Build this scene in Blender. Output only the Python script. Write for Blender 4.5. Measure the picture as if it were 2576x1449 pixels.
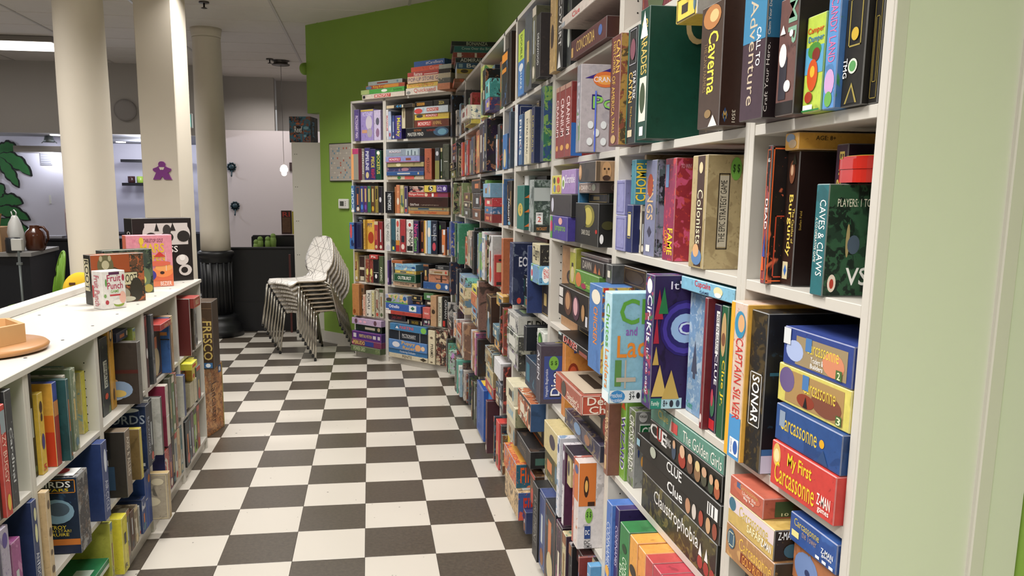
import bpy, bmesh, math, random
from mathutils import Matrix, Vector
for o in list(bpy.data.objects): bpy.data.objects.remove(o)
SC = bpy.context.scene; COL = SC.collection
PI = math.pi; rnd = random.Random(7)
# ---------------------------------------------------------------- camera, world, lights, exposure
cam = bpy.data.cameras.new('camera'); camo = bpy.data.objects.new('camera', cam); COL.objects.link(camo)
cam.sensor_width = 36.0; cam.lens = 2011.49/2576*36; cam.shift_x = 68.8/2576; cam.shift_y = 87.8/2576
cam.clip_start = 0.05; cam.clip_end = 60
def cam_pose(pitch, yaw, roll, loc):
    f = Vector((math.sin(yaw)*math.cos(pitch), math.cos(yaw)*math.cos(pitch), -math.sin(pitch)))
    r = Vector((math.cos(yaw), -math.sin(yaw), 0)); d = f.cross(r)
    R = r*math.cos(roll)+d*math.sin(roll); D = -r*math.sin(roll)+d*math.cos(roll)
    m = Matrix((R, -D, -f)).transposed().to_4x4(); m.translation = loc
    return m
camo.matrix_world = cam_pose(.1589, .1432, -.0081, (.0396, -3.2565, 1.5352))
SC.camera = camo
w = bpy.data.worlds.new('world'); SC.world = w; w.use_nodes = True
w.node_tree.nodes['Background'].inputs[0].default_value = (1.0, .985, .96, 1)
w.node_tree.nodes['Background'].inputs[1].default_value = .30
def area(name, loc, sx, sy, power, color=(1, .965, .92), rot=(0, 0, 0), spread=150):
    l = bpy.data.lights.new(name, 'AREA'); l.shape = 'RECTANGLE'; l.size = sx; l.size_y = sy
    l.energy = power; l.color = color; l.spread = math.radians(spread)
    o = bpy.data.objects.new(name, l); o.location = loc; o.rotation_euler = rot; COL.objects.link(o); return o
def point(name, loc, power, color=(.88, .91, 1.0)):
    l = bpy.data.lights.new(name, 'POINT'); l.energy = power; l.color = color; l.shadow_soft_size = .08
    o = bpy.data.objects.new(name, l); o.location = loc; COL.objects.link(o); return o
area('ceiling_lamp_light', (-.5, -1.6, 3.12), 1.2, .3, 50, spread=150)
area('ceiling_lamp_light', (-.6, 1.0, 3.12), 1.2, .3, 40, spread=140)
area('ceiling_lamp_light', (-.75, 3.4, 3.12), 1.2, .3, 30, spread=130)
area('ceiling_lamp_light', (-.9, -4.4, 3.12), 1.4, .5, 105, spread=150)
area('ceiling_lamp_light', (-3.3, 1.5, 3.12), 1.2, .3, 50, spread=150)
area('ceiling_lamp_light', (-3.3, -2.5, 3.12), 1.2, .3, 60, spread=150)
area('ceiling_lamp_light', (-3.6, 5.0, 3.12), 1.2, .3, 30, spread=150)
point('kitchen_lamp_and_fill_light', (-4.31, 8.75, 2.08), 26)
point('kitchen_lamp_and_fill_light', (-6.2, 8.6, 2.05), 26)  # added fill light, brightens the left kitchen; no fitting here
point('kitchen_lamp_and_fill_light', (-3.0, 8.5, 2.1), 16)  # extra fill added under the dark kitchen ceiling, not a modelled lamp
point('kitchen_lamp_and_fill_light', (-3.3, 9.6, 2.15), 16)  # fill light added for the rear kitchen, hangs free of any fitting
area('lounge_lamp_light', (-1.2, 8.2, 3.1), 1.2, .8, 20, (1, .93, .88))
vs = SC.view_settings; vs.view_transform = 'Standard'; vs.look = 'None'; vs.gamma = 1; vs.use_curve_mapping = False
vs.exposure = .35
# ---------------------------------------------------------------- helpers
def lin(h, a=1.0):
    if not isinstance(h, str): return tuple(c/12.92 if c <= .04045 else ((c+.055)/1.055)**2.4 for c in h)+(a,)
    h = h.lstrip('#')
    if len(h) == 3: h = ''.join(c*2 for c in h)
    v = [int(h[i:i+2], 16)/255 for i in (0, 2, 4)]
    return tuple((c/12.92 if c <= .04045 else ((c+.055)/1.055)**2.4) for c in v)+(a,)
MC = {}
def mat(name, col, rough=.5, metal=0, spec=.5, noise=0, nscale=20, bump=0, bscale=80, emit=0, coat=0):
    if name in MC: return MC[name]
    m = bpy.data.materials.new(name); m.use_nodes = True; nt = m.node_tree; b = nt.nodes['Principled BSDF']
    c = lin(col) if isinstance(col, str) else tuple(col)
    b.inputs['Base Color'].default_value = c; b.inputs['Roughness'].default_value = rough
    b.inputs['Metallic'].default_value = metal; b.inputs['Specular IOR Level'].default_value = spec
    b.inputs['Coat Weight'].default_value = coat
    if emit: b.inputs['Emission Color'].default_value = c; b.inputs['Emission Strength'].default_value = emit
    tc = nt.nodes.new('ShaderNodeTexCoord')
    if noise:
        n = nt.nodes.new('ShaderNodeTexNoise'); n.inputs['Scale'].default_value = nscale; n.inputs['Detail'].default_value = 5
        nt.links.new(tc.outputs['Object'], n.inputs['Vector'])
        mx = nt.nodes.new('ShaderNodeMix'); mx.data_type = 'RGBA'
        mx.inputs['A'].default_value = tuple(x*(1-noise) for x in c[:3])+(1,); mx.inputs['B'].default_value = tuple(min(1, x*(1+noise)) for x in c[:3])+(1,)
        nt.links.new(n.outputs['Fac'], mx.inputs['Factor']); nt.links.new(mx.outputs['Result'], b.inputs['Base Color'])
    if bump:
        n = nt.nodes.new('ShaderNodeTexNoise'); n.inputs['Scale'].default_value = bscale
        nt.links.new(tc.outputs['Object'], n.inputs['Vector'])
        bp = nt.nodes.new('ShaderNodeBump'); bp.inputs['Strength'].default_value = bump; bp.inputs['Distance'].default_value = .002
        nt.links.new(n.outputs['Fac'], bp.inputs['Height']); nt.links.new(bp.outputs['Normal'], b.inputs['Normal'])
    MC[name] = m; return m
def paint(c): return mat('print_'+c, c, .42)
class MB:
    """collects geometry for ONE mesh object"""
    def __init__(s): s.v = []; s.f = []; s.m = []; s.sm = []
    def add(s, vs, fs, mi=0, smooth=False, M=None):
        b = len(s.v)
        s.v += [tuple(M @ Vector(v)) if M else tuple(v) for v in vs]
        for f in fs: s.f.append(tuple(b+i for i in f)); s.m.append(mi); s.sm.append(smooth)
    def box(s, x0, y0, z0, x1, y1, z1, mi=0, ch=0, M=None):
        if x0 > x1: x0, x1 = x1, x0
        if y0 > y1: y0, y1 = y1, y0
        if z0 > z1: z0, z1 = z1, z0
        if ch <= 0:
            s.add([(x0,y0,z0),(x1,y0,z0),(x1,y1,z0),(x0,y1,z0),(x0,y0,z1),(x1,y0,z1),(x1,y1,z1),(x0,y1,z1)],
                  [(0,3,2,1),(4,5,6,7),(0,1,5,4),(1,2,6,5),(2,3,7,6),(3,0,4,7)], mi, M=M); return
        vs, fs = chbox(x0,y0,z0,x1,y1,z1,ch); s.add(vs, fs, mi, M=M)
    def lathe(s, prof, n=24, mi=0, M=None, smooth=True, cap=True):
        vs = []; fs = []
        for r, z in prof:
            for k in range(n): a = 2*PI*k/n; vs.append((r*math.cos(a), r*math.sin(a), z))
        for i in range(len(prof)-1):
            for k in range(n): k2 = (k+1) % n; fs.append((i*n+k, i*n+k2, (i+1)*n+k2, (i+1)*n+k))
        if cap: fs.append(tuple(range(n-1, -1, -1))); fs.append(tuple((len(prof)-1)*n+k for k in range(n)))
        s.add(vs, fs, mi, smooth, M)
    def tube(s, pts, r, n=8, mi=0, M=None):
        pts = [Vector(p) for p in pts]; vs = []; fs = []
        for i, p in enumerate(pts):
            t = (pts[min(i+1, len(pts)-1)]-pts[max(i-1, 0)]).normalized()
            a = t.cross(Vector((0,0,1)) if abs(t.z) < .95 else Vector((1,0,0))).normalized(); b = t.cross(a)
            rr = r[i] if isinstance(r, (list, tuple)) else r
            for k in range(n): q = 2*PI*k/n; vs.append(p+a*rr*math.cos(q)+b*rr*math.sin(q))
        for i in range(len(pts)-1):
            for k in range(n): k2 = (k+1) % n; fs.append((i*n+k, i*n+k2, (i+1)*n+k2, (i+1)*n+k))
        fs.append(tuple(range(n-1, -1, -1))); fs.append(tuple((len(pts)-1)*n+k for k in range(n)))
        s.add(vs, fs, mi, True, M)
    def prism(s, pts, z0, z1, mi=0, M=None):
        n = len(pts); vs = [(x, y, z0) for x, y in pts]+[(x, y, z1) for x, y in pts]
        fs = [tuple(range(n-1, -1, -1)), tuple(range(n, 2*n))]+[(i, (i+1) % n, n+(i+1) % n, n+i) for i in range(n)]
        s.add(vs, fs, mi, M=M)
    def ball(s, c, r, mi=0, n=12, sc=(1,1,1)):
        pr = [(math.sin(PI*i/n)*r, -math.cos(PI*i/n)*r) for i in range(n+1)]
        pr[0] = (r*.02, -r); pr[-1] = (r*.02, r)
        s.lathe(pr, n+4, mi, Matrix.Translation(c) @ Matrix.Diagonal((sc[0], sc[1], sc[2], 1)))
    def build(s, name, mats, parent=None, loc=None, rot=0):
        me = bpy.data.meshes.new(name); me.from_pydata([tuple(v) for v in s.v], [], s.f)
        for m in (mats if isinstance(mats, (list, tuple)) else [mats]): me.materials.append(m)
        me.polygons.foreach_set('material_index', s.m); me.polygons.foreach_set('use_smooth', s.sm); me.update()
        o = bpy.data.objects.new(name, me); COL.objects.link(o)
        if parent: o.parent = parent
        if loc: o.location = loc
        if rot: o.rotation_euler.z = rot
        return o
def chbox(x0,y0,z0,x1,y1,z1,c):
    c = min(c, (x1-x0)*.4, (y1-y0)*.4, (z1-z0)*.4)
    L = [(x0,x1),(y0,y1),(z0,z1)]; vs = []; idx = {}
    for sx in (0,1):
        for sy in (0,1):
            for sz in (0,1):
                s = (sx,sy,sz)
                for a in range(3):
                    p = [L[k][s[k]]+(c if s[k] == 0 else -c) for k in range(3)]; p[a] = L[a][s[a]]
                    idx[(s,a)] = len(vs); vs.append(tuple(p))
    fs = []
    for a in range(3):
        b, d = (a+1) % 3, (a+2) % 3
        for sa in (0,1):
            q = []
            for sb, sd in ((0,0),(1,0),(1,1),(0,1)):
                s = [0,0,0]; s[a] = sa; s[b] = sb; s[d] = sd; q.append(idx[(tuple(s),a)])
            fs.append(tuple(q if sa else q[::-1]))
    for a in range(3):       # edges along axis a
        b, d = (a+1) % 3, (a+2) % 3
        for sb in (0,1):
            for sd in (0,1):
                s0 = [0,0,0]; s0[b] = sb; s0[d] = sd; s1 = list(s0); s1[a] = 1; s0 = tuple(s0); s1 = tuple(s1)
                q = (idx[(s0,b)], idx[(s1,b)], idx[(s1,d)], idx[(s0,d)])
                fs.append(q if (sb != sd) else q[::-1])
    for sx in (0,1):
        for sy in (0,1):
            for sz in (0,1):
                s = (sx,sy,sz); q = (idx[(s,0)], idx[(s,1)], idx[(s,2)])
                fs.append(q if (sx+sy+sz) % 2 else q[::-1])
    return vs, fs
def tag(o, label, cat, group=None, kind=None):
    o['label'] = label; o['category'] = cat
    if group: o['group'] = group
    if kind: o['kind'] = kind
    return o
def empty(name, loc, label, cat, group=None, rot=0):
    o = bpy.data.objects.new(name, None); COL.objects.link(o); o.location = loc; o.rotation_euler.z = rot; o.empty_display_size = .1
    return tag(o, label, cat, group)
def struct(o): o['kind'] = 'structure'; return o
def copy_tree(o, parent=None):
    c = o.copy(); COL.objects.link(c)
    if parent: c.parent = parent
    for ch in [x for x in bpy.data.objects if x.parent == o]: copy_tree(ch, c)
    return c
def quadbox(name, x0,y0,z0,x1,y1,z1, m, parent=None, ch=0):
    b = MB(); b.box(x0,y0,z0,x1,y1,z1, 0, ch); return b.build(name, m, parent)
# ---------------------------------------------------------------- materials
WHITE = mat('white_melamine', 'cac6be', .38, noise=.03, nscale=3)
WEDGE = mat('white_edge_band', 'ccc8c0', .4)
GREEN = mat('green_wall_paint', '82a442', .6, noise=.04, nscale=6, bump=.25, bscale=140)
CREAM = mat('cream_column_paint', 'd8cfc0', .6, noise=.03, nscale=4)
WALLW = mat('off_white_wall_paint', 'cfc9c4', .7, noise=.03, nscale=3)
WALLG = mat('grey_white_wall_paint', 'b0aca8', .7, noise=.03, nscale=3)
BLACK = mat('black_vinyl', '0c0d11', .45, noise=.15, nscale=30)
CHROME = mat('chrome', 'b8b4aa', .22, 1.0)
def tile_mat(name, base, dark, spots):
    m = bpy.data.materials.new(name); m.use_nodes = True; nt = m.node_tree; b = nt.nodes['Principled BSDF']
    b.inputs['Roughness'].default_value = .3
    tc = nt.nodes.new('ShaderNodeTexCoord'); n = nt.nodes.new('ShaderNodeTexNoise'); L = nt.links.new
    oi = nt.nodes.new('ShaderNodeObjectInfo'); va = nt.nodes.new('ShaderNodeVectorMath'); va.operation = 'ADD'
    L(tc.outputs['Object'], va.inputs[0]); L(oi.outputs['Location'], va.inputs[1])
    mx = nt.nodes.new('ShaderNodeMix'); mx.data_type = 'RGBA'; mx.inputs['A'].default_value = lin(base); mx.inputs['B'].default_value = lin(dark)
    r = nt.nodes.new('ShaderNodeMapRange')
    if spots:      # sparse grey flecks
        n = nt.nodes.new('ShaderNodeTexVoronoi'); n.inputs['Scale'].default_value = 26; n.inputs['Randomness'].default_value = 1
        L(va.outputs[0], n.inputs['Vector']); n2 = nt.nodes.new('ShaderNodeTexNoise'); n2.inputs['Scale'].default_value = 9; L(va.outputs[0], n2.inputs['Vector'])
        mm = nt.nodes.new('ShaderNodeMath'); mm.operation = 'ADD'; L(n.outputs['Distance'], mm.inputs[0]); L(n2.outputs['Fac'], mm.inputs[1])
        L(mm.outputs[0], r.inputs['Value']); r.inputs['From Min'].default_value = .50; r.inputs['From Max'].default_value = .46
    else:
        n.inputs['Scale'].default_value = 60; n.inputs['Detail'].default_value = 6; n.inputs['Roughness'].default_value = .7
        L(va.outputs[0], n.inputs['Vector']); L(n.outputs['Fac'], r.inputs['Value']); r.inputs['From Min'].default_value = .35; r.inputs['From Max'].default_value = .65
    L(r.outputs['Result'], mx.inputs['Factor']); L(mx.outputs['Result'], b.inputs['Base Color'])
    n3 = nt.nodes.new('ShaderNodeTexNoise'); n3.inputs['Scale'].default_value = 3; L(va.outputs[0], n3.inputs['Vector'])
    r3 = nt.nodes.new('ShaderNodeMapRange'); L(n3.outputs['Fac'], r3.inputs['Value']); r3.inputs['To Min'].default_value = .22; r3.inputs['To Max'].default_value = .42
    L(r3.outputs['Result'], b.inputs['Roughness'])
    return m
TW = tile_mat('white_flecked_vinyl', 'c6c0b6', '7c7872', True)
TD = tile_mat('dark_mottled_vinyl', '423b34', '544c42', False)
def print_mat(name, rough):
    """printed cardboard: flat print colour with patches of two artwork colours, all from mesh colour attributes"""
    m = bpy.data.materials.new(name); m.use_nodes = True; nt = m.node_tree; b = nt.nodes['Principled BSDF']; L = nt.links.new
    b.inputs['Roughness'].default_value = rough; b.inputs['Specular IOR Level'].default_value = .4
    tc = nt.nodes.new('ShaderNodeTexCoord'); oi = nt.nodes.new('ShaderNodeObjectInfo'); sc = nt.nodes.new('ShaderNodeVectorMath'); sc.operation = 'MULTIPLY_ADD'
    cx = nt.nodes.new('ShaderNodeCombineXYZ')
    for i in range(3): L(oi.outputs['Random'], cx.inputs[i])
    L(cx.outputs[0], sc.inputs[0]); sc.inputs[1].default_value = (37, 61, 83); L(tc.outputs['Object'], sc.inputs[2])
    prev = nt.nodes.new('ShaderNodeAttribute'); prev.attribute_name = 'Col'; prev = prev.outputs['Color']
    for an, scl, det in (('Art1', 16, 3), ('Art2', 34, 2), ('Art1', 95, 2)):
        at = nt.nodes.new('ShaderNodeAttribute'); at.attribute_name = an
        n = nt.nodes.new('ShaderNodeTexNoise'); n.inputs['Scale'].default_value = scl; n.inputs['Detail'].default_value = det; n.inputs['Distortion'].default_value = .6
        L(sc.outputs[0], n.inputs['Vector'])
        t = nt.nodes.new('ShaderNodeMath'); t.operation = 'MULTIPLY_ADD'; L(at.outputs['Alpha'], t.inputs[0]); t.inputs[1].default_value = -.5 if scl < 90 else -.34; t.inputs[2].default_value = .78
        t2 = nt.nodes.new('ShaderNodeMath'); t2.operation = 'ADD'; L(t.outputs[0], t2.inputs[0]); t2.inputs[1].default_value = .035
        r = nt.nodes.new('ShaderNodeMapRange'); L(n.outputs['Fac'], r.inputs['Value']); L(t.outputs[0], r.inputs['From Min']); L(t2.outputs[0], r.inputs['From Max'])
        mx = nt.nodes.new('ShaderNodeMix'); mx.data_type = 'RGBA'; L(r.outputs['Result'], mx.inputs['Factor']); L(prev, mx.inputs['A']); L(at.outputs['Color'], mx.inputs['B'])
        prev = mx.outputs['Result']
    wn = nt.nodes.new('ShaderNodeTexNoise'); wn.inputs['Scale'].default_value = 55; wn.inputs['Detail'].default_value = 5; wn.inputs['Roughness'].default_value = .65; L(sc.outputs[0], wn.inputs['Vector'])
    wr = nt.nodes.new('ShaderNodeMapRange'); L(wn.outputs['Fac'], wr.inputs['Value']); wr.inputs['From Min'].default_value = .3; wr.inputs['From Max'].default_value = .7; wr.inputs['To Min'].default_value = .84; wr.inputs['To Max'].default_value = 1.04
    hs = nt.nodes.new('ShaderNodeHueSaturation'); hs.inputs['Saturation'].default_value = .94; L(wr.outputs['Result'], hs.inputs['Value']); L(prev, hs.inputs['Color'])
    L(hs.outputs['Color'], b.inputs['Base Color']); return m
PRINT = print_mat('printed_cardboard', .42)
GLOSS = print_mat('glossy_printed_cardboard', .2)
# ---------------------------------------------------------------- floor and ceiling
H = 3.2; T = .3048
floor = struct(quadbox('floor', -9, -6, -.05, 2.2, 14, -.0045, mat('tile_joint', '3a3632', .7)))
tmesh = {}
for k, m in ((0, TD), (1, TW)):
    b = MB(); vs, fs = chbox(.0006, .0006, -.004, T-.0006, T-.0006, 0, .0008); b.add(vs, fs); me = b.build('floor_tile', m); tmesh[k] = me.data; bpy.data.objects.remove(me)
near = []; rest = [MB(), MB()]
for c in range(-29, 4):
    for r in range(-19, 45):
        x, y = c*T, r*T; k = (c+r) % 2
        if -7 <= c <= 2 and -8 <= r <= 21: near.append((x, y, k))
        else: rest[k].box(x+.0006, y+.0006, -.004, x+T-.0006, y+T-.0006, 0)
for x, y, k in near:
    o = bpy.data.objects.new('floor_tile', tmesh[k]); COL.objects.link(o); o.location = (x, y, 0); o.parent = floor
for k in (0, 1):
    o = rest[k].build('distant_floor_tiles', (TD, TW)[k], floor); o['kind'] = 'stuff'
ceil = struct(quadbox('ceiling', -9, -6, H+.012, 2.2, 14, H+.06, mat('ceiling_grid_metal', '8d8884', .6)))
CT = mat('ceiling_tile_board', 'd2ccc6', .9, noise=.04, nscale=8, bump=.3, bscale=220)
b = MB(); vs, fs = chbox(.008, .006, H, 1.219-.008, .61-.006, H+.012, .004); b.add(vs, fs); me0 = b.build('ceiling_tile', CT); cme = me0.data; bpy.data.objects.remove(me0)
for i in range(-7, 3):
    for j in range(-17, 16):
        x, y = -.8+1.219*i, 4.56+.614*j
        if y > 13: continue
        o = bpy.data.objects.new('ceiling_tile', cme); COL.objects.link(o); o.location = (x, y, 0); o.parent = ceil
ceil_bars = MB()
for i in range(-7, 4): ceil_bars.box(-.8+1.219*i-.012, -6, H-.006, -.8+1.219*i+.012, 13.5, H)
ceil_bars.build('grid_bar', mat('grid_white', 'b5b0ac', .5), ceil)
# ---------------------------------------------------------------- walls
DV = Vector((.682, -.731, 0)); NB = Vector((.731, .682, 0)); P0 = Vector((-.116, 4.406, 0))
XR = .75; XL = -.955; BD = .285
def slab(name, pts, z0, z1, m, parent=None):
    b = MB(); b.prism(pts, z0, z1); return b.build(name, m, parent)
struct(quadbox('wall_right', XR+BD, -6, 0, XR+BD+.1, 3.9, H+.01, GREEN))
# angled green wall behind the back bookcase, its upper part reaching further left over the pony wall
q0 = P0+NB*BD
def wp(s, off=0): v = q0+DV*s+NB*off; return (v.x, v.y)
gw = MB(); gw.prism([wp(-.785), wp(1.62), wp(1.62, .12), wp(-.785, .12)], 0, 2.34); gw.prism([wp(-.97), wp(1.62), wp(1.62, .12), wp(-.97, .12)], 2.34, H+.01)
struct(gw.build('wall_back', GREEN))
struct(slab('baseboard_back', [wp(-.785, -.015), wp(.02, -.015), wp(.02, 0), wp(-.785, 0)], 0, .115, WEDGE))
struct(slab('trim_1', [wp(-.785, -.02), wp(.02, -.02), wp(.02, 0), wp(-.785, 0)], 0, .02, WEDGE))
struct(quadbox('trim_2', -.738, 5.28, 0, -.43, 5.295, .12, WEDGE))
struct(slab('wall_far_left', [(-7.5, 8.2), (-2.1, 8.2), (-2.1, 8.35), (-7.5, 8.35)], 2.29, H+.01, WALLG))
struct(quadbox('wall_far', -2.3, 9.15, 2.3, -1.32, 9.3, H+.01, WALLG))
struct(quadbox('wall_far_recess', -1.32, 9.5, 0, 2.2, 9.6, H+.01, WALLG))
struct(quadbox('wall_far_partition', -2.32, 9.0, 0, -.6, 9.12, 2.43, mat('lilac_white_paint', 'c8c0c2', .7)))
struct(quadbox('wall_lounge_right', -.1, 5.6, 0, 0, 9.5, H, WALLG))
struct(quadbox('wall_kitchen', -8.5, 9.0, 0, -4.12, 9.1, 2.32, mat('kitchen_white_paint', 'd4d2de', .7)))
struct(quadbox('wall_kitchen_side', -4.2, 9.1, 0, -4.12, 11.4, 2.32, mat('kitchen_white_paint', 'd4d2de', .7)))
struct(quadbox('wall_kitchen_back', -4.2, 10.42, 0, -2.0, 10.5, 2.6, mat('kitchen_white_paint', 'd4d2de', .7)))
struct(quadbox('wall_kitchen_right', -2.32, 9.12, 0, -2.22, 11.4, 2.6, mat('kitchen_violet_paint', 'a8a6b8', .7)))
struct(quadbox('ceiling_kitchen', -8.5, 8.36, 2.29, -4.12, 9.1, 2.35, mat('kitchen_ceiling_paint', 'a4a2a6', .8)))
struct(quadbox('ceiling_kitchen_back', -4.12, 8.36, 2.29, -2.1, 11.4, 2.35, mat('kitchen_ceiling_grey', '7a7a80', .8)))
struct(quadbox('wall_left', -9, -6, 0, -8.9, 13.9, H, WALLG)); struct(quadbox('wall_front', -9, -6, 0, 2.2, -5.9, H, WALLG))
# ---------------------------------------------------------------- columns
def round_column(name, x, y, r, z0, label):
    o = empty(name, (x, y, 0), label, 'column')
    b = MB(); b.lathe([(r*1.03, z0), (r, z0+.25), (r*.985, 2.2), (r*.93, H-.10), (r*.95, H-.09)], 40); b.build('shaft', CREAM, o)
    b = MB(); b.lathe([(r*.94, H-.09), (r*.97, H-.07), (r*.99, H-.04), (r*1.04, H)], 40); b.build('capital_ring', CREAM, o)
    return o
c1 = round_column('round_column', -1.81, 2.5, .158, 0, 'plain round cream column nearest the camera, left of the square column')
c3 = round_column('round_column', -1.60, 5.68, .152, .90, 'round cream column on a fluted black base beside the black booth')
b = MB(); b.lathe([(.262, 0), (.262, .07), (.245, .09), (.25, .12), (.225, .145), (.205, .19), (.21, .21), (.165, .235)], 8 if False else 32); o = b.build('moulded_base', BLACK, c3)
b = MB(); b.lathe([(.152, .22), (.152, .84)], 32)
for k in range(14):
    a = 2*PI*k/14; b.tube([(math.cos(a)*.152, math.sin(a)*.152, .26), (math.cos(a)*.152, math.sin(a)*.152, .80)], .0165, 8)
b.build('fluted_drum', BLACK, c3)
b = MB(); b.lathe([(.155, .79), (.168, .81), (.160, .83), (.176, .86), (.190, .875), (.186, .91), (.155, .925)], 32); b.build('black_collar', BLACK, c3)
c2 = empty('square_column', (-1.565, 3.62, 0), 'square cream column with the purple wooden cutout on its front', 'column', rot=math.radians(-9))
b = MB(); b.box(-.147, -.147, 0, .147, .147, H, 0, .006); b.build('shaft', CREAM, c2)
b = MB(); b.box(-.153, -.153, 0, .153, .153, .12, 0, .004); b.build('skirting', CREAM, c2)
# purple meeple shaped cutout on the square column
half = [(0, 1), (.10, .985), (.17, .92), (.19, .83), (.17, .75), (.28, .68), (.5, .60), (.5, .50), (.40, .42), (.33, .38), (.52, 0), (.12, 0), (.02, .17), (0, .18)]
out = half[:-1]+[(-x, y) for x, y in reversed(half[1:-1])]
S = .142; b = MB(); b.prism([(x*S, y*S) for x, y in out], 0, .012)
PURP = mat('purple_paint', '7a2f80', .5)
M = Matrix.Translation((0, 0, 0)) @ Matrix.Rotation(PI/2, 4, 'X'); b.v = [tuple(M @ Vector(v)) for v in b.v]
mp = b.build('wall_cutout', PURP, None, (-1.574, 3.4725, 1.633), math.radians(-9)); tag(mp, 'purple wooden pawn-shaped cutout fixed to the square column', 'decoration')
hb = MB(); hb.prism([(x*S, y*S) for x, y in [(-.13, .62), (-.15, .68), (.15, .68), (.13, .62), (.09, .54), (.03, .53), (0, .56), (-.03, .53), (-.09, .54)]], .012, .0135); hb.v = [tuple(M @ Vector(v)) for v in hb.v]
hb.build('heart_opening', CREAM, mp)
# ---------------------------------------------------------------- bookcases
HOLE = mat('peg_hole', '141210', .9)
def bookcase(name, origin, rot, width, depth, height, rows, label, group=None, top=True, holes=True, ww=.018, doubled=None, drop={}):
    """local frame: x along the front, y into the case, z up"""
    o = empty(name, origin, label, 'bookcase', group, rot)
    quadbox('side_panel', 0, 0, 0, ww, depth, height, WHITE, o, .001); quadbox('side_panel', width-ww, 0, 0, width, depth, height, WHITE, o, .001)
    quadbox('back_panel', ww, depth-.006, .02, width-ww, depth, height-.01, WHITE, o)
    quadbox('plinth', ww, .012, 0, width-ww, .03, rows[0]-.02, WHITE, o)
    for z in rows: quadbox('shelf', ww+.0005, .001, z-.02, width-ww-.0005, depth-.007, z, WHITE, o, .0012)
    if top: quadbox('top_panel', 0, 0, height-.02, width, depth, height, WHITE, o, .001)
    if holes:
        b = MB()
        z = .12
        while z < height-.06:
            for y in (.04, depth-.05):
                for x, d in ((ww, 1), (width-ww, -1)):
                    vs = [(x+d*.0006, y+.0026*math.cos(a*PI/3), z+.0026*math.sin(a*PI/3)) for a in range(6)]
                    b.add(vs, [tuple(range(6)) if d > 0 else tuple(range(5, -1, -1))])
            z += .032
        ho = b.build('peg_holes', HOLE, o); ho['kind'] = 'stuff'
    return o
RR = [.06, .40, .715, 1.037, 1.38, 1.667, 1.99]
RB = [(-2.205, -1.802), (-1.801, -.979), (-.978, -.141), (-.140, .675), (.676, 1.03), (1.031, 1.915), (1.916, 2.75), (2.751, 3.43)]
names = ['narrow white bookcase of the long wall, nearest the camera', 'wide white bookcase second from the pale end panel', 'wide white bookcase third from the pale end panel', 'wide white bookcase fourth from the pale end panel', 'narrow white bookcase fifth from the pale end panel', 'wide white bookcase sixth from the pale end panel', 'wide white bookcase seventh from the pale end panel', 'white bookcase of the long wall meeting the angled bookcases']
for (y0, y1), nm in zip(RB, names): bookcase('bookcase', (XR, y1, 0), -PI/2, y1-y0, BD-.003, 2.37, RR, nm)
ang = math.atan2(DV.y, DV.x)
BR = [.06, .40, .72, 1.025, 1.365, 1.66, 2.01]
bookcase('bookcase', P0, ang, .44, BD-.003, 2.37, BR, 'narrow white bookcase on the angled green wall, left of the wide one')
bookcase('bookcase', P0+DV*.441, ang, .80, BD-.003, 2.37, BR, 'wide white bookcase on the angled green wall, in the corner')
LR = [.075, .35, .665]
LBY = [-2.66, -2.05, -1.44, -.827, -.214, .40, 1.02, 1.63]
lw = ['hidden', 'first', 'second', 'third', 'fourth', 'fifth', 'farthest']
for i in range(7):
    y0, y1 = LBY[i], LBY[i+1]
    if i < 2: continue
    bookcase('low_bookcase', (XL, y0, 0), PI/2, y1-y0-.001, .285, 1.01, LR, 'low white bookcase, %s of the row on the left' % {2: 'nearest the camera', 3: 'under the wooden tray', 4: 'third from the far end', 5: 'second from the far end', 6: 'farthest from the camera'}[i], top=False)
t = empty('display_counter', (XL, 0, 0), 'long white top board running over the low bookcases on the left', 'counter')
quadbox('top_board', -.46, -2.3, 1.01, .006, 1.645, 1.03, WHITE, t, .002)
quadbox('raised_rail', -.50, -2.3, 1.0305, -.437, 1.645, 1.062, WEDGE, t, .003)
b = MB()
for yy in [-1.9+.305*k for k in range(12)]:
    for xx in (-.055, -.36): b.lathe([(.006, 1.0301), (.006, 1.0306)], 8, 0, Matrix.Translation((xx, yy+(.0 if xx > -.1 else .0), 0)))
ho = b.build('screw_holes', HOLE, t); ho['kind'] = 'stuff'
b = empty('low_partition', (XL-.45, 0, 0), 'white back side of the low bookcases', 'partition'); quadbox('back_board', -.04, -2.3, 0, .0, 1.64, 1.0, WHITE, b)
# end cladding of the long bookcase: wide pale panel, proud strip, narrow pale panel
PALE = mat('pale_gloss_panel', 'd2d4c6', .35, noise=.03, nscale=2)
e = empty('end_panel', (XR, -2.206, 0), 'pale panel closing the near end of the long bookcase', 'panel')
quadbox('wide_panel', .020, -.004, 0, .197, 0, 2.37, PALE, e); quadbox('edge_strip', -.0, -.005, 0, .020, 0, 2.37, WEDGE, e, .001)
quadbox('proud_strip', .197, -.012, 0, .222, 0, 2.37, WEDGE, e, .002); quadbox('narrow_panel', .222, -.004, 0, BD-.002, 0, 2.37, PALE, e)
# pony wall end by the chairs
pw = empty('white_end_panel', (-.738, 5.3, 0), 'tall white end panel left of the green wall, behind the stacked chairs', 'panel')
quadbox('panel', 0, 0, 0, .312, .03, 2.05, WHITE, pw, .001); quadbox('cabinet_body', 0.004, .03, 0, .308, .42, 2.045, WHITE, pw)
b = MB()
for z in (.55, .9, 1.25, 1.6, 1.93):
    for x in (.03, .05): b.lathe([(.004, 0), (.004, .001)], 6, 0, Matrix.Translation((x, -.0005, z)) @ Matrix.Rotation(PI/2, 4, 'X'))
ho = b.build('screw_holes', HOLE, pw); ho['kind'] = 'stuff'
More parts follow.
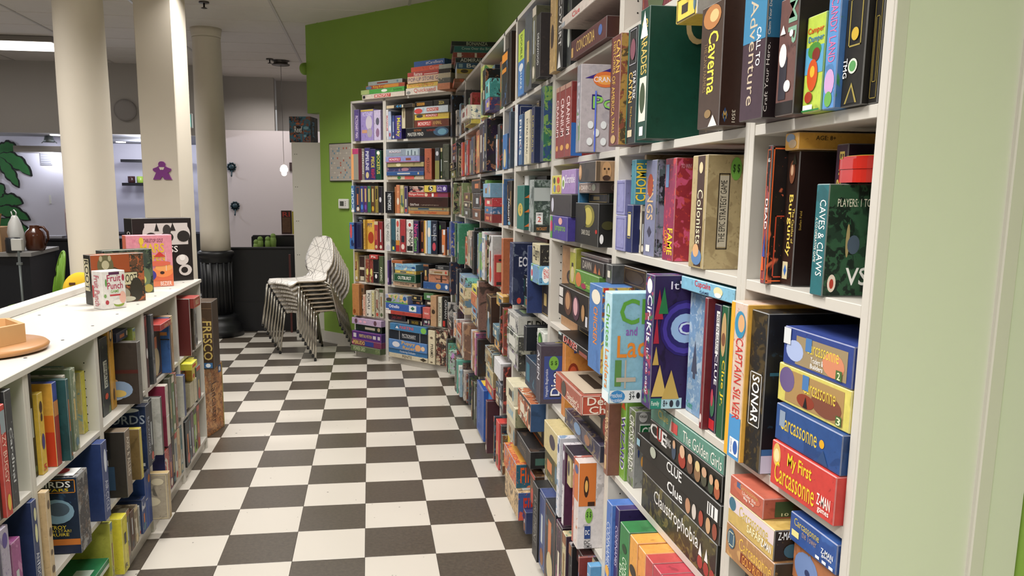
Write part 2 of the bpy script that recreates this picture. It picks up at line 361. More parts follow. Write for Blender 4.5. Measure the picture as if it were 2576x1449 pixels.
# ---------------------------------------------------------------- stacked chairs
SHELL = mat('laminate_shell_edge', 'b8ab94', .5)
def chair_top_mat():
    m = bpy.data.materials.new('white_laminate_with_thin_lines'); m.use_nodes = True; nt = m.node_tree; L = nt.links.new; b = nt.nodes['Principled BSDF']; b.inputs['Roughness'].default_value = .35
    tc = nt.nodes.new('ShaderNodeTexCoord'); prev = None
    for i, (ax, ay, az, off) in enumerate(((9, 5, 6, .1), (-7, 6, 8, .4), (3, -9, 5, .7), (8, 2, -9, .2), (-5, -7, 3.5, .55), (1.5, 6, 10, .85), (6, -3, 4.5, .3))):
        d = nt.nodes.new('ShaderNodeVectorMath'); d.operation = 'DOT_PRODUCT'; L(tc.outputs['Object'], d.inputs[0]); d.inputs[1].default_value = (ax*.8, ay*.8, az*.8)
        a = nt.nodes.new('ShaderNodeMath'); a.operation = 'ADD'; L(d.outputs['Value'], a.inputs[0]); a.inputs[1].default_value = off
        f = nt.nodes.new('ShaderNodeMath'); f.operation = 'FRACT'; L(a.outputs[0], f.inputs[0])
        c = nt.nodes.new('ShaderNodeMath'); c.operation = 'LESS_THAN'; L(f.outputs[0], c.inputs[0]); c.inputs[1].default_value = .022
        if prev is None: prev = c
        else:
            x = nt.nodes.new('ShaderNodeMath'); x.operation = 'MAXIMUM'; L(prev.outputs[0], x.inputs[0]); L(c.outputs[0], x.inputs[1]); prev = x
    mx = nt.nodes.new('ShaderNodeMix'); mx.data_type = 'RGBA'; L(prev.outputs[0], mx.inputs['Factor']); mx.inputs['A'].default_value = lin('e4e0da'); mx.inputs['B'].default_value = lin('66605c')
    L(mx.outputs['Result'], b.inputs['Base Color']); return m
CT2 = chair_top_mat()
def make_chair():
    """local: faces -y, feet on z=0; seat at .45, back leans to +y"""
    o = empty('stacking_chair', (0,0,0), '', 'chair')
    # profile of the shell in y,z with half width
    prof = [(-.245, .425, .15), (-.235, .445, .185), (-.20, .455, .205), (-.10, .452, .215), (0, .445, .215), (.10, .443, .205), (.15, .448, .185), (.185, .462, .15), (.205, .49, .135), (.215, .52, .145), (.222, .55, .175), (.236, .60, .20), (.252, .66, .198), (.268, .72, .18), (.284, .78, .155), (.295, .82, .13), (.301, .838, .10), (.304, .848, .05)]
    nx = 10; th = .011
    def grid(off):
        vs = []
        for i, (y, z, hw) in enumerate(prof):
            y1, z1 = prof[max(i-1, 0)][:2]; y2, z2 = prof[min(i+1, len(prof)-1)][:2]
            t = Vector((y2-y1, z2-z1)).normalized(); n = Vector((-t.y, t.x))
            for k in range(nx+1):
                u = -1+2*k/nx; cv = .018*(u*u) * (1 if z > .5 else .6)
                vs.append((u*hw, y+n.x*off-(cv if z > .5 else 0), z+n.y*off+(cv*.4 if z <= .5 else 0)-(.02*(abs(u)**3) if i < 2 else 0)))
        return vs
    top = grid(0); bot = grid(-th); R = len(prof)
    vs = top+bot; fs = []; n = len(top); mi = []
    b = MB()
    ft = [(i*(nx+1)+k, i*(nx+1)+k+1, (i+1)*(nx+1)+k+1, (i+1)*(nx+1)+k) for i in range(R-1) for k in range(nx)]
    b.add(vs, ft, 0, True)
    m0 = len(b.v)
    b.f += [tuple(n+j for j in reversed(f)) for f in ft]; b.m += [1]*len(ft); b.sm += [True]*len(ft)
    rim = [k for k in range(nx+1)]+[i*(nx+1)+nx for i in range(1, R)]+[(R-1)*(nx+1)+k for k in range(nx-1, -1, -1)]+[i*(nx+1) for i in range(R-2, 0, -1)]
    for a in range(len(rim)):
        p, q = rim[a], rim[(a+1) % len(rim)]; b.f.append((q, p, n+p, n+q)); b.m.append(1); b.sm.append(False)
    b.build('shell', [CT2, SHELL], o)
    for sx in (-1, 1):
        b = MB(); b.tube([(sx*.15, -.10, .428), (sx*.20, -.17, .426), (sx*.235, -.205, .405), (sx*.262, -.25, .02)], .0105, 10, 0); b.build('leg', CHROME, o)
        b = MB(); b.tube([(sx*.14, .08, .425), (sx*.19, .14, .424), (sx*.225, .175, .40), (sx*.25, .255, .02)], .0105, 10, 0); b.build('leg', CHROME, o)
    b = MB()
    for y in (-.10, .08): b.tube([(-.15, y, .428), (.15, y, .428)], .0095, 8)
    b.tube([(-.12, -.10, .428), (-.12, .08, .428)], .0095, 8); b.tube([(.12, -.10, .428), (.12, .08, .428)], .0095, 8)
    b.build('under_frame', CHROME, o)
    b = MB()
    for sx in (-1, 1): b.lathe([(.012, 0), (.012, .022)], 10, 0, Matrix.Translation((sx*.2625, -.251, 0))); b.lathe([(.012, 0), (.012, .022)], 10, 0, Matrix.Translation((sx*.2505, .257, 0)))
    b.build('foot_caps', mat('black_rubber', '101010', .7), o)
    return o
proto = make_chair()
cd = Vector((-.73, -.68, 0)).normalized(); crot = math.atan2(-cd.x, cd.y)+PI    # local -y -> cd
ords = ['lowest', 'second', 'third', 'fourth', 'fifth', 'sixth', 'seventh', 'topmost']
for i in range(8):
    o = proto if i == 0 else copy_tree(proto)
    p = Vector((-.47, 4.515, 0))+cd*(.027*i); o.location = (p.x, p.y, .041*i); o.rotation_euler.z = crot
    o['label'] = ('%s white line-patterned chair with chrome legs in the chair stack' % ords[i]) if i in (0, 7) else ('%s from the floor of the stacked white line-patterned chairs' % ords[i]); o['group'] = 'stack of white chairs by the green wall'
# ---------------------------------------------------------------- booth, partition items
def T_(o, l, c, g=None): return tag(o, l, c, g)
bo = empty('black_booth', (-1.62, 5.9, 0), 'black high-backed booth whose back faces the checkered floor', 'booth')
quadbox('back_panel', 0, 0, 0, .83, .05, .93, BLACK, bo, .004); quadbox('top_rail', -.005, -.012, .915, .84, .06, .94, BLACK, bo, .006); quadbox('base_board', .004, -.01, 0, .83, .0, .33, BLACK, bo, .003)
quadbox('seat_cushion', 0, .05, 0, .83, .52, .45, BLACK, bo, .02)
b2 = empty('black_booth', (-1.335, 6.45, 0), 'second black padded booth back behind the front booth', 'booth'); quadbox('padded_back', 0, 0, 0, .52, .12, 1.045, mat('black_leather', '0a0a0c', .3), b2, .02); quadbox('seat_cushion', 0, .12, 0, .52, .5, .45, BLACK, b2, .02)
CACT = mat('cactus_green', '7c9a4a', .6, bump=.3, bscale=300)
for i, (x, z, sx) in enumerate(((-1.245, .95, -1), (-1.20, .985, 1), (-1.115, .985, -1), (-1.055, 1.02, 1))):
    o = empty('toy_cactus', (x, 6.2, .0), 'small green round-topped ornament, %s of four behind the booth' % ['leftmost', 'second from left', 'third from left', 'rightmost'][i], 'ornament', 'green ornaments on the booth ledge')
    b = MB(); b.lathe([(.03, .90), (.036, z-.02), (.03, z+.01), (.02, z+.02)], 12, 0, Matrix.Identity(4)); b.build('stem', CACT, o)
    b = MB(); b.ball((0, 0, z+.03), .03); b.build('round_head', CACT, o)
quadbox('ledge', 0, 0, 0, 0.01, 0.01, 0.01, BLACK) if False else None
lg = quadbox('booth_table', -1.4, 6.43, .87, -.86, 6.44, .90, mat('dark_wood', '2a1c16', .4)); T_(lg, 'dark table between the two black booths', 'table')
tb = MB(); tb.box(-.03, -.03, 0, .03, .03, .87); tb.build('table_leg', BLACK, lg, (-1.13, 6.2, 0))
# doily-shaped hooks
HK = mat('dark_teal_metal', '1f3a44', .5)
for i, (x, z) in enumerate(((-1.932, 1.905), (-1.905, 1.345))):
    o = empty('wall_hook', (x, 8.99, z), 'dark teal flower-shaped wall hook, %s of the two' % ('upper', 'lower')[i], 'hook', 'flower hooks on the lilac partition')
    MR = Matrix.Rotation(PI/2, 4, 'X'); b = MB(); b.lathe([(.052, 0), (.052, .008)], 24, 0, MR)
    for k in range(10): a = k*PI/5; b.lathe([(.017, 0), (.017, .008)], 10, 0, Matrix.Translation((.052*math.cos(a), 0, .052*math.sin(a))) @ MR)
    b.build('rosette', HK, o)
    b = MB(); b.tube([(0, -.01, -.05), (0, -.02, -.12), (0, -.045, -.135), (0, -.06, -.115)], .009, 8); b.build('hook', HK, o)
# pendant lamp + fixture, sprinkler
p = empty('pendant_lamp', (-1.05, 7.6, 0), 'small pendant lamp with a glowing white globe on a thin wire', 'lamp')
b = MB(); b.lathe([(.11, H-.055), (.115, H-.045), (.09, H-.04), (.09, H-.01), (.115, H)], 24); b.build('ceiling_canopy', mat('dark_chrome', '5a5654', .3, .8), p)
b = MB(); b.tube([(0, 0, 1.90), (0, 0, H-.05)], .003, 6); b.build('wire', mat('grey_wire', '6a6462', .6), p)
GLOW = mat('lamp_glow', 'fff2dc', .4, emit=6)
b = MB(); b.lathe([(.01, 1.90), (.035, 1.885), (.05, 1.85), (.048, 1.82), (.03, 1.80)], 20); b.ball((0, 0, 1.79), .034); b.build('glass_globe', GLOW, p)
s = empty('sprinkler', (-1.17, 7.46, H), 'small sprinkler head on the ceiling beside the pendant lamp', 'sprinkler')
b = MB(); b.lathe([(.045, -.012), (.045, 0)], 16); b.build('rose', mat('dark_chrome', '5a5654', .3, .8), s); b = MB(); b.lathe([(.012, -.06), (.03, -.055), (.008, -.045), (.008, -.01)], 10); b.build('nozzle', mat('dark_chrome', '5a5654', .3, .8), s)
s2 = empty('sprinkler', (-1.38, 4.45, H), 'small sprinkler head on the ceiling above the round fluted column', 'sprinkler')
b = MB(); b.lathe([(.045, -.012), (.045, 0)], 16); b.build('rose', mat('dark_chrome', '5a5654', .3, .8), s2); b = MB(); b.lathe([(.012, -.06), (.03, -.055), (.008, -.045), (.008, -.01)], 10); b.build('nozzle', mat('dark_chrome', '5a5654', .3, .8), s2)
# exit sign
ex = empty('exit_sign', (-2.62, 8.1, 2.38), 'glowing teal exit sign glimpsed between the square and round columns', 'sign'); quadbox('housing', 0, 0, 0, .35, .05, .19, mat('sign_housing', 'c8d0d0', .5), ex, .004)
quadbox('lit_face', .02, -.004, .015, .33, 0, .175, mat('teal_light', '18b0a8', .5, emit=.9), ex)
# wall lamp fixture upper left
fx = empty('ceiling_light', (-4.3, 6.4, 0), 'long bright rectangular ceiling light at upper left', 'light')
quadbox('housing', -1.2, 0, H-.06, .95, .62, H-.002, mat('fixture_frame', '8a8480', .5), fx, .004); quadbox('diffuser', -1.18, .02, H-.068, .93, .60, H-.06, mat('diffuser_glow', 'fff8f0', .5, emit=2.2), fx)
b = MB(); b.box(.45, .28, H-.02, .60, .32, H, 0); b.build('bracket', mat('dark_chrome', '5a5654', .3, .8), fx)
# speaker like grey disc on the bulkhead
d = MB(); d.lathe([(.14, 0), (.14, .04), (.11, .06)], 24, 0, Matrix.Rotation(PI/2, 4, 'X')); o = d.build('wall_speaker', mat('pale_grey_plastic', '9a9694', .6), None, (-3.13, 8.2, 2.60)); T_(o, 'round pale speaker on the bulkhead between the columns', 'speaker')
# framed letter board game print + thermostat on the green wall
def wallobj(s, z, off=0): v = q0+DV*s-NB*off; return Vector((v.x, v.y, z))
fr = empty('framed_board', wallobj(-.632, 1.655), 'thin framed letter-grid board hanging on the green wall', 'picture', rot=ang)
quadbox('frame', 0, -.015, 0, .36, 0, .372, mat('black_frame', '1c1a18', .5), fr, .001); quadbox('print', .008, -.017, .008, .352, -.015, .364, mat('grey_board_print', 'b4ada4', .6, noise=.06, nscale=30), fr)
b = MB(); r2 = random.Random(3)
for i in range(13):
    for j in range(13):
        if (i*j+i+j) % 4 == 0 or r2.random() < .12:
            cc = r2.choice((0, 0, 1, 2)); x = .03+i*.0225; z = .03+j*.0235; b.box(x, -.0178, z, x+.016, -.017, z+.017, cc)
b.build('coloured_squares', [mat('sq_blue', '6f93a8', .6), mat('sq_red', 'b0604c', .6), mat('sq_cream', 'cdc6ba', .6)], fr)
b = MB()
for i in range(14): b.box(.028+i*.0225, -.0173, .025, .0288+i*.0225, -.017, .335, 0)
for j in range(14): b.box(.028, -.0173, .026+j*.0235, .322, -.017, .0268+j*.0235, 0)
b.build('grid_lines', mat('sq_line', '8f8880', .6), fr)
th = empty('thermostat', wallobj(-.50, 1.385), 'white wall thermostat with a small grey screen on green wall', 'thermostat', rot=ang)
quadbox('body', 0, -.028, 0, .145, 0, .098, mat('white_plastic', 'dcdcd8', .4), th, .008); quadbox('screen', .03, -.0295, .028, .088, -.028, .075, mat('lcd_grey', '4c4f4a', .3), th, .001)
b = MB(); [b.lathe([(.006, 0), (.006, .002)], 10, 0, Matrix.Translation((.112, -.028, .035+.018*k)) @ Matrix.Rotation(PI/2, 4, 'X')) for k in range(3)]; b.build('buttons', mat('pale_grey_plastic', '9a9694', .6), th)
dk = MB(); dk.lathe([(.06, 0), (.06, .03), (.045, .045)], 20, 0, Matrix.Rotation(PI/2, 4, 'X')); o = dk.build('door_chime', GREEN, None, wallobj(-.975, 2.78), ang-PI/2); T_(o, 'small round green-painted chime on the upper left wall edge', 'chime')
# ---------------------------------------------------------------- kitchen side, left background
ct = empty('counter', (-3.455, 5.67, 0), 'black serving counter with a grey worktop on the left', 'counter')
b = MB(); b.prism([(-5, .0), (.0, .0), (-.10, 1.05), (-5, 1.05)], .86, .90); b.build('worktop', mat('grey_worktop', '8a8886', .4), ct)
b = MB(); b.prism([(-5, .03), (-.03, .03), (-.13, 1.0), (-5, 1.0)], 0, .86); b.build('cabinet_body', mat('navy_black', '14161d', .5), ct)
ct2 = empty('counter', (-3.60, 7.35, 0), 'dark back counter with papers behind the serving counter', 'counter'); quadbox('cabinet_body', -1.2, 0, 0, .55, .6, .93, mat('navy_black', '14161d', .5), ct2, .004); quadbox('worktop', -1.22, -.02, .93, .57, .62, .96, mat('black_worktop', '24242a', .3), ct2, .004)
KR = mat('kraft_cardboard', 'a8845c', .7); KD = mat('kraft_cardboard_side', '80603f', .7)
cb = empty('cardboard_box', (-3.96, 5.80, .90), 'open brown cardboard box standing on the grey counter', 'box'); quadbox('carton', -.3, 0, 0, .17, .30, .26, KR, cb, .002)
b = MB(); b.add([(-.3, 0, .26), (.17, 0, .26), (.235, -.09, .40), (-.3, -.10, .40)], [(0, 1, 2, 3)]); b.add([(-.3, .004, .26), (.17, .004, .26), (.235, -.086, .404), (-.3, -.096, .404)], [(3, 2, 1, 0)]); b.build('flap', KR, cb)
pb = MB(); prof = [(.06, 0), (.075, .10), (.07, .2), (.055, .30), (.03, .36), (.02, .38)]; pb.lathe(prof, 14); vs = pb.v; r3 = random.Random(5); pb.v = [(x*(1+r3.uniform(-.2, .2)), y*(1+r3.uniform(-.2, .2)), z) for x, y, z in vs]
pbo = pb.build('plastic_bag', mat('white_plastic_film', 'd0d0ce', .3), None, (-3.68, 5.90, .90)); T_(pbo, 'crumpled white plastic bag beside the cardboard box', 'bag'); b = MB(); b.tube([(-.02, 0, .37), (-.03, 0, .42), (0, 0, .44), (.02, 0, .41), (.015, 0, .37)], .006, 6); b.build('bag_handle', mat('white_plastic_film', 'd0d0ce', .3), pbo)
jg = empty('jug', (-3.55, 6.05, .90), 'glazed brown jug with a curved handle on the counter', 'jug'); b = MB(); b.lathe([(.085, 0), (.1, .03), (.105, .15), (.09, .2), (.055, .235), (.045, .26), (.05, .27)], 24); b.build('body', mat('brown_glaze', '4a2616', .2), jg)
b = MB(); b.tube([(.04, 0, .25), (.09, 0, .25), (.13, 0, .2), (.135, 0, .12), (.10, 0, .05)], .014, 8); b.build('handle', mat('brown_glaze', '4a2616', .2), jg)
cn = MB(); cn.lathe([(.07, 0), (.075, .02), (.075, .13), (.068, .14), (.068, .155), (.0, .16)], 20); o = cn.build('canister', mat('dark_metal', '26282c', .4), None, (-3.64, 5.72, .90)); T_(o, 'dark cylindrical canister standing in front of the brown jug', 'canister')
sb = empty('switch_box', (-2.98, 4.2, 0), 'white electrical box on a slim grey conduit post', 'switch'); quadbox('box', -.05, -.02, 1.025, .035, .03, 1.125, mat('white_plastic', 'dcdcd8', .4), sb, .004); b = MB(); b.tube([(0, 0, 0), (0, 0, 1.03)], .011, 8); b.build('conduit', mat('grey_conduit', '7c8484', .4, .5), sb)
b = MB(); b.box(-.02, -.015, .90, .02, .015, .92); b.build('clamp', mat('grey_conduit', '7c8484', .4, .5), sb)
# papers and clear bags on the back counter
for i, (x, c, h) in enumerate(((-3.66, 'b8a0a0', .36), (-3.46, 'c8c8d0', .34), (-3.26, 'b0a8ae', .36))):
    b = MB(); b.lathe([(.075, 0), (.085, .1), (.08, h-.06), (.085, h)], 14); b.v = [(x2, y2*.5, z2) for x2, y2, z2 in b.v]
    o = b.build('paper_bag', mat('bagpaper_'+c, c, .5, noise=.35, nscale=40), None, (x, 7.5, .96)); T_(o, ['red-speckled paper bag', 'clear plastic bag', 'dark-speckled paper bag'][i]+' upright on the dark back counter', 'bag')
pp = quadbox('paper_stack', -3.98, 7.38, .96, -3.75, 7.6, .985, mat('paper_grey', '9a9aa4', .6)); T_(pp, 'flat pile of grey papers on the dark back counter', 'papers')
wv = quadbox('wall_vent', -4.53, 8.985, 1.90, -4.38, 9.0, 2.10, mat('vent_grey', 'a8a8ae', .6)); T_(wv, 'pale square vent on the white kitchen wall right of palm', 'vent')
for k in range(6): quadbox('slat', -4.52, 8.978, 1.915+k*.03, -4.39, 8.985, 1.93+k*.03, mat('vent_slat', '8e8e96', .6), wv)
st = quadbox('light_switch', -4.455, 8.985, 1.36, -4.43, 9.0, 1.48, mat('white_plastic', 'dcdcd8', .4)); T_(st, 'narrow white switch on the kitchen wall below the vent', 'switch')
for i, (x, y, z, r) in enumerate(((-4.13, 8.50, 2.29, .07), (-3.70, 9.9, 2.29, .07))):
    b = MB(); b.lathe([(r, -.012), (r, 0)], 20); o = b.build('downlight', mat('kitchen_glow', 'fff6f0', .4, emit=5), None, (x, y, z)); T_(o, ['round recessed downlight left of the nearest column', 'round recessed downlight seen between the two left columns'][i], 'light')
jl = MB(); jl.lathe([(.05, 0), (.065, -.06), (.07, -.09)], 12); jl.tube([(-.1, 0, -.1), (0, 0, -.02), (.1, 0, -.1)], .006); o = jl.build('kitchen_fitting', mat('grey_conduit', '7c8484', .4, .5), None, (-4.31, 8.75, 2.29)); T_(o, 'small metal fitting under the kitchen ceiling', 'fitting')
bm2 = struct(quadbox('trim_4', -4.7, 8.55, 2.06, -4.0, 8.95, 2.14, WALLG))
# wire shelves with cups
for i, (z, lab) in enumerate(((1.66, 'black wall shelf holding green cups'), (2.02, 'upper black wire rack in the kitchen'))):
    o = empty('wire_shelf', (-3.75, 10.075, z), lab+', seen between the left columns', 'shelf')
    b = MB(); [b.tube([(0, y, 0), (.9, y, 0)], .006, 6) for y in (0, .08, .16, .24, .32)]; [b.tube([(x, 0, -.004), (x, .34, -.004)], .004, 6) for x in (0, .15, .3, .45, .6, .75, .9)]; b.build('wire_deck', mat('black_wire', '1a1a1e', .4), o)
    b = MB(); b.box(-.02, -.01, -.03, .92, .0, .015); b.build('front_rail', mat('black_wire', '1a1a1e', .4), o)
for k in range(4):
    b = MB(); b.lathe([(.045, 0), (.055, .02), (.055, .11), (.05, .11)], 16); o = b.build('cup', mat('lime_glaze', '9ab84a', .3) if k else mat('dark_glaze', '3a1c1c', .3), None, (-3.66+k*.135, 10.2, 1.668)); T_(o, ('lime green cup, %s on the kitchen shelf' % ['', 'leftmost', 'middle', 'rightmost'][k]) if k else 'dark brown jar left of the green cups', 'cup')
ta = quadbox('poster', -3.19, 10.40, 1.22, -2.95, 10.415, 1.55, mat('teal_print', '4a6470', .6, noise=.2, nscale=20)); T_(ta, 'teal notice under the kitchen cup shelf', 'poster')
tc_ = quadbox('coffee_machine', -3.26, 9.8, .9, -2.9, 10.1, 1.27, mat('dark_machine', '3a3438', .4, noise=.3, nscale=25)); T_(tc_, 'dark machine on the far kitchen counter', 'appliance')
kc = quadbox('kitchen_counter', -4.1, 9.75, 0, -2.4, 10.4, .9, mat('navy_black', '14161d', .5)); T_(kc, 'dark counter deep inside the kitchen', 'counter')
tap = MB(); tap.tube([(0, 0, 0), (0, 0, .1), (.06, 0, .14), (.12, 0, .11)], .012); o = tap.build('tap', mat('black_wire', '1a1a1e', .4), None, (-3.70, 9.9, .9)); T_(o, 'small dark tap on the far kitchen counter', 'tap')
# palm mural painted on the kitchen wall: flat decoration
pm = empty('palm_mural', (-5.08, 8.99, 0), 'green cartoon palm tree mural on the white kitchen wall', 'mural')
def leaf(b, x, z, a, L, Wd, mi, y, droop=.5):
    n = 12; L1 = []; L2 = []
    for k in range(n+1):
        t = k/n; cx = x+math.cos(a)*L*t; cz = z+math.sin(a)*L*t-droop*L*t*t; w_ = Wd*math.sin(PI*min(1, t*.96+.03))**.7; tx = math.cos(a); tz = math.sin(a)-2*droop*t; q = math.hypot(tx, tz); nxx, nz = -tz/q, tx/q
        j = 1 if k % 3 else .8
        L1.append((cx+nxx*w_*j, cz+nz*w_*j)); L2.append((cx-nxx*w_*j, cz-nz*w_*j))
    pts = L1+L2[::-1]; b.add([(px, y, pz) for px, pz in pts], [tuple(range(len(pts)))])
LV = [(0, 2.02, .9, .38, .085, .5), (0, 2.0, .15, .40, .09, .75), (0, 2.0, -1.0, .42, .07, .1), (-.02, 2.0, 2.4, .45, .09, .6), (-.02, 2.0, 3.2, .4, .08, .7), (-.10, 1.35, .55, .42, .085, .5), (-.12, 1.25, .2, .46, .08, .45), (-.12, 1.4, 1.1, .35, .08, .3), (-.1, 1.1, .0, .42, .08, .35), (-.2, 1.2, 2.4, .4, .08, .4)]
for i, (x, z, a, L_, W_, dr) in enumerate(LV):
    b = MB(); leaf(b, x, z, a, L_+.03, W_+.022, 0, -.0006-.001*i, dr); bo_ = b.build('leaf_outline', mat('mural_black', '0e1410', .7), pm)
    b = MB(); leaf(b, x, z, a, L_, W_, 0, -.0012-.001*i, dr); b.build('leaf', mat('mural_green', '2c6a34', .7, noise=.25, nscale=9), pm)
for k in range(9):
    z = 1.95-k*.085; x = -.01-k*.012; b = MB(); b.add([(x-.032, -.0004, z), (x+.032, -.0004, z), (x+.028, -.0004, z-.08), (x-.036, -.0004, z-.08)], [(3, 2, 1, 0)]); b.build('trunk_segment', mat('mural_brown', '5a463c', .7), pm)
# framed poster box on the booth and yellow book
po = empty('poster_box', (-1.0, 6.6, 1.05), 'dark red framed picture box standing behind the black booth', 'picture'); quadbox('frame', 0, 0, 0, .118, .06, .28, mat('dark_red_frame', '3a1a16', .5), po, .002); quadbox('print', .012, -.002, .02, .106, 0, .200, mat('brown_battle_print', '6a4a34', .6, noise=.5, nscale=45), po)
yb = quadbox('yellow_book', -.875, 6.6, 1.05, -.855, 6.66, 1.32, mat('print_yellow', 'c8b848', .5)); T_(yb, 'thin yellow book right of the dark red picture box', 'book')
sg = quadbox('wall_plaque', -1.11, 8.98, 1.86, -1.04, 9.0, 1.98, mat('plaque_dark', '3c2c2c', .6)); T_(sg, 'tiny dark plaque on the far partition, right of the pendant lamp', 'plaque')
rb = quadbox('red_post', -.845, 5.75, 0, -.825, 5.80, .87, mat('dark_red_paint', '4a1c1a', .5)); T_(rb, 'thin dark red post between booth and white end panel', 'post')
# green windsor chair
LG = mat('lime_paint', '7fae3a', .4)
wc = empty('windsor_chair', (-3.12, 4.86, 0), 'lime green spindle-back chair behind the low bookcases', 'chair', rot=math.radians(-60))
b = MB(); b.lathe([(.22, .43), (.245, .44), (.245, .46), (.21, .468), (.0, .462)], 28); b.build('seat', LG, wc)
b = MB(); hp = [(.19*math.cos(PI*k/16)*(1 if True else 1), .17+.09*math.sin(PI*k/16), .46+.50*math.sin(PI*k/16)**.8) for k in range(17)]; b.tube(hp, .013, 8); b.build('hoop', LG, wc)
for k in range(7):
    x = -.135+.045*k; t = math.acos(max(-1, min(1, x/.19))); b = MB(); b.tube([(x*.8, .165, .46), (x, .17+.09*math.sin(t), .46+.5*math.sin(t)**.8)], .0065, 6); b.build('spindle', LG, wc)
for sx in (-1, 1):
    for sy in (-1, 1): b = MB(); b.tube([(sx*.13, sy*.13, .44), (sx*.19, sy*.19, 0)], [.016, .011], 8); b.build('leg', LG, wc)
cu = MB(); cu.ball((0, 0, .11), .11, 0, 14, (.95, .5, 1.05)); o = cu.build('cushion', mat('yellow_plush', 'd8b020', .8, bump=.4, bscale=200), None, (-1.80, 2.16, .80), math.radians(20)); T_(o, 'yellow plush cushion with brown marks peeking over the low bookcase', 'cushion')
b = MB(); b.box(-.07, -.056, .10, -.03, -.040, .115); b.box(-.065, -.052, .15, -.03, -.036, .165); b.build('brown_marks', mat('brown_plush', '5a3412', .8), o)
b = MB(); b.lathe([(.03, .0), (.022, .05), (.006, .10)], 10, 0, Matrix.Translation((.05, 0, .19)) @ Matrix.Rotation(.5, 4, 'Y')); b.build('ear', mat('yellow_plush', 'd8b020', .8), o)
st_ = MB(); st_.lathe([(.15, .76), (.15, .80)], 20); st_.tube([(0, 0, 0), (0, 0, .76)], .03); o = st_.build('stool', LG, None, (-1.86, 2.12, 0)); T_(o, 'lime stool under the yellow cushion', 'stool')
# ---------------------------------------------------------------- wooden tray on round board
WD = mat('pine_wood', 'c49a6a', .45, noise=.12, nscale=12); WD2 = mat('turned_wood', 'a8784a', .4, noise=.15, nscale=10)
rbd = MB(); rbd.lathe([(.17, 0), (.192, .006), (.196, .016), (.188, .024), (0, .024)], 56); ro = rbd.build('round_board', WD2, None, (-1.188, -.565, 1.0315)); T_(ro, 'round turned wooden board lying on the low bookcase top', 'board')
tr = empty('dice_tray', (-1.215, -.56, 1.056), 'hexagonal pale wooden dice tray resting on the round board', 'tray', rot=math.radians(8))
b = MB(); ri, ra = .138, .156; hx = lambda r, k: (r*math.cos(k*PI/3), r*math.sin(k*PI/3))
b = MB(); b.prism([hx(.15, k) for k in range(6)], 0, .008); b.build('tray_floor', WD, tr)
for k in range(6):
    b = MB(); b.prism([hx(ri, k), hx(ra, k), hx(ra, k+1), hx(ri, k+1)], 0, .06); b.build('tray_side', WD, tr)
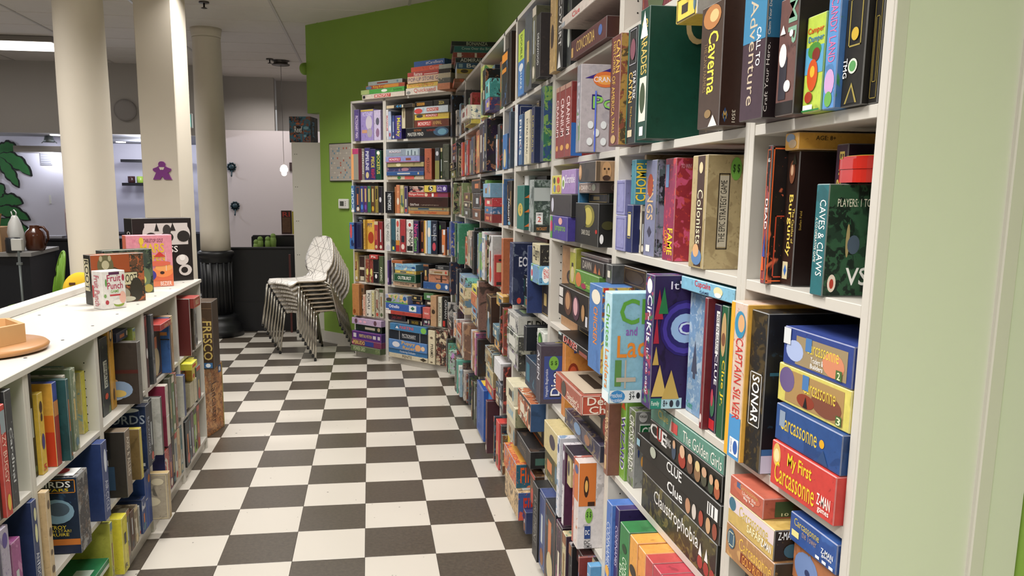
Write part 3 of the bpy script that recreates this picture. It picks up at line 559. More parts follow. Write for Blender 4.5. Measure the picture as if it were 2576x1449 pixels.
BOXES = [
('R', 700, -1858, 16674, 850, 270, 2123, '43303c,,,0', '1f1318,,,0', 'sr 0 .62 1 1 3a7fa8|sv .30 .12 .62 .95 c8b8a0 Adventure|sv .62 .42 .80 .72 fff CALL TO|kr 0 0 .01 .01 000|cr 0 .62 0.13 1 2b6a92|cV 0.0065 .05 0.0286 .58 e8e0e0 Craft Your Hero.|cV 0.0065 .64 0.0286 .98 e8e0e0 Claim Your Destiny', 'box, blue above plum, white script, sixth shelf up, right-hand end bay', 5, 0),
('R', 715, -1959, 16674, 583, 260, 1855, '6b4a45,4a3230,,0.3', '241c1a,,,0', 'sr 0 0 1 .12 1c1614|sv .5 .60 .95 1 7ea890 MP|sr .15 .14 .55 .5 2c2a34|so .1 .42 .5 .62 e8e4e0|so .45 .2 .8 .3 e8e4e0|so .6 .66 .8 .72 e8e4e0|st .1 .70 .4 .78 e8e4e0', 'red-brown box with white shapes, sixth shelf up, right-hand end bay', 5, 0),
('R', 730, -2019, 16674, 547, 240, 1474, 'b8d040,,,0', '5a9a40,,,0', 'sr 0 .40 1 .68 5aa0c8|so .15 .55 .85 .72 4a8a38|sh .08 .80 .92 .88 d05020 Camper|sh .15 .71 .95 .79 2a70a8 Damper|so .4 .52 .8 .66 7a2c20|so .2 .22 .75 .55 c8501c|so .35 .36 .6 .48 e8b030|so .15 .10 .55 .22 a03820|sr .1 .03 .6 .08 e8e8f0|sr 0 0 1 .03 2a7a40', "lime and blue children's box with orange monkey, sixth shelf up, right-hand end bay", 5, 0),
('R', 730, -2077, 16674, 327, 250, 1636, '4f8fd0,,,0', '3a70b0,3a8a50,,0.3', 'sv .25 .42 .8 .98 e070a0 CANDY LAND|so .1 .12 .9 .36 c8a0d0|so .2 .02 .8 .16 6aa850', 'blue box with pink lettering, sixth shelf up, right-hand end bay', 5, 0),
('R', 740, -2110, 16674, 514, 270, 1548, '24221f,,,0', '1a1816,,,0', 'sR .2 .55 .8 1 a09048|st .2 .03 .8 .22 a09048|st .28 .03 .72 .18 24221f|so .28 .30 .72 .44 d8e0d0|so .34 .32 .66 .42 5a9a5a|sv .05 .27 .25 .45 e8e8e8 TMG|so .35 .6 .7 .72 c8a838', 'black box with gold chevrons, sixth shelf up, right-hand end bay', 5, 0),
('R', 750, -2162, 16674, 222, 260, 1503, '1e1c19,,,0', '161412,,,0', 'sR .15 .05 .85 .95 8c7c3c|sR .3 .2 .7 .8 8c7c3c', 'black box with double gold outline, sixth shelf up, right-hand end bay', 5, 0),
('R', 740, -1896, 13804, 166, 260, 2449, '1c1616,8a3a40,,0.5', '1c1616,d86030,,0.35', 'sR .05 .03 .95 .97 f07038|cR .01 .02 .99 .98 f07038|cR .05 .05 .9 .5 c84a30|sv .3 .40 .8 .62 f0f0f0 DEAD|sr .3 .84 .8 .96 181414|sh .32 .86 .78 .93 f0f0f0 AEG|st .15 .1 .7 .3 e06030|st .3 .2 .9 .38 3a4a9a', 'black box with orange angular outline, fifth shelf up, right-hand end bay', 4, 0),
('R', 769, -1913, 13804, 407, 253, 2340, '2d1c16,,,0', '1e0f0c,,,0', 'sv .30 .22 .72 .68 e0c860 Burgundy|sv .72 .32 .90 .58 e0c860 The Castles of|sr .2 .05 .62 .18 cfc4a0|sd .3 .07 .55 .16 3a6ab0|sv .68 .06 .9 .17 2a2a2a alea|so .3 .76 .75 .93 7a4a34|so .4 .82 .62 .9 d8b090|st .5 .9 .85 .98 2a2a20|cV 0.024 .42 0.04 .56 c8a850 Stefan Feld', 'tall dark brown box with yellow script, fifth shelf up, right-hand end bay', 4, 0),
('R', 760, -1917, 16152, 439, 262, 293, 'e0a838,d09830,,0.2', 'd9a02c,,,0', 'so .1 .45 .75 .95 8098b8|so .3 .1 .9 .6 c8b090|ch .12 .55 .26 .8 3a2c10 AGE: 8+|co .28 -.3 .45 .3 24245a', 'yellow box with grey mouse, fifth shelf up, right-hand end bay', 4, 0),
('R', 795, -2020, 13804, 326, 227, 2402, '3a1c34,,,0', '2a1426,,,0', 'sv .2 .45 .75 .95 d8c060 Burgundy|cr 0.09 .72 0.225 .92 d8d0b0|cd 0.105 .75 0.165 .89 3a6ab0|cv 0.168 .74 0.216 .9 2a2a2a alea', 'small plum box with blue gem logo, fifth shelf up, right-hand end bay', 4, 0),
('R', 745, -2054, 13804, 364, 250, 1760, '1f6a72,,,0', '1c3a28,2a5638,0f2418,0.7', 'sv .38 .18 .85 .86 f4f4f0 CAVES & CLAWS|sv .14 .30 .32 .70 e8e8e0 A CO-OPERATIVE GAME|ch 0.149 .10 0.3 .26 f4f4f0 VS|co 0.0288 .04 0.0864 .2 e8d8c8|co 0.0432 .07 0.072 .16 b03828|ch 0.06 .80 0.312 .87 e8e8d0 PLAYERS: 1 TO 4|co 0.132 .35 0.158 .65 a89868|co 0.144 .38 0.228 .55 4a5a6a', 'teal box with white lettering and forest cover, fifth shelf up, right-hand end bay', 4, 0),
('R', 724, -1822, 10374, 667, 290, 3025, 'd8c0b0,c88a70,,0.4', 'e0a82e,3a8ac0,,0.2', 'sr 0 0 .26 1 e0a82e|sr .26 0 1 .28 4a90c8|sv .42 .26 .86 .78 c8302c CAPTAIN SILVER|so .3 .78 .95 .95 3a8ab0|so .5 .82 .9 .93 d8a878|sr .4 .03 .95 .14 f0f0f0|so .62 .04 .9 .13 2a5aa8|sv .42 .04 .58 .13 2a5aa8 QUEEN GAMES', 'yellow and pale blue box with red title, fourth shelf up, right-hand end bay', 3, 0),
('R', 732, -1890, 10374, 622, 290, 2950, '1c1c1e,4a3c20,2c2414,0.5', '15161c,1c3040,,0.3', 'sv .28 .30 .72 .60 f0f0f0 SONAR|sR .15 .28 .85 .62 d0d0d0|cr 0 0 0.24 .12 c8c8e0|cr 0 .12 0.24 .16 3a6aa0|cr 0.03 .62 0.27 .64 2a5a70|co 0.105 .45 0.18 .56 902830', 'black box with white vertical title and porthole cover, fourth shelf up, right-hand end bay', 3, 0),
('R', 735, -1988, 10374, 1969, 200, 788, 'c8281e,,,0', 'b8241c,f0e8e0,,0', 'so .03 .45 .16 .98 d8b060|so .05 .55 .14 .85 e8d8a0|sh .28 .52 .66 .9 f0d030 My First|sh .08 .12 .72 .58 f0d030 Carcassonne|sh .76 .22 .95 .5 f4f0e8 Z-MAN|sh .78 .08 .94 .2 f4f0e8 games|cr .1 .55 .7 .95 e8e4e0|ch .15 .6 .65 .9 20201e DIC|cr .3 0 .7 .3 d8c030', 'bright red box with yellow lettering, fourth shelf up, right-hand end bay', 3, 0),
('R', 740, -1985, 11172, 1996, 190, 645, '1c4a8c,17407c,,0.3', '15396e,,,0', 'sh .08 .35 .66 .80 e0c040 Carcassonne|sr .07 .42 .16 .85 8a9ab0|so .70 .42 .77 .64 f0a828|st .68 .05 .84 .4 2c4a78', 'plain blue box with yellow lettering and orange sun, fourth shelf up, right-hand end bay', 3, 0),
('R', 750, -1967, 11827, 2161, 200, 672, 'd8cc60,,,0', 'c8bc58,,,0', 'sr .12 .08 .92 .9 a88858|so .02 .3 .25 .95 6a5a88|so .5 .1 .9 .7 7a4838|so .3 .1 .55 .45 8a3a28|sh .38 .48 .82 .86 e0c850 Carcassonne|sr .37 .55 .46 .92 4a78b0|st .40 .12 .46 .4 1a1a1a|sr .84 .08 .91 .3 4a6a38|sh .85 .09 .9 .27 e8e8c0 3', 'pale yellow box with dragon picture, fourth shelf up, right-hand end bay', 3, 0),
('R', 749, -1979, 12510, 2032, 200, 654, '28408c,,,0', '1e3070,,,0', 'sr .2 .10 .93 .84 9a8868|so .05 .15 .32 .7 a8b8e0|so .6 .1 .9 .7 d08868|sh .36 .48 .82 .82 e0c850 Carcassonne|sr .35 .52 .44 .86 4a78b0|sh .44 .28 .62 .42 f0f0f0 Traders &|sh .44 .14 .62 .26 f0f0f0 Builders|sr 0 .55 .12 1 d8dce0|sr .80 .1 .88 .34 4a6a38|sh .82 .12 .86 .3 e8e8c0 2', 'deep blue box with farm picture and white tape, fourth shelf up, right-hand end bay', 3, 0),
('R', 720, -1863, 8469, 1877, 200, 663, 'a87848,c89858,,0.4', '3a2c20,7a5a30,,0.3', 'sh .30 .50 .95 .86 e0b850 Carcassonne|sr .34 .16 .80 .46 7a3018|sh .38 .18 .78 .44 f0b050 GOLD RUSH|so .04 .3 .22 .9 3a5a70|sR .07 .38 .19 .8 c8c8b0', 'brown box with orange lettering, third shelf up, right-hand end bay', 2, 0),
('R', 720, -1866, 9139, 1781, 200, 566, 'c8a858,b89848,,0.3', '2c2018,c8a050,,0.3', 'sr 0 .5 1 1 d8c8cc|so .02 .5 .18 .98 3a6a80|sh .26 .50 .88 .88 c8b040 Carcassonne|sh .45 .22 .78 .48 f0e8c0 SAFARI|sh .76 .18 .96 .44 f0f0f0 Z-MAN|ch 0.03 .7 0.18 .95 f0f0f0 Z-MAN|co 0.09 .1 0.24 .55 3a5a6a', 'sandy box with safari picture, third shelf up, right-hand end bay', 2, 0),
('R', 720, -1868, 9711, 1307, 200, 382, 'b85840,a84c38,,0.3', 'a8503c,,,0', 'so .12 .3 .92 .95 c06a50|sr .22 .62 .34 .9 4a6088|sh .32 .68 .85 .88 c8a868 Carcassonne|sh .40 .46 .80 .64 f0e8e0 Under the|sh .45 .26 .76 .43 f0e8e0 Big Top|cr 0.11 .1 0.55 .85 3a4a30|co 0.275 .3 0.495 .8 4a3828|ch 0.165 .15 0.248 .3 c8c8a0 10', 'terracotta box with tent picture, third shelf up, right-hand end bay', 2, 0),
('R', 752, -2052, 8913, 1308, 170, 644, 'a8683c,,,0', '24365a,,,0', 'so .05 .0 .6 .9 7088b8|st .2 .3 .6 .95 7088b8|so .3 .3 .42 .5 303860|sr .68 .1 .95 .6 2c3c60', 'orange-brown box with blue star creature, third shelf up, right-hand end bay', 2, 0),
('R', 746, -2045, 9563, 1396, 170, 502, '1e4a94,2a5aa4,,0.3', '1a3c78,,,0', 'sh .10 .62 .64 .88 d8c050 Carcassonne|sh .28 .38 .60 .62 a89088 the Tower|sr .06 .22 .22 .44 e0d890|sh .70 .38 .94 .56 f0f0f0 Z-MAN|sh .72 .26 .92 .36 f0f0f0 games|sr .60 .10 .68 .2 f0f0f0|sr .74 .09 .82 .19 f0f0f0|sr .88 .08 .96 .18 f0f0f0', 'medium blue box with tiny pale tower, third shelf up, right-hand end bay', 2, 0),
('R', 720, -1949, 4004, 1129, 250, 2196, '4a6a9a,2c4a7a,,0.4', '2a3a5a,,,0', '', 'blue box, second shelf up, right-hand end bay', 1, 0),
('R', 774, -2062, 4004, 1221, 248, 1996, '6a4a3a,,,0', '4a3228,,,0', '', 'brown box, second shelf up, right-hand end bay', 1, 0),
('R', 690, -1092, 16674, 822, 157, 2842, '6a3632,,,0', '8a4a34,b0883c,5a4a30,0.6', 'sv .55 .66 .95 .95 d8b050 CATAN|sv .25 .66 .50 .95 d8b050 HISTORIES|sv .2 .28 .52 .64 d8b050 OF AMERICA|sv .3 .12 .6 .26 d8b050 TRAILS|so .25 .02 .75 .1 b89868|sr 0 0 .06 1 4a2020', 'red-brown box with gold lettering, sixth shelf up, second bay from right', 5, 1),
('R', 705, -1189, 16674, 770, 142, 2873, '23282b,,,0', '2a5a52,,,0', 'sr 0 0 .12 1 2f6a60|sv .60 .38 .92 .62 f0f0f0 STAR TREK|sv .22 .36 .58 .62 e0b860 CATAN|sv .3 .14 .8 .32 c8a040 Final Frontier|sr .25 .06 .7 .12 d0c0a0|sR .2 .68 .9 .98 a0a0a8|so .3 .72 .8 .9 7a4a58', 'black-teal box with gold and white title, sixth shelf up, second bay from right', 5, 1),
('R', 680, -1355, 16674, 625, 310, 2978, '0f4234,,,0', '0c4636,0a3c2e,,0.2', 'sv .2 .50 .85 .92 c8b060 CHARADES|sr .15 .14 .9 .48 e0dcd0|so .2 .2 .8 .44 3a4a30|sr .3 .03 .7 .1 e8e8e8|st .1 .78 .9 .98 e8e8e8|co 0.282 .72 0.461 .98 b8a070|co 0.32 .76 0.461 .95 0c3a2c|cr 0.423 .2 0.47 .65 b8885c|co 0.432 .3 0.47 .6 e0d0b8', 'very large deep green box, cream panel, sixth shelf up, second bay from right', 5, 1),
('R', 696, -1680, 16674, 1004, 270, 2314, '46352c,,,0', '3a221a,,,0', 'sv .38 .28 .82 .78 e8d850 Caverna|sv .2 .3 .34 .7 8a7050 THE CAVE FARMERS|so .1 .80 .9 1 b07848|so .4 .85 .8 .95 e0b880|so .35 .08 .65 .15 8a7048|st .55 0 .95 .1 e8e4dc|cd 0.0204 .03 0.0646 .15 38507a|ch 0.0306 .06 0.0544 .12 d8b060 M|cv 0.0935 .03 0.119 .13 d8d0c0 3501', 'dark brown box with bold yellow lettering, sixth shelf up, second bay from right', 5, 1),
('R', 700, -1528, 19000, 1114, 200, 500, 'e8c840,,,0', 'd8d4d0,,,0', '', 'small yellow and pink box lying on top, sixth shelf up, second bay from right', 5, 1),
('R', 850, -1023, 16674, 2708, 150, 196, '6a2030,3a6a40,,0.4', '40181c,,,0', '', 'thin dark red box under the green one, sixth shelf up, second bay from right', 5, 1),
('R', 746, -1002, 13804, 859, 160, 1000, '8c8cc0,,,0', '7c7cb0,,,0', 'sR .1 .08 .9 .92 7070a8', 'lower small lilac box, fifth shelf up, second bay from right', 4, 1),
('R', 746, -1000, 14814, 766, 160, 983, '8f90c4,,,0', '7c7cb0,,,0', 'sR .1 .08 .9 .92 7070a8', 'upper small lilac box, fifth shelf up, second bay from right', 4, 1),
('R', 750, -1089, 13804, 498, 200, 1307, '1e2a66,,,0', '1a2458,,,0', 'sr .25 .35 .7 .8 d8cc98|sR .2 .3 .75 .85 a89c60', 'navy box with cream label, fifth shelf up, second bay from right', 4, 1),
('R', 730, -1176, 15121, 336, 200, 1172, '2c8094,,,0', '2a7a8c,d8b838,,0', 'cV 0 .08 0.15 .92 e8c838 CHOMP!|cr 0.15 .1 0.156 .12 28607c', 'teal box with fat yellow lettering, fifth shelf up, second bay from right', 4, 1),
('R', 770, -1140, 13804, 93, 200, 2192, 'd8d0b8,,,0', 'c8c0a8,,,0', 'sv .3 .4 .8 .9 8a4a3a CLAMOUR|so .2 .1 .8 .3 2a2a2a', 'slim cream box, fifth shelf up, second bay from right', 4, 1),
('R', 770, -1159, 13804, 157, 252, 2641, 'b8986a,a88858,,0.3', 'c0a070,a08050,,0.4', 'sv .3 .1 .8 .5 6a4a2a KINGDOM', 'tall tan wood-coloured box, fifth shelf up, second bay from right', 4, 1),
('R', 758, -1211, 13804, 820, 260, 2459, '7c80a0,,,0', '30323a,9090a8,5a6a70,0.6', 'sv .2 .38 .75 .8 d8b890 KINGS|so .2 .62 .7 .86 a04a3a|sd .3 .20 .7 .32 3a3a50|sr .25 .05 .6 .12 e8e8e8|cR 0.015 .05 0.142 .95 8c90a8', 'grey-blue box with framed picture cover, fifth shelf up, second bay from right', 4, 1),
('R', 755, -1358, 13804, 692, 267, 2448, '8e2450,c8303c,,0.5', 'a01c30,c83828,d84a7a,0.5', 'sv .45 .06 .92 .32 f0d830 FAME|sv .15 .08 .42 .30 f0a030 CLAIM TO|sr .1 .72 .4 .94 7090c0|ch 0.045 .88 0.142 .96 d8a0b0 TO WIN!', 'magenta-red box with yellow lettering, fifth shelf up, second bay from right', 4, 1),
('R', 744, -1552, 13804, 786, 278, 2423, 'b4a070,a08c5c,,0.4', 'bca97c,a8946a,,0.5', 'sr .38 .02 .85 1 3e261c|sv .45 .22 .80 .70 e8e0c0 Colonists|so .2 .03 .9 .18 5a80b0|so .3 .1 .7 .22 d8a878|so .5 .84 .75 .94 d8c8a0|cr 0.101 .2 0.179 .82 c4bca8|cR 0.0952 .18 0.185 .84 2a2018|cV 0.112 .24 0.162 .78 1c1814 THE EPIC STRATEGY GAME|co 0.185 .78 0.274 .98 7ab850|ch 0.202 .84 0.258 .92 1c4018 $ $', 'tan map-patterned box with green sticker, fifth shelf up, second bay from right', 4, 1),
('R', 674, -1002, 10374, 1255, 139, 2476, '4678b8,3a68a8,,0.3', '3a68a8,d8b850,8a4a28,0.5', 'sv .3 .32 .8 .75 e88830 CHICKEN|so .2 .78 .9 .95 e8e0d0|cr 0.03 .94 0.135 1 c83828', 'blue box with orange lettering and chicken picture, fourth shelf up, second bay from right', 3, 1),
('R', 607, -1378, 10374, 576, 280, 2694, 'b8dce8,90c0d0,,0.3', '86c0d8,78b4cc,,0.3', 'sv .3 .5 .8 .9 58a040 Chutes|sv .3 .12 .8 .48 e08830 Ladders|sr 0 0 1 .1 e0ecf0|cr 0 0 0.29 .12 e4ecf0|co -0.0058 .0 0.145 .12 3a88c8|ch 0.0116 .055 0.116 .10 f0f4f8 Preschool|ch 0.0116 .015 0.122 .05 f0f4f8 Pre-scolaire|ch 0.18 .03 0.232 .09 202428 3+|ch 0.186 .09 0.226 .11 202428 AGE|co 0.244 .04 0.278 .10 202428|ch 0.0725 .72 0.841 .95 5aa03a Chutes|ch 0.131 .62 0.232 .70 8a5ab0 and|ch 0.058 .42 0.696 .62 e08a30 Ladders|cr 0.0435 .16 0.101 .4 5a8a48|cr 0.058 .2 0.232 .24 b8b0a0|cr 0.131 .14 0.145 .4 b8b0a0', 'pale blue box with green and orange title, fourth shelf up, second bay from right', 3, 1),
('R', 687, -1443, 10374, 564, 290, 3178, '3c2468,a83050,3a7a50,0.4', '2e1c54,24163e,,0.3', "sv .3 .5 .85 .85 e8e8f0 Cir-Kis|so .2 .86 .8 .97 e8f0e8|sv .3 .1 .7 .45 e0e0f0 It's so easy|cr 0 0 0.27 .085 b8dce8|cr 0 0 0.0972 .085 2a8a78|ch 0.0135 .02 0.081 .065 e0f0e8 Family|ch 0.113 .02 0.151 .07 202030 8+|co 0.167 .015 0.2 .07 202030|co 0.221 .015 0.254 .07 3a4a60|co 0.0594 .40 0.481 .82 2c1c6c|co 0.081 .42 0.459 .80 4a3aa0|co 0.113 .46 0.427 .76 2a2068|co 0.149 .50 0.392 .72 a0c0e8|co 0.211 .56 0.338 .66 4a3aa0|ch 0.216 .565 0.324 .655 d8e8f8 C|ct 0 .1 0.135 .34 d8b868|ct 0.0945 .08 0.243 .30 c8a858|ct 0 .68 0.081 .9 b02840|ct 0.0405 .72 0.122 .92 2a7a48|ct 0.0054 .5 0.054 .7 b02840|ct 0.0054 .34 0.0594 .48 c8a858|ch 0.135 .88 0.702 .96 e8e0f0 It's so easy", 'purple box with ringed circle cover, fourth shelf up, second bay from right', 3, 1),
('R', 772, -1509, 10374, 815, 250, 2815, '6a90b8,a8bcd0,90a8c0,0.5', '5a80a8,a8bcd0,,0.4', 'st .3 .35 .7 .62 4a5064|sr .42 .3 .58 .5 4a5064|sh .1 .04 .5 .1 3a9a78 Cosmic', 'sky-blue box with cloudy tower picture, fourth shelf up, second bay from right', 3, 1),
('R', 743, -1656, 10374, 144, 250, 2871, '7a1c28,,,0', '6a1822,,,0', 'so .2 .05 .8 .12 e8d8d8', 'narrow maroon box, fourth shelf up, second bay from right', 3, 1),
('R', 758, -1672, 10374, 307, 250, 2758, '2a1c40,,,0', '241838,,,0', 'sv .5 .38 .9 .62 f4f4f4 CLUE|sr .45 .62 .95 .95 e0e0e0|sv .5 .64 .9 .93 303030 MISE EN GARDE|sr .08 .02 .95 .1 b82830|so .15 .12 .85 .3 3a6a50|so .2 .2 .6 .34 b84858', 'dark violet box with white lettering and white label, fourth shelf up, second bay from right', 3, 1),
('R', 754, -1717, 10374, 292, 250, 2787, '1f5a3a,,,0', '1f5a3a,d8b838,,0.2', 'sv .35 .25 .95 .6 e0c030 Clue Jr.|so .1 .62 .9 .95 b89868|so .2 .7 .8 .8 7a5038', 'green box with yellow lettering, left of the yellow one, fourth shelf, second bay from right', 3, 1),
('R', 750, -1503, 13253, 2776, 220, 298, '7cbad8,,,0', '1c5a68,,,0', 'sh .28 .35 .58 .95 c83848 Cupcake|sh .32 .08 .62 .28 3a4a70 GAME|so .64 .2 .8 .85 e8d8a8|so .66 .1 .78 .45 e8e8e8|tr 0 0 1 1 1a4a50', 'flat pale blue box with red script laid flat, fourth shelf, second bay', 3, 1),
('R', 758, -1056, 12856, 1868, 200, 550, '2c2018,3c2c20,,0.4', '241a12,,,0', 'sR .03 .1 .97 .9 6a5638|so .1 .2 .9 .8 3c3024', 'dark embossed metal tin lying high, fourth shelf up, second bay from right', 3, 1),
('R', 722, -1000, 12858, 553, 180, 542, '5a5a58,3a3c3e,,0.5', '4a4a48,,,0', '', 'small grey box lying high, fourth shelf up, second bay from right', 3, 1),
('R', 750, -1297, 7154, 4664, 270, 993, '33302a,4a4830,6a6238,0.5', '24221e,,,0', 'sh .2 .38 .80 .82 f0f0f0 Claustrophobia|so .80 .1 .86 .4 a04038|so .87 .08 .93 .38 a04038|so .94 .06 1.0 .36 a04038|st .81 .4 .85 .7 e8e8e8|st .88 .4 .92 .7 e8e8e8', 'charcoal box with long white lettering, third shelf up, second bay from right', 2, 1),
('R', 750, -1293, 8157, 4787, 270, 450, '26221f,,,0', '201c1a,,,0', 'sh .38 .25 .58 .85 f0f0f0 Clue|so .62 .1 .68 .9 b88868|so .70 .1 .75 .9 d0c8c0|so .78 .1 .83 .9 a84838|so .86 .1 .91 .9 c8a078|so .93 .1 .98 .9 904838', 'dark box with a row of small portraits, third shelf up, second bay from right', 2, 1),
('R', 745, -1260, 8617, 5205, 277, 465, '242220,,,0', '1c1a18,c8c8c8,,0', 'sh .42 .38 .60 .92 f0f0f0 CLUE|sr .88 .12 .98 .72 e8e8e8|sr .89 .15 .9 .7 222|sr .91 .15 .92 .7 222|sr .94 .15 .95 .7 222|so .20 .35 .28 .98 d8e0d0|sr 0 .3 .05 .7 8ab0c0', 'black box with barcode and white lettering, third shelf up, second bay from right', 2, 1),
('R', 750, -1340, 9092, 4307, 270, 594, '26241f,3a3632,,0.3', '1a1816,,,0', 'sh .01 .35 .24 .92 f0f0f0 CL|sh .12 .32 .2 .9 c83028 U|sh .2 .3 .28 .88 f0f0f0 E|sh .26 .4 .34 .8 e0e0e0 BANG|so .36 .1 .42 .8 3a4a60|so .37 .55 .41 .9 c8a080|so .46 .05 .56 .7 a03828|so .475 .45 .545 .98 d8b090|so .58 .1 .66 .7 6a4838|so .59 .5 .65 .88 d0a888|so .68 .05 .76 .7 8a6848|so .69 .45 .75 .85 d8c088|so .77 .1 .84 .65 4a4a3a|so .775 .45 .835 .82 c8a080|so .86 .05 .92 .6 3a4a38|so .87 .4 .915 .78 c8a080|so .93 .05 1 .6 a85838|so .935 .4 .985 .78 d8a070', 'black box with a group of seated figures, third shelf up, second bay from right', 2, 1),
('R', 750, -1342, 9696, 4326, 270, 449, '5a9080,4f8474,,0.3', '2a4a40,,,0', 'sh .12 .40 .28 .88 b8a858 Clue|st .30 .15 .36 .95 e0d8d0|sr .33 .2 .42 .75 c84a48|sh .50 .15 .98 .75 e8e8e0 The Golden Girls', 'sage green box with white script, third shelf up, second bay from right', 2, 1),
('R', 724, -1032, 7154, 331, 250, 2203, '8a5a48,a06a50,,0.4', '7a4c3c,,,0', 'sv .5 .45 .95 .9 e8d0a0 CRACK|sv .1 .35 .45 .8 e8d0a0 THE CASE|sr .3 .08 .8 .28 c8a878', 'brown-red box with cream vertical title, third shelf up, second bay from right', 2, 1),
('R', 754, -1003, 7154, 277, 250, 2178, '6a8898,b05038,90a8b0,0.6', '5a7080,,,0', '', 'slim grey-blue and orange box, third shelf up, second bay from right', 2, 1),
('R', 761, -1066, 7154, 486, 250, 2399, '7cac38,,,0', '6a9a30,,,0', 'sv .15 .12 .9 .80 f0f0f8 WIZARD|sv .22 .14 .83 .78 4a3a8a WIZARD|st .1 .88 .9 1 d86030', 'lime green box with outlined purple lettering, third shelf up, second bay from right', 2, 1),
('R', 769, -1115, 7154, 567, 250, 2242, '8c8c88,6a7a4a,4a4a48,0.5', '848684,6a6c6a,,0.3', 'sv .15 .2 .85 .92 f0f0e8 CROSS ROADS|co 0.04 .86 0.14 1 d8d8d8|ch 0.05 .9 0.13 .97 202020 POPULAR|cr 0.05 .62 0.44 .84 e8f0e8|cr 0.058 .64 0.43 .82 1c6a3c|ch 0.076 .66 0.4 .8 f0f8f0 CROSS|co 0.11 .35 0.18 .5 3a78b8|co 0.08 .28 0.12 .42 e0a048|co 0.04 .4 0.06 .56 2a3a6a', 'grey box with green road sign, third shelf up, second bay from right', 2, 1),
('R', 690, -1186, 4004, 470, 240, 2921, '3a6ab8,,,0', '', 'sv .2 .35 .8 .8 d8e0f0 CODENAMES|sv .2 .05 .8 .3 d8e0f0 Disney|so .1 .26 .9 .36 e0a848', 'blue box of the row of similar spines, second shelf up, second bay from right', 1, 1),
('R', 700, -1234, 4004, 336, 240, 2921, '3a2a68,,,0', '2a1f50,,,0', 'sv .2 .42 .8 .82 d8d0e8 CODENAMES|sr .2 .04 .8 .2 c83a5a', 'purple box of the row of similar spines, second shelf up, second bay from right', 1, 1),
('R', 680, -1339, 4004, 748, 240, 2921, '2c7c42,,,0', '1f6232,,,0', 'sv .35 .30 .85 .72 e0f0d8 CODENAMES|sv .1 .40 .35 .62 e0f0d8 DUET|so .3 .76 .8 .84 143c1c|so .2 .05 .9 .16 1c4a28', 'green box of the row of similar spines, second shelf up, second bay from right', 1, 1),
('R', 680, -1420, 4004, 572, 240, 2921, 'e09a30,,,0', 'd88a28,,,0', 'sv .35 .25 .85 .65 f8e8c0 CODENAMES|sv .1 .30 .35 .55 f8e8c0 PICTURES|so .1 .66 .95 .76 2c2018|so .2 .04 .7 .14 2c2018', 'first orange box of the row of similar spines, second shelf up, second bay from right', 1, 1),
('R', 680, -1484, 4004, 509, 240, 2921, 'e29430,,,0', 'd88a28,,,0', 'sv .35 .25 .85 .65 f8e8c0 CODENAMES|sv .1 .30 .35 .55 f8e8c0 PICTURES|so .1 .66 .95 .76 2c2018|so .2 .04 .7 .14 2c2018', 'second orange box of the row of similar spines, second shelf up, second bay from right', 1, 1),
('R', 680, -1537, 4004, 483, 240, 2921, 'b83a38,,,0', 'a03034,,,0', 'sv .3 .25 .85 .65 f8e0d8 CODENAMES|so .1 .66 .95 .76 2c1414', 'red box of the row of similar spines, second shelf up, second bay from right', 1, 1),
('R', 680, -1589, 4004, 485, 240, 2921, 'b42c40,,,0', '982438,,,0', 'sv .3 .25 .85 .65 f8e0d8 CODENAMES|so .1 .66 .95 .76 2c1414', 'first crimson box of the row of similar spines, second shelf up, second bay from right', 1, 1),
('R', 680, -1640, 4004, 354, 240, 2921, 'b02a3e,,,0', '901f34,,,0', 'sv .3 .25 .85 .65 f8e0d8 CODENAMES|so .1 .66 .95 .76 2c1414', 'second crimson box of the row of similar spines, second shelf up, second bay from right', 1, 1),
('R', 700, -1676, 4004, 369, 220, 2921, '3a2c26,,,0', '2c201c,,,0', '', 'dark brown box right of the crimson ones, second shelf up, second bay from right', 1, 1),
('R', 718, -1714, 4004, 346, 220, 2921, '2c2c2e,4a4038,,0.3', '222224,,,0', '', 'charcoal box right of the crimson ones, second shelf up, second bay from right', 1, 1),
('R', 742, -1749, 4004, 268, 220, 2921, '242428,,,0', '1c1c20,,,0', '', 'black box right of the crimson ones, second shelf up, second bay from right', 1, 1),
('R', 727, -161, 19904, 820, 220, 2898, 'b89860,6a4a30,d8b878,0.4', 'c8a868,,,0', 'so .2 .3 .8 .6 3a2a20', 'tan and yellow box, top shelf, third bay from right', 6, 2),
('R', 735, -244, 19904, 885, 240, 2650, '232428,,,0', '1b1c1f,,,0', 'sv .3 .3 .8 .95 c8c8c8 COVERT|st .2 .02 .8 .25 e0e0e0', 'black box with white lettering, top shelf, third bay from right', 6, 2),
('R', 750, -334, 19904, 584, 220, 2582, '34383a,50584a,,0.4', '2a2c2c,,,0', 'so .2 .25 .8 .5 c8d0c8', 'dark grey box with pale disc, top shelf, third bay from right', 6, 2),
('R', 730, -483, 19904, 4168, 250, 620, '5a3032,4e2a2c,,0.3', '3c1e20,,,0', 'sh .18 .25 .70 .80 d8b868 CONCORDIA|so .80 .3 .9 .8 4a68a8|sr .02 .1 .08 .6 c8a060', 'red-brown box with gold capitals, top shelf, third bay from right', 6, 2),
('R', 717, -393, 21114, 5572, 250, 347, 'd8ccc4,,,0', 'c8bcb4,,,0', 'sh .2 .2 .5 .7 c84048 Clue|sh .6 .3 .8 .6 d88088 Family|sr .0 .1 .08 .5 a8b0b8', 'pinkish white box lying flat, top shelf, third bay from right', 6, 2),
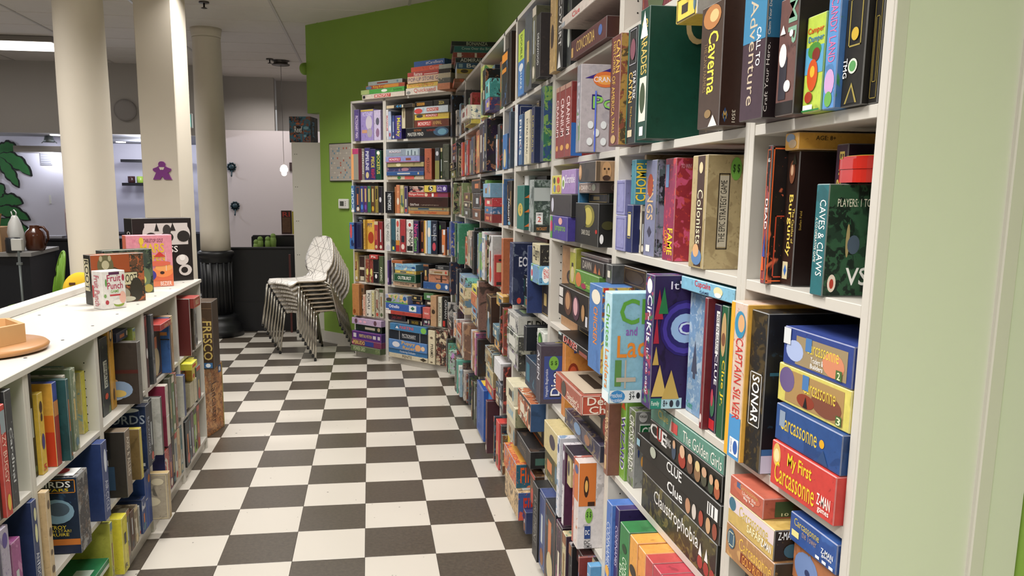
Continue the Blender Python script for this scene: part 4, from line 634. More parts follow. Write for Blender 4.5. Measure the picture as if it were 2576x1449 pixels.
('R', 780, -901, 19904, 532, 200, 1202, 'd8c848,,,0', '1f1d20,,,0', 'sR .1 .1 .9 .95 b8a838|so .25 .3 .75 .6 e8e0a0|co 0.075 .3 0.15 .55 c89048|cr 0.175 .2 0.212 .5 c8c0c0', 'yellow box with black side, small beer drawing, top shelf, third bay from right', 6, 2),
('R', 798, -1010, 19904, 2306, 200, 2396, '6a2430,8a3a40,,0.4', '50181f,,,0', '', 'dark red box high up, top shelf, second bay from right', 6, 1),
('R', 798, -1267, 19904, 1460, 200, 2396, '8a7a50,,,0', '605438,,,0', '', 'tan box high up, top shelf, second bay from right', 6, 1),
('R', 720, -321, 16674, 537, 260, 2506, '8c2e28,,,0', '7a2420,,,0', 'sv .2 .30 .8 .82 f0d8d8 CRANIUM|so .2 .1 .8 .18 d8a050|sr 0 .93 1 1 b08878', 'first of three red boxes with white vertical lettering, sixth shelf up, third bay from right', 5, 2),
('R', 720, -381, 16674, 782, 260, 2492, '8c2e28,,,0', '7a2420,,,0', 'sv .2 .30 .8 .82 f0d8d8 CRANIUM|so .2 .1 .8 .18 d8a050|sr 0 .93 1 1 b08878', 'second of three red boxes with white vertical lettering, sixth shelf up, third bay from right', 5, 2),
('R', 720, -465, 16674, 794, 270, 2485, '8c2e28,,,0', '7e2422,,,0', 'sv .2 .30 .8 .82 f0d8d8 CRANIUM|so .2 .1 .8 .18 d8a050|sr 0 .93 1 1 b08878|cr 0 0 0.15 .45 2c60a8|co 0.06 .4 0.12 .55 7e2422', 'third of three red boxes with white vertical lettering, sixth shelf up, third bay from right', 5, 2),
('R', 790, -279, 16674, 415, 200, 1412, '3a70b0,d0c8d0,,0.3', '3a70b0,,,0', '', 'blue box behind the silver one, sixth shelf up, third bay from right', 5, 2),
('R', 685, -751, 16674, 487, 240, 2636, '8c8a94,6a8a60,,0.4', 'b4acb2,a8a2aa,,0.3', 'sv .2 .3 .8 .8 b8b4c0 POP|ct 0.049 .84 0.931 1 34207a|co 0.157 .74 0.48 .92 d8743c|co 0.196 .77 0.441 .88 e8a050|ch 0.167 .80 0.539 .86 f0e8f0 CRANIUM|ch 0.147 .44 0.613 .66 2c1a6a Pop|ch 0.162 .46 0.598 .64 8ac860 Pop|co 0.098 .27 0.176 .36 e0e4e8|co 0.27 .27 0.348 .36 e0e4e8|co 0.176 .18 0.255 .27 e0e4e8|co 0.0882 .08 0.167 .17 e0e4e8|co 0.27 .08 0.348 .17 e0e4e8|cr 0.186 0 0.206 .7 5a70d8|cr 0.431 .1 0.49 .4 2c1a4a', 'shiny silver box with green lettering, sixth shelf up, third bay from right', 5, 2),
('R', 700, -354, 13804, 2549, 200, 820, '463892,,,0', '3a2e80,,,0', 'sh .25 .3 .9 .68 7ab04a Jumparoo|so .5 .65 .72 .95 e0a8a0|sr 0 0 .14 1 5a9a48|so .0 .3 .14 .8 c83868', 'violet box with green lettering, fifth shelf up, third bay from right', 4, 2),
('R', 710, -295, 14634, 3210, 200, 754, '3a3638,2c2a2c,,0.3', '242224,,,0', 'so .08 .15 .2 .85 c8c8d8', 'dark box with pale figure, fifth shelf up, third bay from right', 4, 2),
('R', 730, -234, 15398, 1487, 150, 686, 'd8cc50,,,0', 'c8bc48,,,0', 'so .15 .55 .4 .9 3a4a30|so .55 .55 .85 .9 c83828|so .2 .1 .45 .5 7a8ab0|so .55 .1 .9 .5 d08050', 'small yellow box with little pictures, fifth shelf up, third bay from right', 4, 2),
('R', 730, -388, 15394, 2001, 180, 850, 'a888c4,,,0', '9078ac,,,0', 'sh .3 .45 .95 .8 f0e8f8 Scramble|so .03 .2 .28 .75 e8e8e8|so .08 .3 .22 .6 7a9a40', 'small lilac box with white lettering, fifth shelf up, third bay from right', 4, 2),
('R', 730, -624, 13804, 128, 200, 2338, '3a78a0,,,0', '2a6890,,,0', '', 'very thin blue box, fifth shelf up, third bay from right', 4, 2),
('R', 720, -638, 13804, 2729, 260, 1316, '1f1f1b,,,0', '161615,,,0', 'so .28 .42 .85 .96 7a7428|so .4 .48 .75 .9 b8ac50|so .25 .4 .5 .9 141412|st .35 .45 .5 .95 141412|sh .32 .24 .68 .36 c8c4b8 DARK SOULS|so .9 .3 .98 .4 b02820|co 0.019 .08 0.0665 .3 e0e0e0|co 0.038 .4 0.19 .6 3a3818', 'black box with glowing yellow figure, fifth shelf up, third bay from right', 4, 2),
('R', 730, -638, 15430, 2377, 220, 329, '8a7872,7a6a66,,0.3', '786864,,,0', 'sh .12 .3 .62 .75 e0d4cc DAVINCI|sh .2 .12 .55 .26 d0c4bc CHALLENGE|so .66 .2 .84 .85 c8d0c0|so .02 .3 .1 .7 c0a890|co 0.165 .1 0.33 .9 a89088|co 0.18 .18 0.315 .82 786864', 'mauve-brown box with white lettering, fifth shelf up, third bay from right', 4, 2),
('R', 694, -767, 15769, 1905, 210, 588, '3a322a,2a2420,,0.3', '9a7a58,,,0', 'so .0 .1 .2 .9 a88058|so .02 .3 .16 .8 c8a078|cr 0 0 0.0625 1 5a4a38|co 0.0875 .05 0.225 1.05 b08a62|co 0.113 .55 0.142 .66 2c1c14|co 0.17 .55 0.2 .66 2c1c14|co 0.1 .0 0.212 .3 3a2418|co 0.145 .35 0.165 .55 8a6844', 'dark box with a bearded face on its side, fifth shelf up, third bay from right', 4, 2),
('R', 691, -552, 10374, 3920, 200, 299, '1f1c1c,,,0', '181616,,,0', 'sh .14 .15 .72 .92 f0d0c8 DARE!|sh .155 .2 .705 .87 b03028 DARE!|sr .02 .68 .13 .96 c0d4d8|sr .74 .1 .98 .5 8a4a40', 'black box with red outlined lettering, fourth shelf up, third bay from right', 3, 2),
('R', 691, -549, 11280, 3851, 200, 1050, '262221,,,0', '3a3028,8a7850,,0.4', 'sr .02 .62 .16 .92 d8d4d0|sr .02 .35 .16 .58 c8c4c0|so .22 .12 .48 .92 5a3c30|so .26 .3 .42 .85 b08460|so .5 .1 .74 .85 4a3040|so .54 .25 .68 .8 d0a0a8|so .8 .2 .9 .7 a88058|sr .93 .1 .99 .4 c8c8d0', 'black box with film-like portraits, fourth shelf up, third bay from right', 3, 2),
('R', 780, -224, 10374, 2520, 200, 3087, 'a87c50,906a44,,0.3', '7a5c3c,,,0', 'so .3 .55 .75 .72 2c1c14|so .4 .6 .65 .68 6a4a30|so .5 .25 .7 .45 8a6844', 'tan box with a painted eye, fourth shelf up, third bay from right', 3, 2),
('R', 730, -541, 12338, 776, 200, 1237, 'a8a83c,c8c858,,0.3', '8a8a30,,,0', '', 'slim yellow-green box, fourth shelf up, third bay from right', 3, 2),
('R', 716, -673, 12336, 2742, 200, 600, '5c8c3a,6aa048,,0.3', '4a7830,,,0', 'so .02 .1 .28 .9 c87848|sh .4 .2 .9 .5 c8e070 Grassland|so .28 .1 .5 .4 a03858', 'green grassy box with orange face, fourth shelf up, third bay from right', 3, 2),
('R', 726, -701, 12942, 2564, 200, 420, '3a3536,,,0', '2c2829,,,0', 'sh .1 .2 .5 .8 b0a8a0 DAWN|st .6 .1 .75 .8 a86848|st .8 .1 .9 .6 a86848', 'charcoal box with grey lettering, fourth shelf up, third bay from right', 3, 2),
('R', 742, -637, 13368, 3154, 200, 120, '6c6262,a85048,,0.3', '5a5050,,,0', '', 'thin grey box at top of pile, fourth shelf up, third bay from right', 3, 2),
('R', 750, -381, 7154, 445, 250, 2935, 'c87a28,,,0', 'd88c30,d07c28,,0.3', 'co 0.045 .45 0.21 .7 8a3820|co 0.075 .5 0.18 .66 c85838|ch 0.135 .82 0.3 .98 3a4a9a DO', 'bright orange box, third shelf up, third bay from right', 2, 2),
('R', 736, -495, 7154, 4545, 220, 546, '3c3a52,6a6470,8a7a60,0.5', '2c2c3c,,,0', 'so .3 .2 .5 .9 7a9ac0|so .6 .2 .75 .8 a87858', 'dark box with little armoured figures, third shelf up, third bay from right', 2, 2),
('R', 674, -601, 8674, 3429, 240, 640, 'a85a48,,,0', 'b8492f,,,0', "sR .01 .04 .99 .96 d8c8b8|sh .48 .25 .92 .55 e8d8c8 Dealer's|sh .52 .02 .88 .3 e8d8c8 Choice|so .26 .1 .44 .9 4a4440|sr .02 .1 .24 .9 b0503e|cR 0.0104 .04 0.255 .96 e0d4c4|ch 0.078 .5 0.676 .92 e8dccc Dealer's|ch 0.104 .08 0.65 .45 e8dccc Choice|tr .05 .05 .95 .95 c4b4a0|tr .2 .25 .8 .4 3a3028|tr .3 .5 .9 .6 3a3028|tt .2 .6 .8 .9 6a5c4c", 'worn red and cream box jutting out, third shelf up, third bay from right', 2, 2),
('R', 698, -328, 5706, 2342, 200, 1100, 'c8b884,,,0', 'b8a878,,,0', 'so .4 .3 .8 .8 3a3040', 'pale beige box, first of two, second shelf up, third bay from right', 1, 2),
('R', 698, -700, 5600, 481, 200, 1100, 'cabb88,,,0', 'b8a878,a89868,,0.3', 'so .2 .3 .7 .8 3a3040', 'pale beige box, second of two, second shelf up, third bay from right', 1, 2),
('R', 710, -299, 4500, 2053, 200, 1200, '4a4628,8a8040,,0.4', '3a3820,,,0', '', 'dark box with yellow print, second shelf up, third bay from right', 1, 2),
('R', 691, -577, 4004, 394, 240, 2921, 'd8d8e0,7a98b8,,0.5', 'c8c8d0,,,0', 'so .2 .8 .8 .92 3a4a80', 'white box with blue mist, second shelf up, third bay from right', 1, 2),
('R', 691, -662, 4004, 283, 240, 2921, 'd8d4d8,4a2c4a,,0.4', '4a2440,,,0', 'sr 0 .5 1 1 5a3a5a|so .2 .8 .8 .92 e8e8f0', 'white and plum box, second shelf up, third bay from right', 1, 2),
('R', 691, -804, 4004, 150, 240, 2921, 'c0604c,d8c8c8,,0.4', 'a0402c,,,0', 'so .2 .85 .8 .95 e8e8f0|sr 0 .92 1 1 6a2c2a', 'red and white box, second shelf up, third bay from right', 1, 2),
('R', 691, -825, 4004, 518, 240, 2921, 'd8ccc8,c87848,,0.3', 'd8d2d2,,,0', 'sr 0 .55 1 1 c87038|so .1 .85 .9 .95 4a5a8a|cr 0 .5 0.24 1 cc7434|co 0.072 .6 0.144 .85 3a2010|co 0.0864 .66 0.13 .8 e0b060|cr 0.132 .5 0.228 .55 3a2010|co 0.101 .30 0.204 .48 7ab048|ch 0.12 .36 0.187 .44 1c4018 $ $|cr 0.096 .12 0.18 .27 24407c|ch 0.108 .14 0.168 .25 f0f0f0 DC|ch 0.096 .055 0.18 .10 202020 DC|ch 0.096 .01 0.204 .05 202020 COMICS', 'orange and white box with green sticker, second shelf up, third bay from right', 1, 2),
('R', 790, -749, 4004, 385, 220, 2418, '5aa4d8,,,0', '4c94c8,,,0', 'sv .3 .25 .8 .6 d8ecf8 DUMPSTERS|so .3 .8 .8 .92 2a4a78|so .2 .05 .8 .18 a86848|co 0.12 .7 0.2 .9 7ab048', 'light blue box beside the orange one, second shelf up, third bay from right', 1, 2),
('R', 691, -691, 6708, 1121, 200, 217, '2c2430,5a3a60,,0.3', '241c28,,,0', 'tr .2 .3 .7 .7 8ab848|cr .1 .2 .4 .8 d0d0d0', 'dark purple box with green sticker on top, second shelf up, third bay from right', 1, 2),
('R', 691, -173, 604, 919, 200, 3171, '2a2828,,,0', '201e1e,,,0', 'sv .3 .2 .8 .85 8a8884 PURLEMENT', 'black box with grey vertical title, bottom shelf, third bay from right', 0, 2),
('R', 700, -265, 604, 1007, 200, 3171, '3a4a80,,,0', '2c3a68,,,0', '', 'blue box, bottom shelf, third bay from right', 0, 2),
('R', 700, -373, 604, 1661, 200, 3171, '2a2c34,3a5a68,,0.3', '1f2028,,,0', '', 'blue-black box, bottom shelf, third bay from right', 0, 2),
('R', 696, -571, 604, 879, 200, 3171, '3a2838,8a4870,,0.4', '2c1c28,,,0', '', 'dark magenta box, bottom shelf, third bay from right', 0, 2),
('R', 693, -675, 604, 524, 200, 3171, 'c4b48c,6a8a70,,0.4', '3a2a38,,,0', '', 'pastel box, bottom shelf, third bay from right', 0, 2),
('R', 693, -768, 604, 382, 200, 3171, '221f24,b0a8a8,,0.3', '1c1a1e,,,0', '', 'black box with pale bolts, bottom shelf, third bay from right', 0, 2),
('R', 696, -882, 604, 78, 200, 3171, 'a84838,3a5a98,,0.4', '7a2c28,,,0', '', 'red and blue box, bottom shelf, third bay from right', 0, 2),
('R', 710, -807, 3300, 737, 200, 475, '4a2a2a,,,0', '3a2020,,,0', '', 'red-brown box lying across, bottom shelf, third bay from right', 0, 2),
('R', 714, -924, 604, 336, 200, 3171, '5a9ccc,,,0', '4888b8,,,0', 'sv .2 .4 .8 .9 e0f0f8 DREAM HOME', 'light blue box, bottom shelf, third bay from right', 0, 2),
('R', 740, -890, 604, 328, 200, 3171, '23231f,,,0', '1c1c1a,,,0', '', 'black box, bottom shelf, third bay from right', 0, 2),
('R', 698, -161, 7154, 734, 230, 2361, '4a4450,3a3440,,0.4', '4a4250,,,0', 'sv .3 .4 .8 .9 d8d8e0 ALIEN|cr 0.0684 .08 0.38 .82 3c4e8c|cV 0.095 .12 0.152 .6 e0e4f0 Vangelis Bagiartakis|co 0.152 .58 0.323 .82 7ab048|ch 0.182 .66 0.296 .74 1c4018 $ $|cV 0.171 .12 0.361 .56 14161c Dice|cV 0.186 .14 0.35 .54 f0f4f8 Dice|tr .1 .1 .9 .9 5a5460|to .2 .3 .4 .7 d8c838', 'grey-violet framed box with white title, third shelf up, third bay from right', 2, 2),
('R', 741, 571, 19904, 1483, 220, 2821, '3a7ac0,,,0', '24507c,,,0', 'sr 0 .55 1 1 b8d050|sv .2 .58 .8 .95 284020 DOUBLE|sv .2 .1 .8 .4 d8e8f8 SHAKE|so .15 .38 .85 .5 d8e0e8', 'lime and blue box, top shelf, fourth bay from right', 6, 3),
('R', 738, 396, 19904, 1533, 250, 3212, '5a6068,485058,,0.4', '4a4c4c,,,0', '', 'grey-blue box, top shelf, fourth bay from right', 6, 3),
('R', 713, 108, 19904, 730, 260, 2956, '6a6a58,8a8868,,0.4', '5a5a44,,,0', '', 'grey-green box, top shelf, fourth bay from right', 6, 3),
('R', 702, -24, 19904, 759, 260, 2392, '2a282a,,,0', '2e2a2e,3e3436,,0.3', 'sv .25 .2 .8 .7 e0e0e0 DEADWOOD', 'black box with white letters and smoky cover, top shelf, fourth bay from right', 6, 3),
('R', 720, 522, 16674, 724, 200, 2778, 'd8dce0,,,0', '28386a,d0d4dc,,0.3', 'cR .05 .03 .95 .97 d8dce0', 'white edged box with navy cover, sixth shelf up, fourth bay from right', 5, 3),
('R', 710, 366, 16674, 786, 200, 2198, '3a6a98,c84838,,0.3', '3a5a88,,,0', "sv .2 .2 .8 .9 e8e8e8 PINK'S", 'slim steel blue box, sixth shelf up, fourth bay from right', 5, 3),
('R', 720, 286, 16674, 1166, 200, 2266, 'dcd4b8,,,0', 'c8c0a4,,,0', 'sv .3 .2 .75 .85 24201c EXTRA! EXTRA!', 'cream box with black vertical title, sixth shelf up, fourth bay from right', 5, 3),
('R', 720, 128, 16674, 549, 200, 2289, '28325e,,,0', '202a50,,,0', 'sv .3 .2 .75 .85 d8c860 EURORAILS', 'navy box with yellow vertical title, sixth shelf up, fourth bay from right', 5, 3),
('R', 750, 169, 16674, 403, 200, 2602, '4a3c3a,,,0', '382c2a,,,0', '', 'dark brown slim box, sixth shelf up, fourth bay from right', 5, 3),
('R', 720, -52, 16674, 526, 220, 2894, '2a3a5a,4a7a4a,,0.4', '24487a,2e7050,7aa050,0.6', 'cd .4 .7 .55 .82 c8e0b8|cr .55 .5 .9 .7 c0a848|co .2 .2 .8 .6 3a5a8a', 'starry blue and green box, sixth shelf up, fourth bay from right', 5, 3),
('R', 770, 72, 16674, 755, 200, 1715, '33384a,,,0', '282c3a,,,0', '', 'dark slate box, sixth shelf up, fourth bay from right', 5, 3),
('R', 720, 437, 13804, 1669, 120, 1978, '1f7268,,,0', '1a6058,,,0', 'so .15 .3 .85 .6 c8b050|sv .3 .36 .7 .55 1c4a40 CUP|ct .0 .72 1 .92 e07838|ct 0 .40 1 .6 e07838|ct 0 .08 1 .28 e07838', 'teal box with orange triangles, fifth shelf up, fourth bay from right', 4, 3),
('R', 720, 152, 13804, 941, 260, 2184, 'a0aaa8,5a6664,,0.5', '8e9c9a,56685f,3a4a46,0.7', 'cr 0 0 0.28 .14 2a302e|cr 0.042 .16 0.154 .38 e8e8ea|ch 0.056 .32 0.14 .36 3a3a3a DEMO|ch 0.07 .2 0.126 .3 c84838 2|ch 0.056 .04 0.224 .1 c88848 MATAGOT|cr 0 .6 0.28 .85 b4bcbc', 'grey landscape box with white tag, fifth shelf up, fourth bay from right', 4, 3),
('R', 780, 572, 13804, 998, 220, 2460, 'd0d4d4,,,0', 'b8bcbc,,,0', '', 'slim white box, fifth shelf up, fourth bay from right', 4, 3),
('R', 810, 472, 16000, 2488, 150, 200, '2a2422,,,0', '201c1a,,,0', '', 'thin dark box laid on top, fifth shelf up, fourth bay from right', 4, 3),
('R', 682, 401, 10374, 852, 240, 2834, '24305a,8a98b8,,0.4', '1c2548,38405c,6a7488,0.4', 'ch 0.116 .62 0.399 .78 e0e0e8 EON|co 0.084 .02 0.168 .12 c84838', 'navy box with clouds standing proud, fourth shelf up, fourth bay from right', 3, 3),
('R', 698, 63, 10374, 82, 200, 2885, '28407c,,,0', '20346a,,,0', '', 'slim blue box, fourth shelf up, fourth bay from right', 3, 3),
('R', 734, 309, 10374, 2272, 200, 446, '3a6a60,4a7a6a,,0.4', '2f5a50,,,0', 'sr .2 .2 .4 .8 a86838|sr .6 .2 .85 .8 a86838', 'flat teal box with orange panels, fourth shelf up, fourth bay from right', 3, 3),
('R', 733, 315, 10830, 2514, 200, 950, '1e2226,,,0', '181a1c,,,0', 'sh .25 .5 .95 .9 d8dcdc ECLIPSE|sh .35 .3 .8 .4 a8acac NEW DAWN|cr 0.03 .1 0.09 .5 e0e0e0|sr .04 .2 .12 .8 2a5a60', 'black box with pale thin capitals, fourth shelf up, fourth bay from right', 3, 3),
('R', 711, 54, 11780, 1737, 200, 750, '6a98c8,78a850,,0.5', '6ab0d8,,,0', 'so .05 .1 .3 .9 e0e8f0|so .1 .3 .28 .7 c84858|co 0.06 .1 0.22 1 e8eef0|ch 0.09 .6 0.32 .85 c83c30 ENGINE|ch 0.1 .35 0.32 .6 c83c30 ENGINE|ch 0.01 .1 0.06 .4 24407c 12', 'sky blue and green box with white cloud, fourth shelf up, fourth bay from right', 3, 3),
('R', 717, 55, 12530, 1559, 200, 850, 'ccc4a0,bcb490,,0.3', '2a2826,a8a088,,0.4', 'sh .15 .2 .95 .85 4a4438 Ziggity', 'cream box with scribbled black letters, fourth shelf up, fourth bay from right', 3, 3),
('R', 770, 264, 13386, 2531, 200, 150, '5a2420,,,0', '481c18,,,0', '', 'thin dark red box at top, fourth shelf up, fourth bay from right', 3, 3),
('R', 720, 655, 7154, 3010, 240, 846, 'b0b0a8,4a4a48,8a7a9a,0.5', '3a3a38,a8a898,,0.4', 'sr .2 .2 .75 .75 d0d0c8|ch 0.12 .4 0.3 .8 1c1c1a E', 'lowest grey patterned horror box, third shelf up, fourth bay from right', 2, 3),
('R', 714, 635, 8010, 3068, 240, 850, 'b4b4ac,3c4440,7a8a6a,0.5', '4a4a46,a8a898,,0.4', 'sr .2 .2 .75 .75 d0d0c8|ch 0.12 .4 0.3 .8 1c1c1a E', 'middle grey patterned horror box, third shelf up, fourth bay from right', 2, 3),
('R', 720, 655, 8870, 2872, 240, 850, 'b8b8b4,4a4c50,,0.5', 'c0c0b8,,,0', 'sr .2 .2 .75 .75 d0d0c8|ch .18 .2 .95 .8 24241f ELDRITCH|tr .1 .1 .9 .9 4a5058|tr .2 .2 .6 .6 8aa078', 'uppermost grey patterned horror box with ornate capitals, third shelf up, fourth bay from right', 2, 3),
('R', 709, 122, 7154, 2400, 220, 1296, '26344a,3a6a80,,0.4', '1c2636,,,0', 'sr .1 .2 .4 .8 2a6a80', 'dark blue box with cyan print, third shelf up, fourth bay from right', 2, 3),
('R', 720, 226, 8500, 561, 200, 1100, '1c222c,,,0', '181c24,,,0', 'cV .2 .3 .5 .8 e0e0e0 HIVE', 'thin black box with white letters, third shelf up, fourth bay from right', 2, 3),
('R', 750, 76, 8800, 1522, 200, 900, 'd8dcd4,,,0', 'd0d4cc,,,0', 'so .1 .1 .7 .9 3a6a38|so .2 .3 .5 .7 7ab048', 'small white box with green fruit, third shelf up, fourth bay from right', 2, 3),
('R', 680, 444, 5800, 2061, 220, 900, 'd4ccae,c0b898,,0.3', 'cfc8b0,7a7a50,,0.2', '', 'upper cream box of three, second shelf up, fourth bay from right', 1, 3),
('R', 680, 426, 4900, 2358, 220, 900, 'd0c8aa,,,0', '8a8868,5a6a48,,0.4', 'sh .1 .3 .8 .7 7ab0d0 CLANK', 'middle cream box of three, second shelf up, fourth bay from right', 1, 3),
('R', 682, 420, 4004, 2072, 220, 896, 'b4a890,8a7a6a,,0.4', '6a5a4c,,,0', '', 'lowest cream box of three, second shelf up, fourth bay from right', 1, 3),
('R', 690, 189, 5600, 2915, 200, 1200, 'b8683a,7a3a28,d8d8c0,0.5', '2c4a70,,,0', '', 'orange, cream and navy patterned box, second shelf up, fourth bay from right', 1, 3),
('R', 691, 212, 4004, 3165, 220, 746, '2c2a2c,4a3c34,,0.4', '1e1c1c,,,0', 'cr .1 .2 .8 .6 3a5a50|tr .1 .3 .8 .7 a85828|sh .3 .4 .7 .7 7a6a58 STRANGE', 'black box with orange print on top, second shelf up, fourth bay from right', 1, 3),
('R', 676, 462, 2300, 3359, 260, 1100, '5a80a0,d88838,b84828,0.7', '1f5a70,d86828,,0.3', 'ch 0.075 .2 0.78 .9 d85820 FIREBALL|tr .1 .1 .9 .9 d09840|tr .2 .2 .7 .6 7aa8c8|to .2 .5 .8 .9 c84820', 'blue box with flames and island, bottom shelf, fourth bay from right', 0, 3),
('R', 676, 417, 1000, 3499, 260, 1300, 'b89c74,d8b888,6a5a4a,0.5', '34508a,c84828,,0.4', 'tr .4 .1 .9 .4 d0d0c8|tr .1 .5 .8 .9 4a3c28|ch 0.09 .2 0.78 .9 c83820 FIREBALL', 'tan box with flames below the blue one, bottom shelf, fourth bay from right', 0, 3),
('R', 710, -23, 2308, 959, 160, 1392, '5a3c28,8a6a40,,0.4', '3a281c,,,0', '', 'brown box, bottom shelf, fourth bay from right', 0, 3),
('R', 721, 125, 3100, 1477, 220, 675, '303232,,,0', '242626,,,0', 'so .7 .4 .8 .7 c8c858', 'flat black box with pale circle, bottom shelf, fourth bay from right', 0, 3),
('R', 700, 67, 604, 562, 200, 1004, '2c3a68,,,0', '24305a,,,0', '', 'blue box, bottom shelf, fourth bay from right', 0, 3),
('R', 739, 838, 19904, 710, 250, 3390, '2a2422,,,0', '201c1a,,,0', 'sR .1 .05 .9 .95 4a4038', 'tall black box, light outline, top shelf, fifth bay from right', 6, 4),
('R', 762, 766, 19904, 622, 250, 3299, 'c07a38,,,0', 'a86828,,,0', '', 'orange box, top shelf, fifth bay from right', 6, 4),
('R', 735, 1004, 19904, 1653, 220, 2683, '2a2828,3a6090,,0.3', '24221f,,,0', 'sr 0 .8 1 .95 d88a30|sr 0 .6 .8 .68 c88030', 'black and orange box, top shelf, fifth bay from right', 6, 4),
('R', 744, 1010, 16674, 1356, 200, 1795, '2f6cac,,,0', '285c94,,,0', '', 'bright blue box, sixth shelf up, fifth bay from right', 5, 4),
('R', 730, 745, 16674, 460, 200, 2707, '44546a,c8b850,,0.2', '38485c,,,0', '', 'slim slate box, sixth shelf up, fifth bay from right', 5, 4),
('R', 748, 790, 16674, 444, 200, 2948, '7a3038,e0d8d8,,0.4', '5c242a,,,0', '', 'slim maroon and white box, sixth shelf up, fifth bay from right', 5, 4),
('R', 720, 846, 13804, 245, 200, 2349, '4a78b0,,,0', '406aa0,,,0', 'sr 0 0 1 .45 d88a38|sr 0 .9 1 1 d8b040', 'thin blue and orange box, fifth shelf up, fifth bay from right', 4, 4),
('R', 738, 821, 13804, 1211, 200, 2256, '2a211c,8a6a3c,,0.4', '221a16,,,0', 'sv .2 .1 .7 .6 e0e0e0 FARLIGHT|so .3 .02 .9 .1 7aa8c0', 'dark brown box, pale blue disc, fifth shelf up, fifth bay from right', 4, 4),
('R', 704, 772, 10374, 481, 200, 2815, 'b86434,,,0', 'a85c30,,,0', 'ch .5 .4 1 .8 e8e0d8 F', 'orange-brown box, letter F, fourth shelf up, fifth bay from right', 3, 4),
('R', 730, 832, 10374, 587, 200, 2663, '6a5440,,,0', '5a4836,,,0', '', 'slim brown box, fourth shelf up, fifth bay from right', 3, 4),
('R', 718, 1003, 9500, 2109, 200, 645, 'd0a048,8a8a60,,0.5', 'c89838,,,0', '', 'golden yellow box, third shelf up, fifth bay from right', 2, 4),
('R', 709, 1010, 5693, 2176, 200, 907, 'd8d8dc,,,0', 'd0d0d4,,,0', 'cr .4 .1 1 .2 a8a8b0|cr .4 .3 1 .4 a8a8b0', 'plain white box, second shelf up, fifth bay from right', 1, 4),
('R', 713, 870, 4700, 923, 200, 800, '5a5e6a,3a3c44,,0.4', '3c3e48,c87838,,0.2', '', 'slate box, second shelf up, fifth bay from right', 1, 4),
('R', 723, 916, 4004, 1392, 200, 696, '4a5258,,,0', '30363a,,,0', '', 'dark grey-green box, second shelf up, fifth bay from right', 1, 4),
('R', 748, 766, 604, 613, 200, 3068, 'e0c040,,,0', 'd8b838,,,0', 'sh .3 .85 .8 .95 3a3020 Z', 'yellow box next to the red one, bottom shelf, fifth bay from right', 0, 4),
('R', 712, 936, 604, 961, 200, 2646, 'c83228,,,0', '', '', 'plain bright red box standing on the floor, bottom shelf, fifth bay from right', 0, 4),
('R', 714, 1089, 10374, 212, 120, 1741, 'a82c28,,,0', 'b4302c,,,0', 'cr .1 .45 1 .75 c8b890|co .4 .5 .7 .6 c83830|cr .2 .8 .4 .86 1c1c1c|cr .4 .86 .6 .92 1c1c1c|ch .5 .66 1 .78 f0e8e0 FA|cr .1 .04 1 .14 1c1a18', 'red box, chequered flag, fourth shelf up, sixth bay from right', 3, 5),
('R', 706, 1223, 10374, 1333, 200, 2741, 'c8c8c8,2a2a2a,,0.3', 'b8b8b8,,,0', '', 'black and white box, fourth shelf up, sixth bay from right', 3, 5),
('R', 700, 1257, 7154, 1705, 200, 2596, '7a5c34,2a201a,,0.6', '3c2418,,,0', '', 'tall brown box, gold trim, third shelf up, sixth bay from right', 2, 5),
('R', 713, 1389, 5512, 3141, 200, 1000, '6a8898,b8a880,4a3a30,0.6', '5a5a48,,,0', '', 'blue-grey landscape box, second shelf up, sixth bay from right', 1, 5),
('R', 713, 1349, 4606, 2814, 200, 900, 'b8a878,3a6a80,,0.4', '8a7a58,,,0', '', 'tan box, second shelf up, sixth bay from right', 1, 5),
('R', 713, 1362, 4004, 3106, 200, 596, 'b03c34,,,0', '8a2c28,,,0', '', 'flat red box, second shelf up, sixth bay from right', 1, 5),
('R', 730, 1350, 604, 1734, 200, 3171, '2a7a88,2f86b0,,0.3', '1f5a60,,,0', 'sr 0 .8 1 1 2f7cc0|tr .2 .2 .6 .5 e0c8c0', 'teal and blue box, bottom shelf, sixth bay from right', 0, 5),
('R', 701, 1651, 604, 3002, 200, 3171, '1c4c9c,,,0', '', 'sR .08 .03 .92 .97 c8d0e0|sv .15 .2 .5 .9 8aa8d8 HANSA TEUTONICA|ch 0.165 .75 0.255 .9 f0f4f8 H|tr .1 .1 .6 .6 d8b848', 'royal blue box, bottom shelf, sixth bay from right', 0, 5),
('R', 689, 1176, 604, 484, 200, 3108, '5a2c38,,,0', '48242e,,,0', '', 'narrow maroon box, bottom shelf, sixth bay from right', 0, 5),
('R', 685, 1801, 10374, 712, 200, 2713, '1c1e20,,,0', '1f2225,4a4c50,,0.35', 'ch .15 .72 1 .9 e8e8e4 GREAT|cr .35 .02 .75 .1 e0d8a8|co .3 .2 .7 .5 3c3e40', 'black box with huge white capitals, fourth shelf up, sixth bay from right', 3, 5),
('R', 720, 1010, 4004, 924, 220, 481, '8a6a4a,c8b890,,0.4,q', '', '', 'brown box lying flat, first from left, second shelf up, fifth bay from right', 1, 4),
('R', 720, 1010, 4500, 924, 220, 685, '3a4a5a,8a9aa8,,0.3,q', '', '', 'dark blue box lying flat, second from left, second shelf up, fifth bay from right', 1, 4),
('R', 730, 1010, 5200, 1389, 220, 485, 'a8a098,,,0,q', '', '', 'pale grey box lying flat, third from left, second shelf up, fifth bay from right', 1, 4),
('R', 720, 777, 4004, 137, 240, 2496, '4a2c28,,,0,q', '', '', 'dark red box standing, seventh from left, second shelf up, fifth bay from right', 1, 4),
('R', 710, 1010, 604, 229, 240, 2596, '2c3a4a,,,0,q', '', '', 'dark blue box standing, first from left, bottom shelf, fifth bay from right', 0, 4),
